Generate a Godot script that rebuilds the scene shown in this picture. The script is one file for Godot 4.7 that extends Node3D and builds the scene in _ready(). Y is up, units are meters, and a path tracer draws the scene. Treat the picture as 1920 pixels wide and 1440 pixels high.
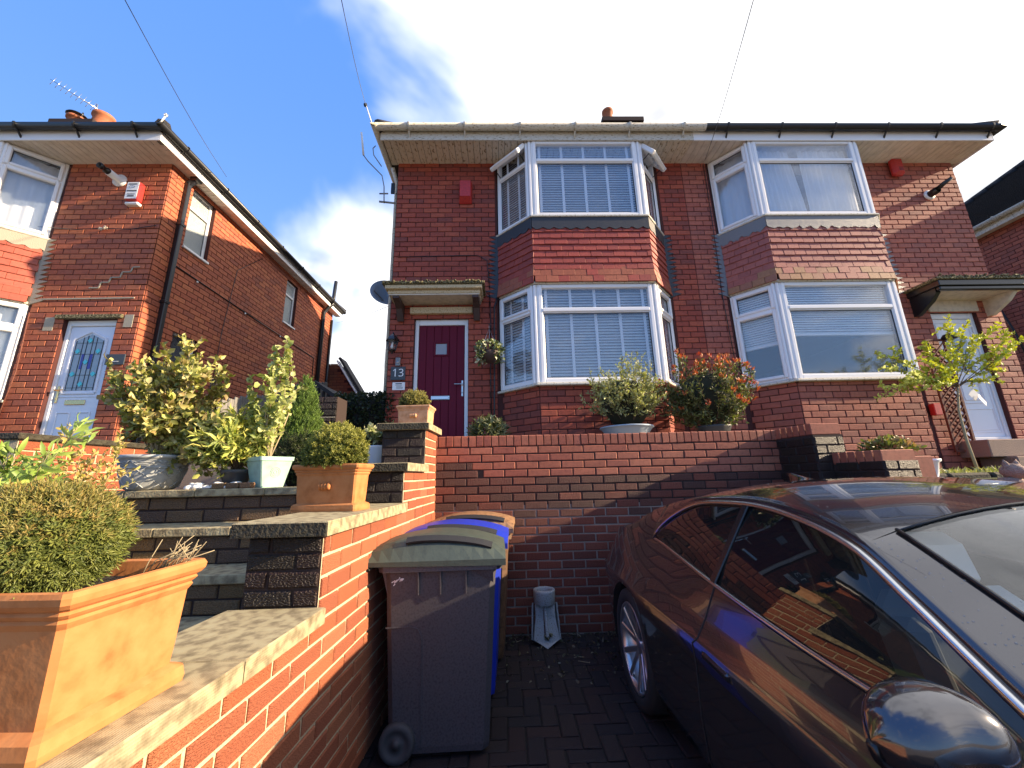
extends Node3D
# A red brick semi-detached pair and its neighbours seen from the sunken drive. x right, y up, -z into the picture, metres; the drive is y = 0.

const EYE := Vector3(0, 1.4, 0)
var rng := RandomNumberGenerator.new()
var cam_f: Vector3
var cam_r: Vector3
var cam_u: Vector3
var M := {}
var T := {}
var brick_mesh: Array = []
var edge_mesh: Array = []

class MB:
	var st := SurfaceTool.new()
	func _init(smooth := false) -> void:
		st.begin(Mesh.PRIMITIVE_TRIANGLES)
		st.set_smooth_group(1 if smooth else -1)
	func smooth(on: bool) -> void:
		st.set_smooth_group(1 if on else -1)
	func tri(a: Vector3, b: Vector3, c: Vector3) -> void:
		st.add_vertex(a)
		st.add_vertex(b)
		st.add_vertex(c)
	func quad(a: Vector3, b: Vector3, c: Vector3, d: Vector3) -> void:
		tri(a, b, c)
		tri(a, c, d)
	func mesh() -> ArrayMesh:
		st.generate_normals()
		return st.commit()
	# box centred on t; bevel chamfers every edge
	func box(t: Transform3D, s: Vector3, bevel := 0.0) -> void:
		var h := s * 0.5
		if bevel <= 0.0:
			for a in 3:
				for sg in [-1.0, 1.0]:
					var n := Vector3.ZERO
					n[a] = sg
					var u := Vector3.ZERO
					u[(a + 1) % 3] = 1.0
					var w := Vector3.ZERO
					w[(a + 2) % 3] = 1.0
					var c := n * h
					var p := [t * (c - u * h - w * h), t * (c + u * h - w * h), t * (c + u * h + w * h), t * (c - u * h + w * h)]
					if sg > 0:
						quad(p[3], p[2], p[1], p[0])
					else:
						quad(p[0], p[1], p[2], p[3])
			return
		var b := minf(bevel, minf(h.x, minf(h.y, h.z)) * 0.95)
		var g := h - Vector3(b, b, b)
		for a in 3:
			var i1 := (a + 1) % 3
			var i2 := (a + 2) % 3
			for sg in [-1.0, 1.0]:
				var q := []
				for k in [[-1, -1], [1, -1], [1, 1], [-1, 1]]:
					var p := Vector3.ZERO
					p[a] = sg * h[a]
					p[i1] = k[0] * g[i1]
					p[i2] = k[1] * g[i2]
					q.append(t * p)
				if sg > 0:
					quad(q[3], q[2], q[1], q[0])
				else:
					quad(q[0], q[1], q[2], q[3])
			for s1 in [-1.0, 1.0]:
				for s2 in [-1.0, 1.0]:
					var q := []
					for k in [[-1, 0], [1, 0], [1, 1], [-1, 1]]:
						var p := Vector3.ZERO
						p[a] = k[0] * g[a]
						p[i1] = s1 * (h[i1] if k[1] == 0 else g[i1])
						p[i2] = s2 * (g[i2] if k[1] == 0 else h[i2])
						q.append(t * p)
					if s1 * s2 > 0:
						quad(q[3], q[2], q[1], q[0])
					else:
						quad(q[0], q[1], q[2], q[3])
		for sx in [-1.0, 1.0]:
			for sy in [-1.0, 1.0]:
				for sz in [-1.0, 1.0]:
					var a1 := t * Vector3(sx * h.x, sy * g.y, sz * g.z)
					var a2 := t * Vector3(sx * g.x, sy * h.y, sz * g.z)
					var a3 := t * Vector3(sx * g.x, sy * g.y, sz * h.z)
					if sx * sy * sz > 0:
						tri(a3, a2, a1)
					else:
						tri(a1, a2, a3)
	# axis-aligned box between two corners
	func span(a: Vector3, b: Vector3, bevel := 0.0) -> void:
		box(Transform3D(Basis(), (a + b) * 0.5), (b - a).abs(), bevel)
	# bar of rectangular section between two points
	func bar(a: Vector3, b: Vector3, w: float, h: float, up := Vector3.UP, bevel := 0.0) -> void:
		var z := (b - a).normalized()
		var x := up.cross(z)
		if x.length() < 0.01:
			x = Vector3.RIGHT.cross(z)
		x = x.normalized()
		box(Transform3D(Basis(x, z.cross(x), z), (a + b) * 0.5), Vector3(w, h, a.distance_to(b)), bevel)
	func tube(pts: Array, r0: float, r1: float, sides := 6, caps := true) -> void:
		var n := pts.size()
		var rings := []
		var side := Vector3.ZERO
		for i in n:
			var d: Vector3 = (pts[mini(i + 1, n - 1)] - pts[maxi(i - 1, 0)]).normalized()
			if side == Vector3.ZERO:
				side = d.cross(Vector3.UP if absf(d.y) < 0.9 else Vector3.RIGHT).normalized()
			side = (side - d * side.dot(d)).normalized()
			var o := d.cross(side)
			var r := lerpf(r0, r1, float(i) / maxf(1, n - 1))
			var ring := []
			for k in sides:
				var a := TAU * k / sides
				ring.append(pts[i] + (side * cos(a) + o * sin(a)) * r)
			rings.append(ring)
		loft(rings, true)
		if caps:
			for k in range(1, sides - 1):
				tri(rings[0][0], rings[0][k], rings[0][k + 1])
				tri(rings[n - 1][0], rings[n - 1][k + 1], rings[n - 1][k])
	func loft(rings: Array, closed := true) -> void:
		for i in rings.size() - 1:
			var m: int = rings[i].size()
			for k in (m if closed else m - 1):
				quad(rings[i][k], rings[i + 1][k], rings[i + 1][(k + 1) % m], rings[i][(k + 1) % m])
	func fan(ring: Array, flip := false) -> void:
		for k in range(1, ring.size() - 1):
			if flip:
				tri(ring[0], ring[k + 1], ring[k])
			else:
				tri(ring[0], ring[k], ring[k + 1])
	# turned shape about the y axis of t; profile of (radius, height) upwards
	func lathe(t: Transform3D, prof: Array, segs := 24) -> void:
		var rings := []
		for p in prof:
			var ring := []
			for k in segs:
				var a := -TAU * k / segs
				ring.append(t * Vector3(p[0] * cos(a), p[1], p[0] * sin(a)))
			rings.append(ring)
		loft(rings, true)
	# polygon in the xy plane of t pulled out from z0 to z1
	func extrude(t: Transform3D, poly: PackedVector2Array, z0: float, z1: float) -> void:
		var idx := Geometry2D.triangulate_polygon(poly)
		for i in range(0, idx.size(), 3):
			var a := poly[idx[i]]
			var b := poly[idx[i + 1]]
			var c := poly[idx[i + 2]]
			if (b - a).cross(c - a) > 0:
				var s := b
				b = c
				c = s
			tri(t * Vector3(a.x, a.y, z1), t * Vector3(b.x, b.y, z1), t * Vector3(c.x, c.y, z1))
			tri(t * Vector3(a.x, a.y, z0), t * Vector3(c.x, c.y, z0), t * Vector3(b.x, b.y, z0))
		var area := 0.0
		for i in poly.size():
			area += poly[i].cross(poly[(i + 1) % poly.size()])
		for i in poly.size():
			var a := poly[i]
			var b := poly[(i + 1) % poly.size()]
			if area > 0:
				quad(t * Vector3(a.x, a.y, z0), t * Vector3(a.x, a.y, z1), t * Vector3(b.x, b.y, z1), t * Vector3(b.x, b.y, z0))
			else:
				quad(t * Vector3(b.x, b.y, z0), t * Vector3(b.x, b.y, z1), t * Vector3(a.x, a.y, z1), t * Vector3(a.x, a.y, z0))

func V(x: float, y: float, z: float) -> Vector3:
	return Vector3(x, y, -z)

func at(p: Vector3, b := Basis()) -> Transform3D:
	return Transform3D(b, p)

func rnd(a := 0.0, b := 1.0) -> float:
	return rng.randf_range(a, b)

func rv() -> Vector3:
	return Vector3(rnd(-1, 1), rnd(-1, 1), rnd(-1, 1))

# a frame whose x runs from a to b, y is up and z faces outwards
func frame(a: Vector3, b: Vector3) -> Transform3D:
	var u := (b - a)
	u.y = 0
	u = u.normalized()
	return Transform3D(Basis(u, Vector3.UP, u.cross(Vector3.UP)), a)

func part(parent: Node, called: String, what: Variant, m: Material, t := Transform3D()) -> MeshInstance3D:
	var o := MeshInstance3D.new()
	o.name = called
	o.mesh = what.mesh() if what is MB else what
	o.material_override = m
	o.transform = t
	parent.add_child(o, true)
	return o

func thing(called: String, label: String, category: String, where := Vector3.ZERO, group := "") -> Node3D:
	var o := Node3D.new()
	o.name = called
	o.position = where
	add_child(o, true)
	return tag(o, label, category, group)

func tag(o: Node3D, label: String, category := "", group := "", kind := "") -> Node3D:
	if label:
		o.set_meta("label", label)
	if category:
		o.set_meta("category", category)
	if group:
		o.set_meta("group", group)
	if kind:
		o.set_meta("kind", kind)
	return o

func many(parent: Node, called: String, mesh: Mesh, m: Material, places: Array, colors: Array = []) -> MultiMeshInstance3D:
	var mm := MultiMesh.new()
	mm.transform_format = MultiMesh.TRANSFORM_3D
	mm.use_colors = not colors.is_empty()
	mm.mesh = mesh
	mm.instance_count = places.size()
	for i in places.size():
		mm.set_instance_transform(i, places[i])
		if colors:
			mm.set_instance_color(i, colors[i])
	var o := MultiMeshInstance3D.new()
	o.name = called
	o.multimesh = mm
	o.material_override = m
	o.set_meta("kind", "stuff")
	parent.add_child(o, true)
	return o

func noise(freq: float, oct := 4, sd := 1, type := FastNoiseLite.TYPE_SIMPLEX_SMOOTH) -> FastNoiseLite:
	var n := FastNoiseLite.new()
	n.noise_type = type
	n.frequency = freq
	n.fractal_octaves = oct
	n.seed = sd
	return n

func ntex(n: FastNoiseLite, stops: Array, size := 512, sx := 1) -> NoiseTexture2D:
	var t := NoiseTexture2D.new()
	t.width = size
	t.height = size
	t.seamless = true
	t.noise = n
	var g := Gradient.new()
	var offs := PackedFloat32Array()
	var cols := PackedColorArray()
	for s in stops:
		offs.append(s[0])
		cols.append(s[1] if s[1] is Color else Color(s[1], s[1], s[1]))
	g.offsets = offs
	g.colors = cols
	t.color_ramp = g
	return t

# col is a linear base colour
func mat(called: String, col: Color, rough: float, o := {}) -> StandardMaterial3D:
	var m := StandardMaterial3D.new()
	m.resource_name = called
	m.albedo_color = col.linear_to_srgb()
	m.roughness = rough
	if o.has("alpha"):
		m.transparency = BaseMaterial3D.TRANSPARENCY_ALPHA
		m.albedo_color.a = o.alpha
	m.metallic = o.get("metal", 0.0)
	m.metallic_specular = o.get("spec", 0.5)
	if o.has("tex"):
		m.albedo_texture = o.tex
	if o.has("coat"):
		m.clearcoat_enabled = true
		m.clearcoat = o.coat
		m.clearcoat_roughness = 0.02
	if o.has("bump"):
		m.heightmap_enabled = true
		m.heightmap_texture = o.bump
		m.heightmap_scale = o.get("depth", 0.1)
	if o.has("back"):
		m.backlight_enabled = true
		m.backlight = o.back.linear_to_srgb()
	if o.get("tint", false):
		m.vertex_color_use_as_albedo = true
	if o.has("scale"):
		m.uv1_triplanar = true
		m.uv1_world_triplanar = o.get("world", true)
		m.uv1_triplanar_sharpness = 8.0
		var s: Variant = o.scale
		m.uv1_scale = s if s is Vector3 else Vector3(s, s, s)
	M[called] = m
	return m

func in_view(p: Vector3, margin := 0.03) -> float:
	var d := p - EYE
	var z := d.dot(cam_f)
	if z < 0.2:
		return 0.0
	var x := d.dot(cam_r) / z
	var y := d.dot(cam_u) / z
	if absf(x) > 1.3333 + margin or absf(y) > 1.0 + margin:
		return 0.0
	return 1.0 / z

# ---- bricks: each is a shape of its own; the largest in the picture are parts, the rest one part ----
func make_brick_meshes() -> void:
	for k in 4:
		brick_mesh.append(brick_shape(0.225, 0.078, 0.006, 0.0025))
		edge_mesh.append(brick_shape(0.225, 0.078, 0.008, 0.005))

func brick_shape(w: float, h: float, c: float, jig: float) -> ArrayMesh:
	var b := MB.new()
	var f := []
	var o := []
	var r := []
	for k in [[-1, 1], [1, 1], [1, -1], [-1, -1]]:
		var jx := rnd(-jig, jig)
		var jy := rnd(-jig, jig) * 0.6
		f.append(Vector3(k[0] * (w * 0.5 - c) + jx, k[1] * (h * 0.5 - c) + jy, 0.008 + rnd(-0.001, 0.001)))
		o.append(Vector3(k[0] * w * 0.5 + jx, k[1] * h * 0.5 + jy, 0.003))
		r.append(Vector3(k[0] * w * 0.5 + jx, k[1] * h * 0.5 + jy, -0.012))
	b.quad(f[0], f[1], f[2], f[3])
	for i in 4:
		var j := (i + 1) % 4
		b.quad(o[i], o[j], f[j], f[i])
		b.quad(r[i], r[j], o[j], o[i])
	return b.mesh()

# lays running bond on the plane of t (x along, y up, z out); openings are Rect2 in that plane
func lay(list: Array, t: Transform3D, w: float, h: float, mod: Vector2, openings: Array, shift := 0.0, tones := 5, odd := 0, joint := 0.01) -> void:
	var rows := int(round(h / mod.y))
	for j in rows:
		var y := (j + 0.5) * mod.y
		var free := [[0.0, w]]
		for op in openings:
			if y > op.position.y and y < op.end.y:
				var nf := []
				for iv in free:
					if op.position.x > iv[0] and op.position.x < iv[1]:
						nf.append([iv[0], op.position.x])
					if op.end.x > iv[0] and op.end.x < iv[1]:
						nf.append([op.end.x, iv[1]])
					if op.end.x <= iv[0] or op.position.x >= iv[1]:
						nf.append(iv)
				free = nf
		var off := shift + (mod.x * 0.5 if (j + odd) % 2 else 0.0)
		for iv in free:
			var x: float = floor((iv[0] - off) / mod.x) * mod.x + off
			while x < iv[1] - 0.02:
				var a: float = maxf(x, iv[0])
				var b: float = minf(x + mod.x, iv[1])
				if b - a > 0.035:
					var sx: float = (b - a - joint) / 0.225
					var sy: float = (mod.y - joint) / 0.078
					var p := t * Vector3((a + b) * 0.5 + rnd(-0.001, 0.001), y + rnd(-0.0015, 0.0015), rnd(-0.0015, 0.0015))
					list.append({"t": Transform3D(t.basis * Basis.from_euler(Vector3(rnd(-0.01, 0.01), rnd(-0.006, 0.006), rnd(-0.006, 0.006))) * Basis.from_scale(Vector3(sx, sy, 1)), p), "tone": rng.randi() % tones, "v": rng.randi() % 4})
				x += mod.x

func put_bricks(parent: Node3D, list: Array, meshes: Array, key: String, called := "brick", most := 300) -> void:
	for d in list:
		d.s = in_view(d.t.origin)
	list.sort_custom(func(a, b): return a.s > b.s)
	var places := [[], [], [], []]
	var cols := [[], [], [], []]
	for i in list.size():
		var d: Dictionary = list[i]
		if i < most and d.s > 0:
			part(parent, called, meshes[d.v], M[key + str(d.tone)], d.t)
		else:
			places[d.v].append(d.t)
			cols[d.v].append(M[key + str(d.tone)].albedo_color.srgb_to_linear())
	for k in 4:
		if places[k].size():
			many(parent, called + "_rest", meshes[k], M[key + "_all"], places[k], cols[k])

func tones(key: String, cols: Array, rough: float, o: Dictionary) -> void:
	for i in cols.size():
		mat(key + str(i), cols[i], rough, o)
	var o2 := o.duplicate()
	o2.tint = true
	mat(key + "_all", Color(1, 1, 1), rough, o2)

# mortar core of a wall with openings: front sheet, reveals and back sheet
func core(b: MB, t: Transform3D, w: float, h: float, openings: Array, deep: float) -> void:
	var xs := [0.0, w]
	var ys := [0.0, h]
	for op in openings:
		xs.append_array([clampf(op.position.x, 0, w), clampf(op.end.x, 0, w)])
		ys.append_array([clampf(op.position.y, 0, h), clampf(op.end.y, 0, h)])
	xs.sort()
	ys.sort()
	for i in xs.size() - 1:
		for j in ys.size() - 1:
			if xs[i + 1] - xs[i] < 0.001 or ys[j + 1] - ys[j] < 0.001:
				continue
			var c := Vector2((xs[i] + xs[i + 1]) * 0.5, (ys[j] + ys[j + 1]) * 0.5)
			var open := false
			for op in openings:
				open = open or op.has_point(c)
			if open:
				continue
			b.quad(t * Vector3(xs[i], ys[j + 1], 0), t * Vector3(xs[i + 1], ys[j + 1], 0), t * Vector3(xs[i + 1], ys[j], 0), t * Vector3(xs[i], ys[j], 0))
			b.quad(t * Vector3(xs[i], ys[j], -deep), t * Vector3(xs[i + 1], ys[j], -deep), t * Vector3(xs[i + 1], ys[j + 1], -deep), t * Vector3(xs[i], ys[j + 1], -deep))
	for op in openings:
		var x0: float = clampf(op.position.x, 0, w)
		var x1: float = clampf(op.end.x, 0, w)
		var y0: float = clampf(op.position.y, 0, h)
		var y1: float = clampf(op.end.y, 0, h)
		for e in [[x0, y0, x0, y1], [x0, y1, x1, y1], [x1, y1, x1, y0], [x1, y0, x0, y0]]:
			b.quad(t * Vector3(e[0], e[1], 0), t * Vector3(e[0], e[1], -deep), t * Vector3(e[2], e[3], -deep), t * Vector3(e[2], e[3], 0))
	b.quad(t * Vector3(0, h, 0), t * Vector3(0, h, -deep), t * Vector3(w, h, -deep), t * Vector3(w, h, 0))
	b.quad(t * Vector3(0, 0, 0), t * Vector3(0, h, 0), t * Vector3(0, h, -deep), t * Vector3(0, 0, -deep))
	b.quad(t * Vector3(w, 0, 0), t * Vector3(w, 0, -deep), t * Vector3(w, h, -deep), t * Vector3(w, h, 0))

# a bent leaf along +y, facing +z
func leaf(l: float, w: float, fold := 0.25, droop := 0.15) -> ArrayMesh:
	var b := MB.new(true)
	var mid := [Vector3.ZERO, Vector3(0, l * 0.33, droop * l * 0.2), Vector3(0, l * 0.7, droop * l * 0.05), Vector3(0, l, -droop * l)]
	var hw := [0.0, 0.5, 0.42, 0.0]
	for sg in [-1.0, 1.0]:
		var e := []
		for i in 4:
			e.append(mid[i] + Vector3(sg * w * hw[i], (-0.03 if i == 1 else 0.02) * l * (1.0 if hw[i] > 0 else 0.0), fold * w * hw[i] * 1.6))
		for i in 3:
			if sg < 0:
				if i > 0:
					b.tri(mid[i], e[i], mid[i + 1])
				if i < 2:
					b.tri(e[i] if i > 0 else mid[0], e[i + 1], mid[i + 1])
			else:
				if i > 0:
					b.tri(mid[i], mid[i + 1], e[i])
				if i < 2:
					b.tri(e[i] if i > 0 else mid[0], mid[i + 1], e[i + 1])
	return b.mesh()

# a twig tip with n small leaves, along +y
func sprig(n: int, l: float, ll: float, w: float, spread := 0.9) -> ArrayMesh:
	var b := MB.new()
	for i in n:
		var y := l * (0.15 + 0.85 * i / n)
		var a := i * 2.4 + rnd(-0.3, 0.3)
		var out := Vector3(cos(a), 0, sin(a))
		var dir := (out * spread + Vector3.UP * rnd(0.4, 0.9)).normalized()
		if i == n - 1:
			dir = Vector3.UP
		var side := dir.cross(out + Vector3(0.01, 0.3, 0)).normalized() * w * 0.5
		var p := Vector3(0, y, 0)
		var up := side.cross(dir).normalized() * w * 0.25
		var mid := p + dir * ll * 0.5
		b.tri(p, mid - side + up, p + dir * ll)
		b.tri(p, p + dir * ll, mid + side + up)
	b.quad(Vector3(-w * 0.12, 0, 0), Vector3(-w * 0.12, l, 0), Vector3(w * 0.12, l, 0), Vector3(w * 0.12, 0, 0))
	return b.mesh()

func aim(dir: Vector3, roll: float, s := 1.0) -> Basis:
	var y := dir.normalized()
	var x := y.cross(Vector3.UP if absf(y.y) < 0.95 else Vector3.RIGHT).normalized()
	var b := Basis(x, y, x.cross(y))
	return b * Basis(Vector3.UP, roll) * Basis.from_scale(Vector3(s, s, s))

func pick(pal: Array, light := 0.12) -> Color:
	var c: Color = pal[rng.randi() % pal.size()]
	c = c.lerp(pal[rng.randi() % pal.size()], rnd(0, 0.6))
	var k := 1.0 + rnd(-light, light)
	return Color(c.r * k, c.g * k, c.b * k)

func foliage(o: Node3D, mesh: Mesh, places: Array, cols: Array, singles := 0, key := "leaf") -> void:
	if singles > 0:
		var order := range(places.size())
		var off := o.position
		order.sort_custom(func(a, b): return (places[a].origin + off - EYE).length() < (places[b].origin + off - EYE).length())
		var rp := []
		var rc := []
		var shades := {}
		for k in order.size():
			if k < singles:
				var c: Color = cols[order[k]]
				var q := Vector3i(int(c.r * 30), int(c.g * 30), int(c.b * 30))
				if not shades.has(q):
					var m2: StandardMaterial3D = M[key].duplicate()
					m2.vertex_color_use_as_albedo = false
					m2.albedo_color = c.linear_to_srgb()
					shades[q] = m2
				part(o, "leaf", mesh, shades[q], places[order[k]])
			else:
				rp.append(places[order[k]])
				rc.append(cols[order[k]])
		places = rp
		cols = rc
	if places.size():
		many(o, "foliage", mesh, M[key], places, cols)

# a clipped or mounded bush: sprigs through the outer shell of an uneven ball
func bush(o: Node3D, c: Vector3, r: Vector3, n: int, mesh: Mesh, pal: Array, inner := 0.55, lump := 0.12, lo := -0.6, sc := 1.0, key := "leaf", up := 0.35, pal2: Array = [], singles := 0) -> void:
	var nz := noise(1.6, 3, rng.randi() % 1000)
	var cl := noise(9.0 / maxf(r.x, 0.1) * 0.3, 2, rng.randi() % 1000)
	var places := []
	var cols := []
	while places.size() < n:
		var d := rv()
		if d.length() > 1.0 or d.length() < 0.05:
			continue
		d = d.normalized()
		if d.y < lo:
			continue
		var k := 1.0 + lump * nz.get_noise_3d(d.x * 2, d.y * 2, d.z * 2) * 2.0 + rnd(-0.03, 0.03)
		var depth := inner + (1.0 - inner) * pow(rnd(), 0.45)
		var p := c + d * r * k * depth
		if cl.get_noise_3d(p.x * 3, p.y * 3, p.z * 3) < -0.28 and depth > 0.8:
			continue
		var nrm := (d / r).normalized()
		places.append(Transform3D(aim(nrm + rv() * 0.55 + Vector3(0, up, 0), rnd(0, TAU), sc * rnd(0.7, 1.25)), p))
		var use: Array = pal2 if pal2 and d.y + cl.get_noise_3d(p.x * 2, p.y * 2, p.z * 2) * 0.9 > 0.25 and depth > 0.75 else pal
		cols.append(pick(use))
	foliage(o, mesh, places, cols, singles, key)

# stems from base to each tip, with leaves along the outer part
func branchy(o: Node3D, base: Vector3, tips: Array, mesh: Mesh, pal: Array, per: float, r0: float, from := 0.35, sc := 1.0, key := "leaf", bark := "bark", sag := 0.0, twigs := 3, twig_len := 0.18, singles := 0) -> void:
	var st := MB.new(true)
	var places := []
	var cols := []
	for tip in tips:
		var b0: Vector3 = base + Vector3(rnd(-1, 1), 0, rnd(-1, 1)) * r0 * 3.0
		var side: Vector3 = rv() * (tip - b0).length() * 0.12
		side.y = absf(side.y) * 0.5 + sag
		var pts := []
		for i in 7:
			var s := i / 6.0
			pts.append(b0.lerp(tip, s) + side * sin(PI * s) + Vector3(0, 0.0, 0))
		st.tube(pts, r0, r0 * 0.3, 5)
		var lines := [[pts, from]]
		var len_all: float = (tip - b0).length()
		for k in twigs:
			var s := rnd(from, 0.95)
			var q: Vector3 = pts[int(s * 6)]
			var d: Vector3 = (((tip - b0).normalized() * 0.6 + rv()).normalized() + Vector3(0, 0.25, 0)).normalized() * twig_len * rnd(0.6, 1.2)
			var tp := [q, q + d * 0.5 + rv() * 0.01, q + d]
			st.tube(tp, r0 * 0.4, r0 * 0.2, 4)
			lines.append([tp, 0.15])
		for ln in lines:
			var lp: Array = ln[0]
			var ll := 0.0
			for i in lp.size() - 1:
				ll += lp[i].distance_to(lp[i + 1])
			var cnt := int(ll * (1.0 - ln[1]) * per) + 3
			for i in cnt:
				var s: float = lerpf(ln[1], 1.0, (i + rnd()) / cnt) * (lp.size() - 1)
				var a := mini(int(s), lp.size() - 2)
				var q: Vector3 = lp[a].lerp(lp[a + 1], s - a)
				var dir: Vector3 = (lp[a + 1] - lp[a]).normalized()
				places.append(Transform3D(aim(dir * 0.5 + rv() * 0.9 + Vector3(0, 0.2, 0), rnd(0, TAU), sc * rnd(0.6, 1.2)), q))
				cols.append(pick(pal))
	part(o, "stem", st, M[bark])
	foliage(o, mesh, places, cols, singles, key)
func setup() -> void:
	# camera: 90 degrees high, tipped up 13.4, turned 1.6, rolled 1.3
	var pitch := deg_to_rad(13.44)
	var yaw := deg_to_rad(1.57)
	var roll := deg_to_rad(-1.32)
	cam_f = Vector3(sin(yaw) * cos(pitch), sin(pitch), -cos(yaw) * cos(pitch))
	var r0 := Vector3(cos(yaw), 0, sin(yaw))
	var u0 := r0.cross(cam_f)
	cam_r = r0 * cos(roll) + u0 * sin(roll)
	cam_u = u0 * cos(roll) - r0 * sin(roll)
	var cam := Camera3D.new()
	cam.name = "camera"
	cam.fov = 90.0
	cam.near = 0.05
	cam.far = 2000.0
	cam.transform = Transform3D(Basis(cam_r, cam_u, -cam_f), EYE)
	add_child(cam)
	cam.current = true
	# sky
	var env := Environment.new()
	env.background_mode = Environment.BG_SKY
	env.tonemap_mode = Environment.TONE_MAPPER_LINEAR
	env.tonemap_exposure = 2.55
	env.sdfgi_enabled = true
	env.ssao_enabled = true
	env.ssil_enabled = true
	var sky := Sky.new()
	var pano := PanoramaSkyMaterial.new()
	pano.panorama = ImageTexture.create_from_image(sky_image())
	sky.sky_material = pano
	env.sky = sky
	env.background_energy_multiplier = 1.0
	var we := WorldEnvironment.new()
	we.name = "world"
	we.environment = env
	add_child(we)
	# low spring sun from the right, just off the line of the house fronts
	var sun := DirectionalLight3D.new()
	sun.name = "sun"
	var d := Vector3(-1.0, -0.385, -0.10).normalized()
	sun.transform = Transform3D(Basis.looking_at(d, Vector3.UP), Vector3(20, 20, 5))
	sun.light_energy = 1.6
	sun.light_color = Color(1.0, 0.9, 0.76)
	sun.light_angular_distance = 0.5
	sun.shadow_enabled = true
	add_child(sun)

# blue sky with broken bright cloud, thicker to the right; a cloud sheet seen in perspective
func sky_image() -> Image:
	var w := 1536
	var h := 768
	var im := Image.create(w, h, false, Image.FORMAT_RGBF)
	var n1 := noise(1.5, 7, 31)
	var n2 := noise(0.55, 3, 8)
	var n3 := noise(4.5, 5, 77)
	var top := Color(0.058, 0.148, 0.40)
	var low := Color(0.20, 0.335, 0.52)
	for j in h:
		var el := PI * 0.5 - PI * (j + 0.5) / h
		var y := sin(el)
		for i in w:
			if y < 0.0:
				im.set_pixel(i, j, Color(0.14, 0.12, 0.10) if y < -0.03 else Color(0.3, 0.36, 0.42))
				continue
			var az := TAU * (i + 0.5) / w
			var x := sin(az) * cos(el)
			var z := -cos(az) * cos(el)
			var k := 1.0 / (y + 0.22)
			var p := Vector3(x * k, z * k, 3.0)
			var wx := n2.get_noise_3d(p.x + 9.0, p.y, 0.0) * 0.3
			var wy := n2.get_noise_3d(p.x, p.y + 5.0, 7.0) * 0.3
			var f := n1.get_noise_3d(p.x + wx, p.y * 1.15 + wy, 1.0) * 0.5 + 0.5
			var fine := n3.get_noise_3d(p.x + wx * 1.4, p.y + wy, 4.0) * 0.5 + 0.5
			var right := smoothstep(-0.62, 0.30, x - 1.5 * maxf(0.0, z) + 0.25 * (n2.get_noise_2d(p.x * 0.7, p.y * 0.7)))
			var cover := lerpf(0.30, 0.90, right) + 0.16 * smoothstep(0.42, 0.12, y) * smoothstep(0.3, -0.2, z) + 0.42 * exp(-pow((atan2(x, -z) + 0.34) / 0.20, 2.0)) * smoothstep(0.68, 0.46, y)
			var dens := smoothstep(1.0 - cover - 0.14, 1.0 - cover + 0.22, f * 0.72 + fine * 0.28)
			var blue := top.lerp(low, pow(1.0 - y, 2.0))
			var thick := smoothstep(0.35, 0.95, dens) * (0.55 + 0.45 * fine)
			var bright := lerpf(0.62, 0.64, right) - 0.30 * smoothstep(0.45, 0.78, f * 0.5 + (1.0 - fine) * 0.5)
			var cl := Color(bright * 1.0, bright * 1.0, bright * 1.02)
			var c := blue.lerp(cl, dens * lerpf(0.85, 1.0, thick))
			im.set_pixel(i, j, c)
	return im

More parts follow.
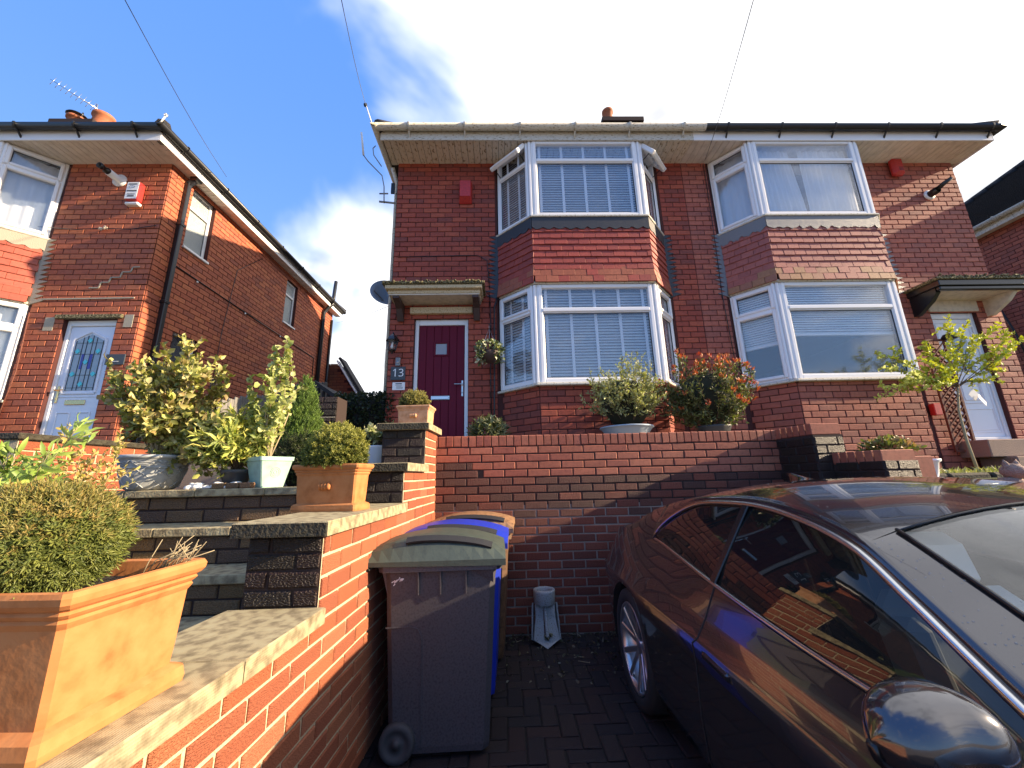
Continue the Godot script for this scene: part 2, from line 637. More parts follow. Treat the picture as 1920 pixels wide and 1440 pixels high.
func make_materials() -> void:
	T.mottle = ntex(noise(0.012, 5, 3), [[0.0, 0.84], [0.5, 0.96], [1.0, 1.0]])
	T.grain = ntex(noise(0.06, 4, 4), [[0.0, 0.6], [0.45, 0.9], [1.0, 1.0]])
	T.speck = ntex(noise(0.09, 3, 5), [[0.0, 0.7], [0.35, 0.92], [0.6, 1.0], [1.0, 1.0]])
	T.bump = ntex(noise(0.05, 4, 6), [[0.0, 0.0], [1.0, 1.0]])
	T.rustic = ntex(noise(0.035, 3, 7, FastNoiseLite.TYPE_SIMPLEX), [[0.0, 0.0], [0.45, 0.25], [0.6, 0.9], [1.0, 1.0]])
	T.streak = ntex(noise(0.02, 4, 9), [[0.0, 0.55], [0.5, 0.9], [1.0, 1.0]])
	T.moss = ntex(noise(0.02, 5, 12), [[0.0, Color(0.25, 0.23, 0.17)], [0.4, Color(0.5, 0.47, 0.36)], [0.6, Color(0.85, 0.82, 0.66)], [1.0, Color(1, 1, 0.85)]])
	T.coping = ntex(noise(0.013, 6, 14), [[0.0, Color(0.62, 0.59, 0.52)], [0.4, Color(0.84, 0.81, 0.73)], [0.6, Color(0.96, 0.94, 0.84)], [1.0, Color(1, 1, 0.92)]])
	T.terra = ntex(noise(0.014, 5, 15), [[0.0, Color(0.84, 0.77, 0.68)], [0.22, Color(0.92, 0.88, 0.82)], [0.42, Color(0.97, 0.94, 0.9)], [0.75, Color(1, 1, 1)], [1.0, Color(1, 1, 1)]])
	T.weave = weave_image()
	T.dirt = ntex(noise(0.03, 5, 21), [[0.0, Color(0.25, 0.2, 0.15)], [0.2, Color(0.72, 0.66, 0.56)], [0.33, Color(0.97, 0.95, 0.9)], [1.0, Color(1, 1, 1)]])
	# bricks of the houses, deep painted red; slightly browner next door
	tones("brick_a", [Color(0.329, 0.060, 0.031), Color(0.371, 0.069, 0.035), Color(0.301, 0.053, 0.029), Color(0.399, 0.083, 0.040), Color(0.322, 0.060, 0.033), Color(0.238, 0.053, 0.035)], 0.72, {"tex": T.mottle, "scale": 2.2, "bump": T.bump, "depth": 0.12})
	tones("brick_b", [Color(0.402, 0.106, 0.066), Color(0.446, 0.125, 0.076), Color(0.369, 0.097, 0.063), Color(0.469, 0.139, 0.084), Color(0.390, 0.111, 0.071), Color(0.335, 0.102, 0.071)], 0.72, {"tex": T.mottle, "scale": 2.2, "bump": T.bump, "depth": 0.12})
	tones("brick_c", [Color(0.440, 0.116, 0.050), Color(0.484, 0.132, 0.055), Color(0.396, 0.099, 0.045), Color(0.506, 0.149, 0.060), Color(0.418, 0.110, 0.050), Color(0.341, 0.094, 0.050)], 0.75, {"tex": T.mottle, "scale": 2.2, "bump": T.bump, "depth": 0.12})
	mat("mortar_red", Color(0.085, 0.022, 0.018), 0.9, {"tex": T.grain, "scale": 3.0})
	mat("mortar_dark", Color(0.045, 0.026, 0.022), 0.9, {"tex": T.grain, "scale": 3.0})
	mat("mortar_pale", Color(0.55, 0.45, 0.30), 0.9, {"tex": T.speck, "scale": 3.0, "bump": T.bump, "depth": 0.2})
	mat("mortar_grey", Color(0.30, 0.24, 0.20), 0.9, {"tex": T.speck, "scale": 3.0, "bump": T.bump, "depth": 0.2})
	# rough garden bricks
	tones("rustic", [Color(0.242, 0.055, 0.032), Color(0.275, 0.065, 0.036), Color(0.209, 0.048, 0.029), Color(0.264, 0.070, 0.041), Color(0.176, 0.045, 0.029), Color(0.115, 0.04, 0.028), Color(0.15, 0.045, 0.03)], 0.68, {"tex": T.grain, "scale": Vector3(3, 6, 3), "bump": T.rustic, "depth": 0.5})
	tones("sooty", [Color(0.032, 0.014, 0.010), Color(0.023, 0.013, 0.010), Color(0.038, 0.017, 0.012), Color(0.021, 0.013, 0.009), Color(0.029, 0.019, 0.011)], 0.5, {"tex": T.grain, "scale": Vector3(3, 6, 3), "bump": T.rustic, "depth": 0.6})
	tones("orange", [Color(0.435, 0.122, 0.050), Color(0.473, 0.141, 0.060), Color(0.397, 0.107, 0.045), Color(0.444, 0.146, 0.065), Color(0.378, 0.107, 0.050), Color(0.378, 0.104, 0.048), Color(0.477, 0.158, 0.076)], 0.8, {"tex": T.grain, "scale": Vector3(4, 8, 4), "bump": T.rustic, "depth": 0.35})
	tones("smooth", [Color(0.372, 0.110, 0.065), Color(0.408, 0.127, 0.070), Color(0.336, 0.094, 0.055), Color(0.432, 0.143, 0.080), Color(0.360, 0.110, 0.060)], 0.72, {"tex": T.mottle, "scale": 3.0, "bump": T.bump, "depth": 0.12})
	tones("step", [Color(0.255, 0.150, 0.070), Color(0.195, 0.120, 0.063), Color(0.285, 0.150, 0.070), Color(0.150, 0.090, 0.056), Color(0.225, 0.135, 0.056)], 0.75, {"tex": T.grain, "scale": Vector3(3, 6, 3), "bump": T.rustic, "depth": 0.4})
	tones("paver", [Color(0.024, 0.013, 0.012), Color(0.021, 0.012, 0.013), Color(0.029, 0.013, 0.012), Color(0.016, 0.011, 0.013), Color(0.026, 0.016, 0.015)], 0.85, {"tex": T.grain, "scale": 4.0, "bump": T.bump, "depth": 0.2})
	tones("tile_a", [Color(0.325, 0.053, 0.034), Color(0.364, 0.061, 0.038), Color(0.293, 0.047, 0.032), Color(0.377, 0.105, 0.050), Color(0.338, 0.089, 0.041)], 0.62, {"tex": T.mottle, "scale": 3.0, "bump": T.bump, "depth": 0.1})
	tones("tile_b", [Color(0.37, 0.11, 0.085), Color(0.41, 0.125, 0.095), Color(0.34, 0.10, 0.08), Color(0.36, 0.17, 0.08), Color(0.34, 0.14, 0.08)], 0.62, {"tex": T.mottle, "scale": 3.0, "bump": T.bump, "depth": 0.1})
	tones("tile_c", [Color(0.42, 0.10, 0.06), Color(0.45, 0.11, 0.065), Color(0.38, 0.085, 0.05), Color(0.41, 0.10, 0.06), Color(0.36, 0.09, 0.05)], 0.62, {"tex": T.mottle, "scale": 3.0, "bump": T.bump, "depth": 0.1})
	mat("underlay", Color(0.03, 0.02, 0.02), 0.9)
	mat("roof_tile", Color(0.035, 0.032, 0.033), 0.85, {"tex": T.speck, "scale": 2.0, "bump": T.rustic, "depth": 0.8})
	mat("upvc", Color(0.82, 0.82, 0.82), 0.3)
	mat("upvc_old", Color(0.68, 0.66, 0.60), 0.45, {"tex": T.dirt, "scale": 1.5})
	mat("rubber", Color(0.02, 0.02, 0.022), 0.6)
	mat("glass", Color(0.5, 0.6, 0.7), 0.0, {"alpha": 0.05, "spec": 0.7})
	mat("frosted", Color(0.62, 0.68, 0.68), 0.22, {"alpha": 0.72, "spec": 0.6, "bump": T.bump, "depth": 0.5, "scale": 9.0})
	mat("door_glass", Color(0.45, 0.5, 0.55), 0.15, {"alpha": 0.6})
	mat("leaded", Color(0.30, 0.38, 0.45), 0.12, {"bump": T.bump, "depth": 0.08, "scale": 6.0})
	mat("diamond", Color(0.10, 0.62, 0.70), 0.08)
	mat("blue_glass", Color(0.05, 0.06, 0.35), 0.1)
	mat("slat", Color(0.55, 0.57, 0.60), 0.5)
	mat("slat_white", Color(0.82, 0.83, 0.84), 0.5)
	mat("tape", Color(0.72, 0.76, 0.82), 0.8)
	mat("net", Color(0.74, 0.77, 0.82), 0.9, {"back": Color(0.4, 0.42, 0.45)})
	mat("dark_metal", Color(0.02, 0.02, 0.022), 0.4, {"metal": 0.3})
	mat("chrome", Color(0.62, 0.62, 0.64), 0.18, {"metal": 1.0})
	mat("steel", Color(0.5, 0.5, 0.52), 0.35, {"metal": 1.0})
	mat("brass", Color(0.62, 0.5, 0.24), 0.25, {"metal": 0.9})
	mat("burgundy", Color(0.125, 0.006, 0.022), 0.5, {"spec": 0.3, "bump": T.streak, "depth": 0.03, "scale": Vector3(12, 1.2, 12)})
	mat("white_door_left", Color(0.74, 0.77, 0.86), 0.32)
	mat("white_door_right", Color(0.80, 0.80, 0.82), 0.32)
	mat("lead_black", Color(0.028, 0.03, 0.036), 0.5, {"bump": T.bump, "depth": 0.2, "scale": 3.0})
	mat("lead_grey", Color(0.20, 0.205, 0.215), 0.5, {"tex": T.speck, "bump": T.bump, "depth": 0.25, "scale": 3.0})
	mat("mortar_fillet", Color(0.40, 0.36, 0.28), 0.9, {"tex": T.speck, "bump": T.bump, "depth": 0.4, "scale": 3.0})
	mat("soffit_dirty", Color(0.74, 0.69, 0.61), 0.6, {"tex": T.dirt, "scale": Vector3(1.2, 1.2, 0.6)})
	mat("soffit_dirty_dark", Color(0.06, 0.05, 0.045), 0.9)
	mat("soffit_clean", Color(0.80, 0.74, 0.66), 0.55, {"tex": T.mottle, "scale": 0.7})
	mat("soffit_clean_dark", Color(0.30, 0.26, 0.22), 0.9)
	mat("gutter_white", Color(0.60, 0.58, 0.53), 0.5, {"tex": T.dirt, "scale": Vector3(0.8, 2.5, 2.5)})
	mat("gutter_black", Color(0.014, 0.014, 0.016), 0.32)
	mat("black_paint", Color(0.012, 0.012, 0.014), 0.28)
	mat("cream_paint", Color(0.60, 0.50, 0.33), 0.7, {"tex": T.dirt, "scale": 2.5})
	mat("cream_clean", Color(0.66, 0.58, 0.46), 0.6, {"tex": T.mottle, "scale": 1.5})
	mat("mossy", Color(0.42, 0.40, 0.34), 0.95, {"tex": T.moss, "scale": 3.0, "bump": T.rustic, "depth": 1.2})
	mat("dark_timber", Color(0.06, 0.035, 0.03), 0.6)
	mat("coping", Color(0.38, 0.34, 0.26), 0.9, {"tex": T.coping, "scale": 2.2, "bump": T.weave, "depth": 0.25})
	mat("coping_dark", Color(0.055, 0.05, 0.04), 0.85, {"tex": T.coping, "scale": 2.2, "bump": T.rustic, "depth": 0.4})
	mat("tread", Color(0.42, 0.37, 0.28), 0.9, {"tex": T.coping, "scale": 2.2, "bump": T.bump, "depth": 0.2})
	mat("terracotta", Color(0.48, 0.19, 0.062), 0.85, {"tex": T.terra, "scale": 1.6, "bump": T.bump, "depth": 0.06})
	mat("terracotta_pale", Color(0.62, 0.34, 0.19), 0.8, {"tex": T.terra, "scale": 2.4, "bump": T.bump, "depth": 0.06})
	mat("chimney_pot", Color(0.42, 0.14, 0.06), 0.7, {"tex": T.mottle, "scale": 2.0})
	mat("soil", Color(0.035, 0.024, 0.016), 0.95, {"tex": T.speck, "scale": 4.0, "bump": T.rustic, "depth": 2.0})
	mat("path", Color(0.28, 0.24, 0.19), 0.9, {"tex": T.speck, "scale": 2.0})
	mat("asphalt", Color(0.20, 0.175, 0.145), 0.9, {"tex": T.speck, "scale": 2.0, "bump": T.bump, "depth": 0.4})
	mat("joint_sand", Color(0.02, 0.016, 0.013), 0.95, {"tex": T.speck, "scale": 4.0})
	mat("grass", Color(0.08, 0.10, 0.025), 0.9, {"tex": T.speck, "scale": 3.0, "bump": T.rustic, "depth": 2.0})
	mat("timber_grey", Color(0.26, 0.245, 0.225), 0.85, {"tex": T.streak, "scale": Vector3(10, 0.8, 10), "bump": T.streak, "depth": 0.2})
	mat("timber_black", Color(0.02, 0.016, 0.014), 0.8)
	mat("trellis_brown", Color(0.19, 0.06, 0.036), 0.75, {"tex": T.streak, "scale": Vector3(6, 2, 6)})
	mat("bark", Color(0.15, 0.095, 0.055), 0.9)
	mat("bark_pale", Color(0.38, 0.31, 0.19), 0.9)
	mat("leaf", Color(1, 1, 1), 0.5, {"tint": true, "back": Color(0.5, 0.55, 0.2)})
	mat("needle", Color(1, 1, 1), 0.6, {"tint": true, "back": Color(0.2, 0.25, 0.08)})
	mat("slate", Color(0.055, 0.065, 0.075), 0.5, {"tex": T.mottle, "scale": 4.0})
	mat("white_plastic", Color(0.78, 0.78, 0.78), 0.45)
	mat("red_plastic", Color(0.52, 0.035, 0.03), 0.4, {"tex": T.mottle, "scale": 3.0})
	mat("grey_metal", Color(0.22, 0.23, 0.24), 0.45, {"metal": 0.4})
	mat("ink", Color(0.03, 0.03, 0.035), 0.7)
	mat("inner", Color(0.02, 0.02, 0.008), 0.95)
	mat("bin_tan", Color(0.36, 0.2, 0.1), 0.5, {"tex": T.streak, "scale": 2.0})
	mat("stone", Color(0.36, 0.25, 0.2), 0.9, {"tex": T.speck, "scale": 4.0, "bump": T.rustic, "depth": 0.6})

# close weave of a cloth-cast concrete face
func weave_image() -> ImageTexture:
	var im := Image.create(256, 256, false, Image.FORMAT_RGB8)
	for y in 256:
		for x in 256:
			var a := sin(TAU * x / 4.0) * 0.5 + 0.5
			var b := sin(TAU * y / 4.0) * 0.5 + 0.5
			var v := clampf(0.2 + 0.55 * maxf(a * (0.6 + 0.4 * b), b * 0.7) + rnd(-0.08, 0.08), 0, 1)
			im.set_pixel(x, y, Color(v, v, v))
	return ImageTexture.create_from_image(im)

func _ready() -> void:
	rng.seed = 1313
	setup()
	make_materials()
	make_brick_meshes()
	ground()
	houses()
	garden_walls()
	fixtures()
	pots_and_planters()
	plants()
	background()
	bins()
	car()
	small_things()
# ---- the houses: half of a pair, measured from its party wall at x = px towards dir ----
const FZ := 5.45
const BZ := 4.975
const Y0 := 1.27
const EAVE := 6.55
const BACK := 11.55

func rebase(o: Node3D, base: Vector3) -> void:
	o.position = base
	for c in o.get_children():
		if c is Node3D:
			c.position -= base

func bar2(b: MB, t: Transform3D, x0: float, y0: float, x1: float, y1: float, z0: float, z1: float, bevel := 0.006) -> void:
	b.box(t * Transform3D(Basis(), Vector3((x0 + x1) * 0.5, (y0 + y1) * 0.5, (z0 + z1) * 0.5)), Vector3(x1 - x0, y1 - y0, z1 - z0), bevel)

func ring2(b: MB, t: Transform3D, x0: float, y0: float, x1: float, y1: float, w: float, z0: float, z1: float, bevel := 0.006) -> void:
	bar2(b, t, x0, y0, x0 + w, y1, z0, z1, bevel)
	bar2(b, t, x1 - w, y0, x1, y1, z0, z1, bevel)
	bar2(b, t, x0 + w, y0, x1 - w, y0 + w, z0, z1 - 0.002, bevel)
	bar2(b, t, x0 + w, y1 - w, x1 - w, y1, z0, z1 - 0.002, bevel)

func pane_at(win: Node3D, t: Transform3D, x0: float, y0: float, x1: float, y1: float, z := -0.03, m := "glass") -> void:
	var b := MB.new()
	for q in ([0.0, -0.004, -0.02, -0.024] if m == "glass" else [0.0]):   # the four faces of a double-glazed unit
		b.quad(t * Vector3(x0, y1, z + q), t * Vector3(x1, y1, z + q), t * Vector3(x1, y0, z + q), t * Vector3(x0, y0, z + q))
	part(win, "pane", b, M[m])

# black rubber seal round a pane
func seal(b: MB, t: Transform3D, x0: float, y0: float, x1: float, y1: float) -> void:
	ring2(b, t, x0, y0, x1, y1, 0.007, -0.034, -0.022, 0.0)

func blind(win: Node3D, t: Transform3D, x0: float, x1: float, y0: float, y1: float, tapes: Array, m := "slat", tilt := 0.95, step := 0.043) -> void:
	var w := x1 - x0
	var unit := BoxMesh.new()
	unit.size = Vector3(w, 0.0025, 0.048)
	var n := int((y1 - y0) / step)
	for i in n:
		part(win, "blind_slat", unit, M[m], t * Transform3D(Basis(Vector3.RIGHT, tilt + rnd(-0.05, 0.05)), Vector3((x0 + x1) * 0.5, y0 + i * step + 0.02, -0.11 + rnd(-0.001, 0.001))))
	for tx in tapes:
		var b := MB.new()
		var x: float = x0 + w * tx
		bar2(b, t, x - 0.02, y0, x + 0.02, y1, -0.083, -0.081, 0.0)
		part(win, "blind_tape", b, M.tape)

func curtain(win: Node3D, t: Transform3D, x0: float, x1: float, y0: float, y1: float, amp := 0.018, waves := 11.0, z := -0.16, m := "net", x1top := -1.0) -> void:
	var b := MB.new(true)
	var rows := []
	if x1top < 0:
		x1top = x1
	var ph := rnd(0, 6)
	for j in 9:
		var y := lerpf(y1, y0, j / 8.0)
		var row := []
		var xe := lerpf(x1top, x1, j / 8.0)
		for i in 61:
			var s := i / 60.0
			row.append(t * Vector3(lerpf(x0, xe, s), y, z + amp * (sin(s * TAU * waves + ph) + 0.5 * sin(s * TAU * waves * 0.43 + 1.0)) * (0.7 + 0.3 * j / 8.0)))
		rows.append(row)
	b.loft(rows, false)
	part(win, "curtain", b, M[m])

# one light of a bay or a wall window: frame bars into b, panes under win
func light(b: MB, sl: MB, t: Transform3D, w: float, h: float, tr: float) -> Array:
	ring2(b, t, 0, 0, w, h, 0.055, -0.075, 0.0, 0.008)
	bar2(b, t, 0.055, tr - 0.03, w - 0.055, tr + 0.03, -0.07, 0.004, 0.01)
	# inner bead
	ring2(b, t, 0.055, 0.055, w - 0.055, tr - 0.03, 0.016, -0.05, -0.012, 0.006)
	seal(sl, t, 0.071, 0.071, w - 0.071, tr - 0.046)
	return [0.071, 0.071, w - 0.071, tr - 0.046]

func casement(b: MB, t: Transform3D, x0: float, y0: float, x1: float, y1: float) -> void:
	ring2(b, t, x0, y0, x1, y1, 0.05, -0.045, 0.022, 0.012)

func house(o: Dictionary) -> Node3D:
	var root := thing("brick_house", o.label, "house")
	var px: float = o.px
	var dir: float = o.dir
	var hx := func(l: float) -> float: return px + dir * l
	var span2 := func(a: float, b: float) -> Vector2:
		return Vector2(minf(hx.call(a), hx.call(b)), maxf(hx.call(a), hx.call(b)))
	var W := 4.78
	var fx: Vector2 = span2.call(0.0, W)
	var side_x: float = hx.call(W)
	var bk: String = o.brick
	# front wall
	var ft := frame(V(fx.x, Y0, FZ), V(fx.y, Y0, FZ))
	var bayx: Vector2 = span2.call(0.46, 3.14)
	var dx: Vector2 = span2.call(o.door[0], o.door[1])
	var ops := [Rect2(bayx.x - fx.x, 2.57 - Y0, bayx.y - bayx.x, 6.53 - 2.57), Rect2(dx.x - fx.x, 1.75 - Y0, dx.y - dx.x, o.door[2] - 1.75)]
	var wb := MB.new()
	core(wb, ft, W, EAVE - Y0, ops, 0.25)
	# side wall
	var st: Transform3D
	if dir > 0:
		st = frame(V(side_x, Y0, FZ), V(side_x, Y0, BACK))
	else:
		st = frame(V(side_x, Y0, BACK), V(side_x, Y0, FZ))
	var sops := []
	for wn in o.get("side_windows", []):
		sops.append(Rect2(wn[0] - FZ, wn[2] - Y0, wn[1] - wn[0], wn[3] - wn[2]))
	core(wb, st, BACK - FZ, EAVE - Y0, sops, 0.25)
	# party and back wall, upper floor, ceiling
	wb.span(V(px - 0.06, Y0, BACK), V(px + 0.06, EAVE, FZ + 0.26))
	wb.span(V(fx.x + 0.26, Y0, BACK - 0.2), V(fx.y - 0.26, EAVE, BACK - 0.01))
	wb.span(V(fx.x + 0.26, 4.12, BACK - 0.21), V(fx.y - 0.26, 4.32, FZ + 0.26))
	wb.span(V(fx.x + 0.26, 6.42, BACK - 0.21), V(fx.y - 0.26, 6.5, FZ + 0.26))
	var wall := part(root, "wall", wb, M[o.mortar])
	var list := []
	var mod := Vector2(0.235, 0.088)
	var bops := [Rect2(bayx.x - fx.x - 0.03, 0, bayx.y - bayx.x + 0.06, 7), ops[1]]
	if not o.get("plain", false):
		lay(list, ft, W, EAVE - Y0, mod, bops, 0.0 if dir > 0 else 0.09, 6)
	if o.get("side", false):
		lay(list, st, BACK - FZ, EAVE - Y0, mod, sops, 0.0, 6, 1)
	put_bricks(wall, list, brick_mesh, bk, "brick", 300)
	if not o.get("plain", false):
		bay(root, o, hx)
		door(root, o, dx)
	eaves(root, o, hx, fx)
	# windows of the side wall
	for i in sops.size():
		side_window(root, st, sops[i], i)
	return root

func bay(root: Node3D, o: Dictionary, hx: Callable) -> void:
	var lw := [0.47, 0.9, 2.62, 3.13]
	var xs := [hx.call(lw[0]), hx.call(lw[1]), hx.call(lw[2]), hx.call(lw[3])]
	xs.sort()
	var P := func(i: int, y: float, push := 0.0) -> Vector3:
		var z := FZ if i == 0 or i == 3 else BZ - push
		var sx: float = [-1.0, -0.45, 0.45, 1.0][i] * push
		return V(xs[i] + sx, y, z)
	# brick base
	var base := MB.new()
	var list := []
	for k in 3:
		var a: Vector3 = P.call(k, Y0, -0.03)
		var b: Vector3 = P.call(k + 1, Y0, -0.03)
		var t := frame(a, b)
		core(base, t, Vector2(a.x, a.z).distance_to(Vector2(b.x, b.z)), 2.545 - Y0, [], 0.11)
		lay(list, t, Vector2(a.x, a.z).distance_to(Vector2(b.x, b.z)), 1.276, Vector2(0.235, 0.088), [], 0.03 + 0.08 * k, 6, k % 2)
	var bp := part(root, "bay_base", base, M[o.mortar])
	put_bricks(bp, list, brick_mesh, o.brick, "brick", 200)
	# two windows one above the other
	for up in 2:
		var y0: float = 2.6 if up == 0 else 5.16
		var h: float = 1.44 if up == 0 else 1.36
		var tr := h * (0.73 if up == 0 else 0.735)
		var fr := MB.new()
		var sl := MB.new()
		var jobs := []
		for k in 3:
			var a: Vector3 = P.call(k, y0, 0.0)
			var b: Vector3 = P.call(k + 1, y0, 0.0)
			var t := frame(a, b)
			var w := Vector2(a.x, a.z).distance_to(Vector2(b.x, b.z))
			var m0 := 0.045 if k > 0 else 0.0
			var m1 := 0.045 if k < 2 else 0.0
			var tt := t * Transform3D(Basis(), Vector3(m0, 0, 0))
			var ww := w - m0 - m1
			var r := light(fr, sl, tt, ww, h, tr)
			jobs.append([k, tt, ww, r])
		for k in [1, 2]:   # corner posts with ribs
			var c: Vector3 = P.call(k, y0 + h * 0.5, 0.004)
			for q in [-0.045, 0.0, 0.045]:
				var off := Vector3(q, 0, -absf(q) * 0.45 - (0.012 if q == 0.0 else 0.0) + 0.004)
				if k == 1 and q < 0 or k == 2 and q > 0:
					off.z -= 0.018
				fr.box(at(c + off + Vector3(0, 0, -0.035)), Vector3(0.043, h + 0.004, 0.075), 0.01)
		for k in [0, 2]:   # opening top light on each splay
			var tt: Transform3D = jobs[k][1]
			var ww: float = jobs[k][2]
			if not (o.get("open", false) and up == 1):
				casement(fr, tt, 0.035, tr + 0.012, ww - 0.035, h - 0.03)
				seal(sl, tt, 0.085, tr + 0.062, ww - 0.085, h - 0.08)
			if o.get("white_door", false):
				casement(fr, tt, 0.035, 0.03, ww - 0.035, tr - 0.012)
		var win := part(root, "bay_window", fr, M.upvc)
		part(win, "seal", sl, M.rubber)
		for jb in jobs:
			var k: int = jb[0]
			var tt: Transform3D = jb[1]
			var ww: float = jb[2]
			pane_at(win, tt, 0.06, 0.06, ww - 0.06, tr - 0.03)
			if k != 1 and o.get("open", false) and up == 1:
				var hinge := tt * Transform3D(Basis(Vector3.RIGHT, -0.62), Vector3(0, h - 0.03, 0.0))
				var sb := MB.new()
				var sh := h - 0.03 - tr - 0.012
				ring2(sb, hinge, 0.035, -sh, ww - 0.035, 0, 0.05, -0.02, 0.05, 0.012)
				var sash := part(win, "open_sash", sb, M.upvc)
				tag(sash, "top-hung sash standing open")
				pane_at(win, hinge, 0.08, -sh + 0.045, ww - 0.08, -0.045, 0.012)
				var arm := MB.new()
				for q in [0.07, ww - 0.07]:
					arm.bar(tt * Vector3(q, tr + 0.05, -0.01), hinge * Vector3(q, -sh * 0.75, -0.01), 0.012, 0.006)
				part(win, "stay", arm, M.dark_metal)
			else:
				pane_at(win, tt, 0.06, tr + 0.03, ww - 0.06, h - 0.06)
			var left_edge := 0.03
			if o.inside == "blinds":
				var tp := [0.06, 0.28, 0.5, 0.72, 0.94] if k == 1 else ([0.24, 0.62] if k == 0 else [0.4, 0.8])
				blind(win, tt, 0.02, ww - 0.02, 0.03, h - 0.04, tp)
			elif o.inside == "mixed" and up == 0:
				blind(win, tt, 0.02, ww - 0.02, h * 0.47 if k == 1 else h * 0.4, h - 0.04, [], "slat_white", 0.9, 0.036)
				var lb := MB.new()
				bar2(lb, tt, 0.02, (h * 0.47 if k == 1 else h * 0.4) - 0.03, ww - 0.02, h * 0.47 if k == 1 else h * 0.4, -0.13, -0.09, 0.004)
				part(win, "blind_rail", lb, M.slat_white)
			elif o.inside == "mixed":
				if k == 1:
					curtain(win, tt, 0.02, 0.8, 0.03, h - 0.05, 0.018, 9.0, -0.16, "net", 0.66)
					curtain(win, tt, 0.83, ww - 0.02, 0.03, h - 0.05, 0.018, 9.0)
				else:
					curtain(win, tt, 0.02, ww - 0.02, 0.03, h - 0.05, 0.012, 4.0)
			else:
				curtain(win, tt, 0.02, ww - 0.02, 0.03, h - 0.05, 0.014, 5.0)
		# sill
		var sb2 := MB.new()
		for k in 3:
			var a: Vector3 = P.call(k, y0 - 0.045, 0.05)
			var b: Vector3 = P.call(k + 1, y0 - 0.045, 0.05)
			var t := frame(a, b)
			var w := Vector2(a.x, a.z).distance_to(Vector2(b.x, b.z))
			sb2.box(t * Transform3D(Basis(), Vector3(w * 0.5, 0.018, -0.07)), Vector3(w + (0.004 if k == 1 else -0.004), 0.034, 0.14), 0.008)
		part(root, "window_sill", sb2, M.upvc_old)
		# head trim under the tiles
		if up == 0:
			var hb := MB.new()
			for k in 3:
				var a: Vector3 = P.call(k, y0 + h + 0.002, 0.02)
				var b: Vector3 = P.call(k + 1, y0 + h + 0.002, 0.02)
				var t := frame(a, b)
				var w := Vector2(a.x, a.z).distance_to(Vector2(b.x, b.z))
				hb.box(t * Transform3D(Basis(), Vector3(w * 0.5, 0.02, -0.06)), Vector3(w, 0.036, 0.12), 0.006)
			part(root, "window_head", hb, M.upvc_old)
	# hung tiles
	var tb := MB.new()
	var tiles := MB.new()
	var unit := []
	for q in 4:
		var ub := MB.new()
		var j := [rnd(-0.004, 0.004), rnd(-0.004, 0.004)]
		var tilt := Basis(Vector3.RIGHT, -0.15)
		ub.box(Transform3D(tilt * Basis(Vector3.FORWARD, j[0]), Vector3(0, 0, 0.012)), Vector3(0.162 + j[1], 0.14, 0.017), 0.003)
		unit.append(ub.mesh())
	var tl := []
	for k in 3:
		var a: Vector3 = P.call(k, 4.07, -0.012)
		var b: Vector3 = P.call(k + 1, 4.07, -0.012)
		var t := frame(a, b)
		var w := Vector2(a.x, a.z).distance_to(Vector2(b.x, b.z))
		tb.box(t * Transform3D(Basis(), Vector3(w * 0.5, 0.52, -0.045)), Vector3(w, 1.04, 0.08))
		for j in 9:
			var flare := maxf(0.0, (2.2 - j) * 0.012)
			var y := 0.055 + j * 0.1025
			var nx := int(ceil(w / 0.166))
			var off := 0.083 * (j % 2)
			for i in range(-1, nx + 1):
				var x0 := i * 0.166 + off
				var x1 := x0 + 0.166
				var lim0 := -0.02 if k > 0 else 0.0
				var lim1 := w + (0.02 if k < 2 else 0.0)
				x0 = maxf(x0, lim0)
				x1 = minf(x1, lim1)
				if x1 - x0 < 0.03:
					continue
				var tt := t * Transform3D(Basis(Vector3.FORWARD, rnd(-0.008, 0.008)) * Basis.from_scale(Vector3((x1 - x0) / 0.166, 1, 1)), Vector3((x0 + x1) * 0.5, y + rnd(-0.003, 0.003), flare + 0.005 + rnd(0.0, 0.004)))
				tl.append({"t": tt, "tone": (rng.randi() % 3) if j > 1 or rnd() < 0.4 else 3 + rng.randi() % 2, "v": rng.randi() % 4})
	var th := part(root, "tile_hanging", tb, M.underlay)
	put_bricks(th, tl, unit, o.tile, "hanging_tile", 300)
	# lead along the top, scalloped
	var lead := MB.new()
	for k in 3:
		var a: Vector3 = P.call(k, 5.1, 0.02)
		var b: Vector3 = P.call(k + 1, 5.1, 0.02)
		var t := frame(a, b)
		var w := Vector2(a.x, a.z).distance_to(Vector2(b.x, b.z))
		var poly := PackedVector2Array([Vector2(0, 0.02), Vector2(w, 0.02)])
		var n := int(w * 34)
		for i in n + 1:
			var s := 1.0 - float(i) / n
			var wv := -0.145 - 0.042 * absf(sin(s * w * PI / 0.165)) - (0.02 if o.get("ragged", false) and fmod(s * 9.0, 1.0) > 0.6 else 0.0) + rnd(-0.005, 0.005)
			poly.append(Vector2(s * w, wv))
		lead.extrude(t, poly, -0.004, 0.012)
	# stepped lead where the tiles meet the wall
	for sd in [0, 3]:
		var sg := -1.0 if sd == 0 else 1.0
		var x: float = xs[sd]
		var poly := PackedVector2Array()
		var inner := PackedVector2Array()
		for i in 14:
			var y := 4.05 + i * 0.0785
			var bulge := 0.05 * (1.0 - i / 13.0)
			poly.append(Vector2(x + sg * (0.03 + bulge * 0.4), y))
			poly.append(Vector2(x + sg * (0.14 + bulge + rnd(-0.02, 0.02)), y + 0.05))
		for i in 2:
			inner.append(Vector2(x - sg * 0.02, [5.14, 4.02][i]))
		poly.append_array(inner)
		var cl := poly
		lead.extrude(Transform3D(), cl, -FZ + 0.004, -FZ + 0.02)
	part(root, "lead_flashing", lead, M[o.lead])

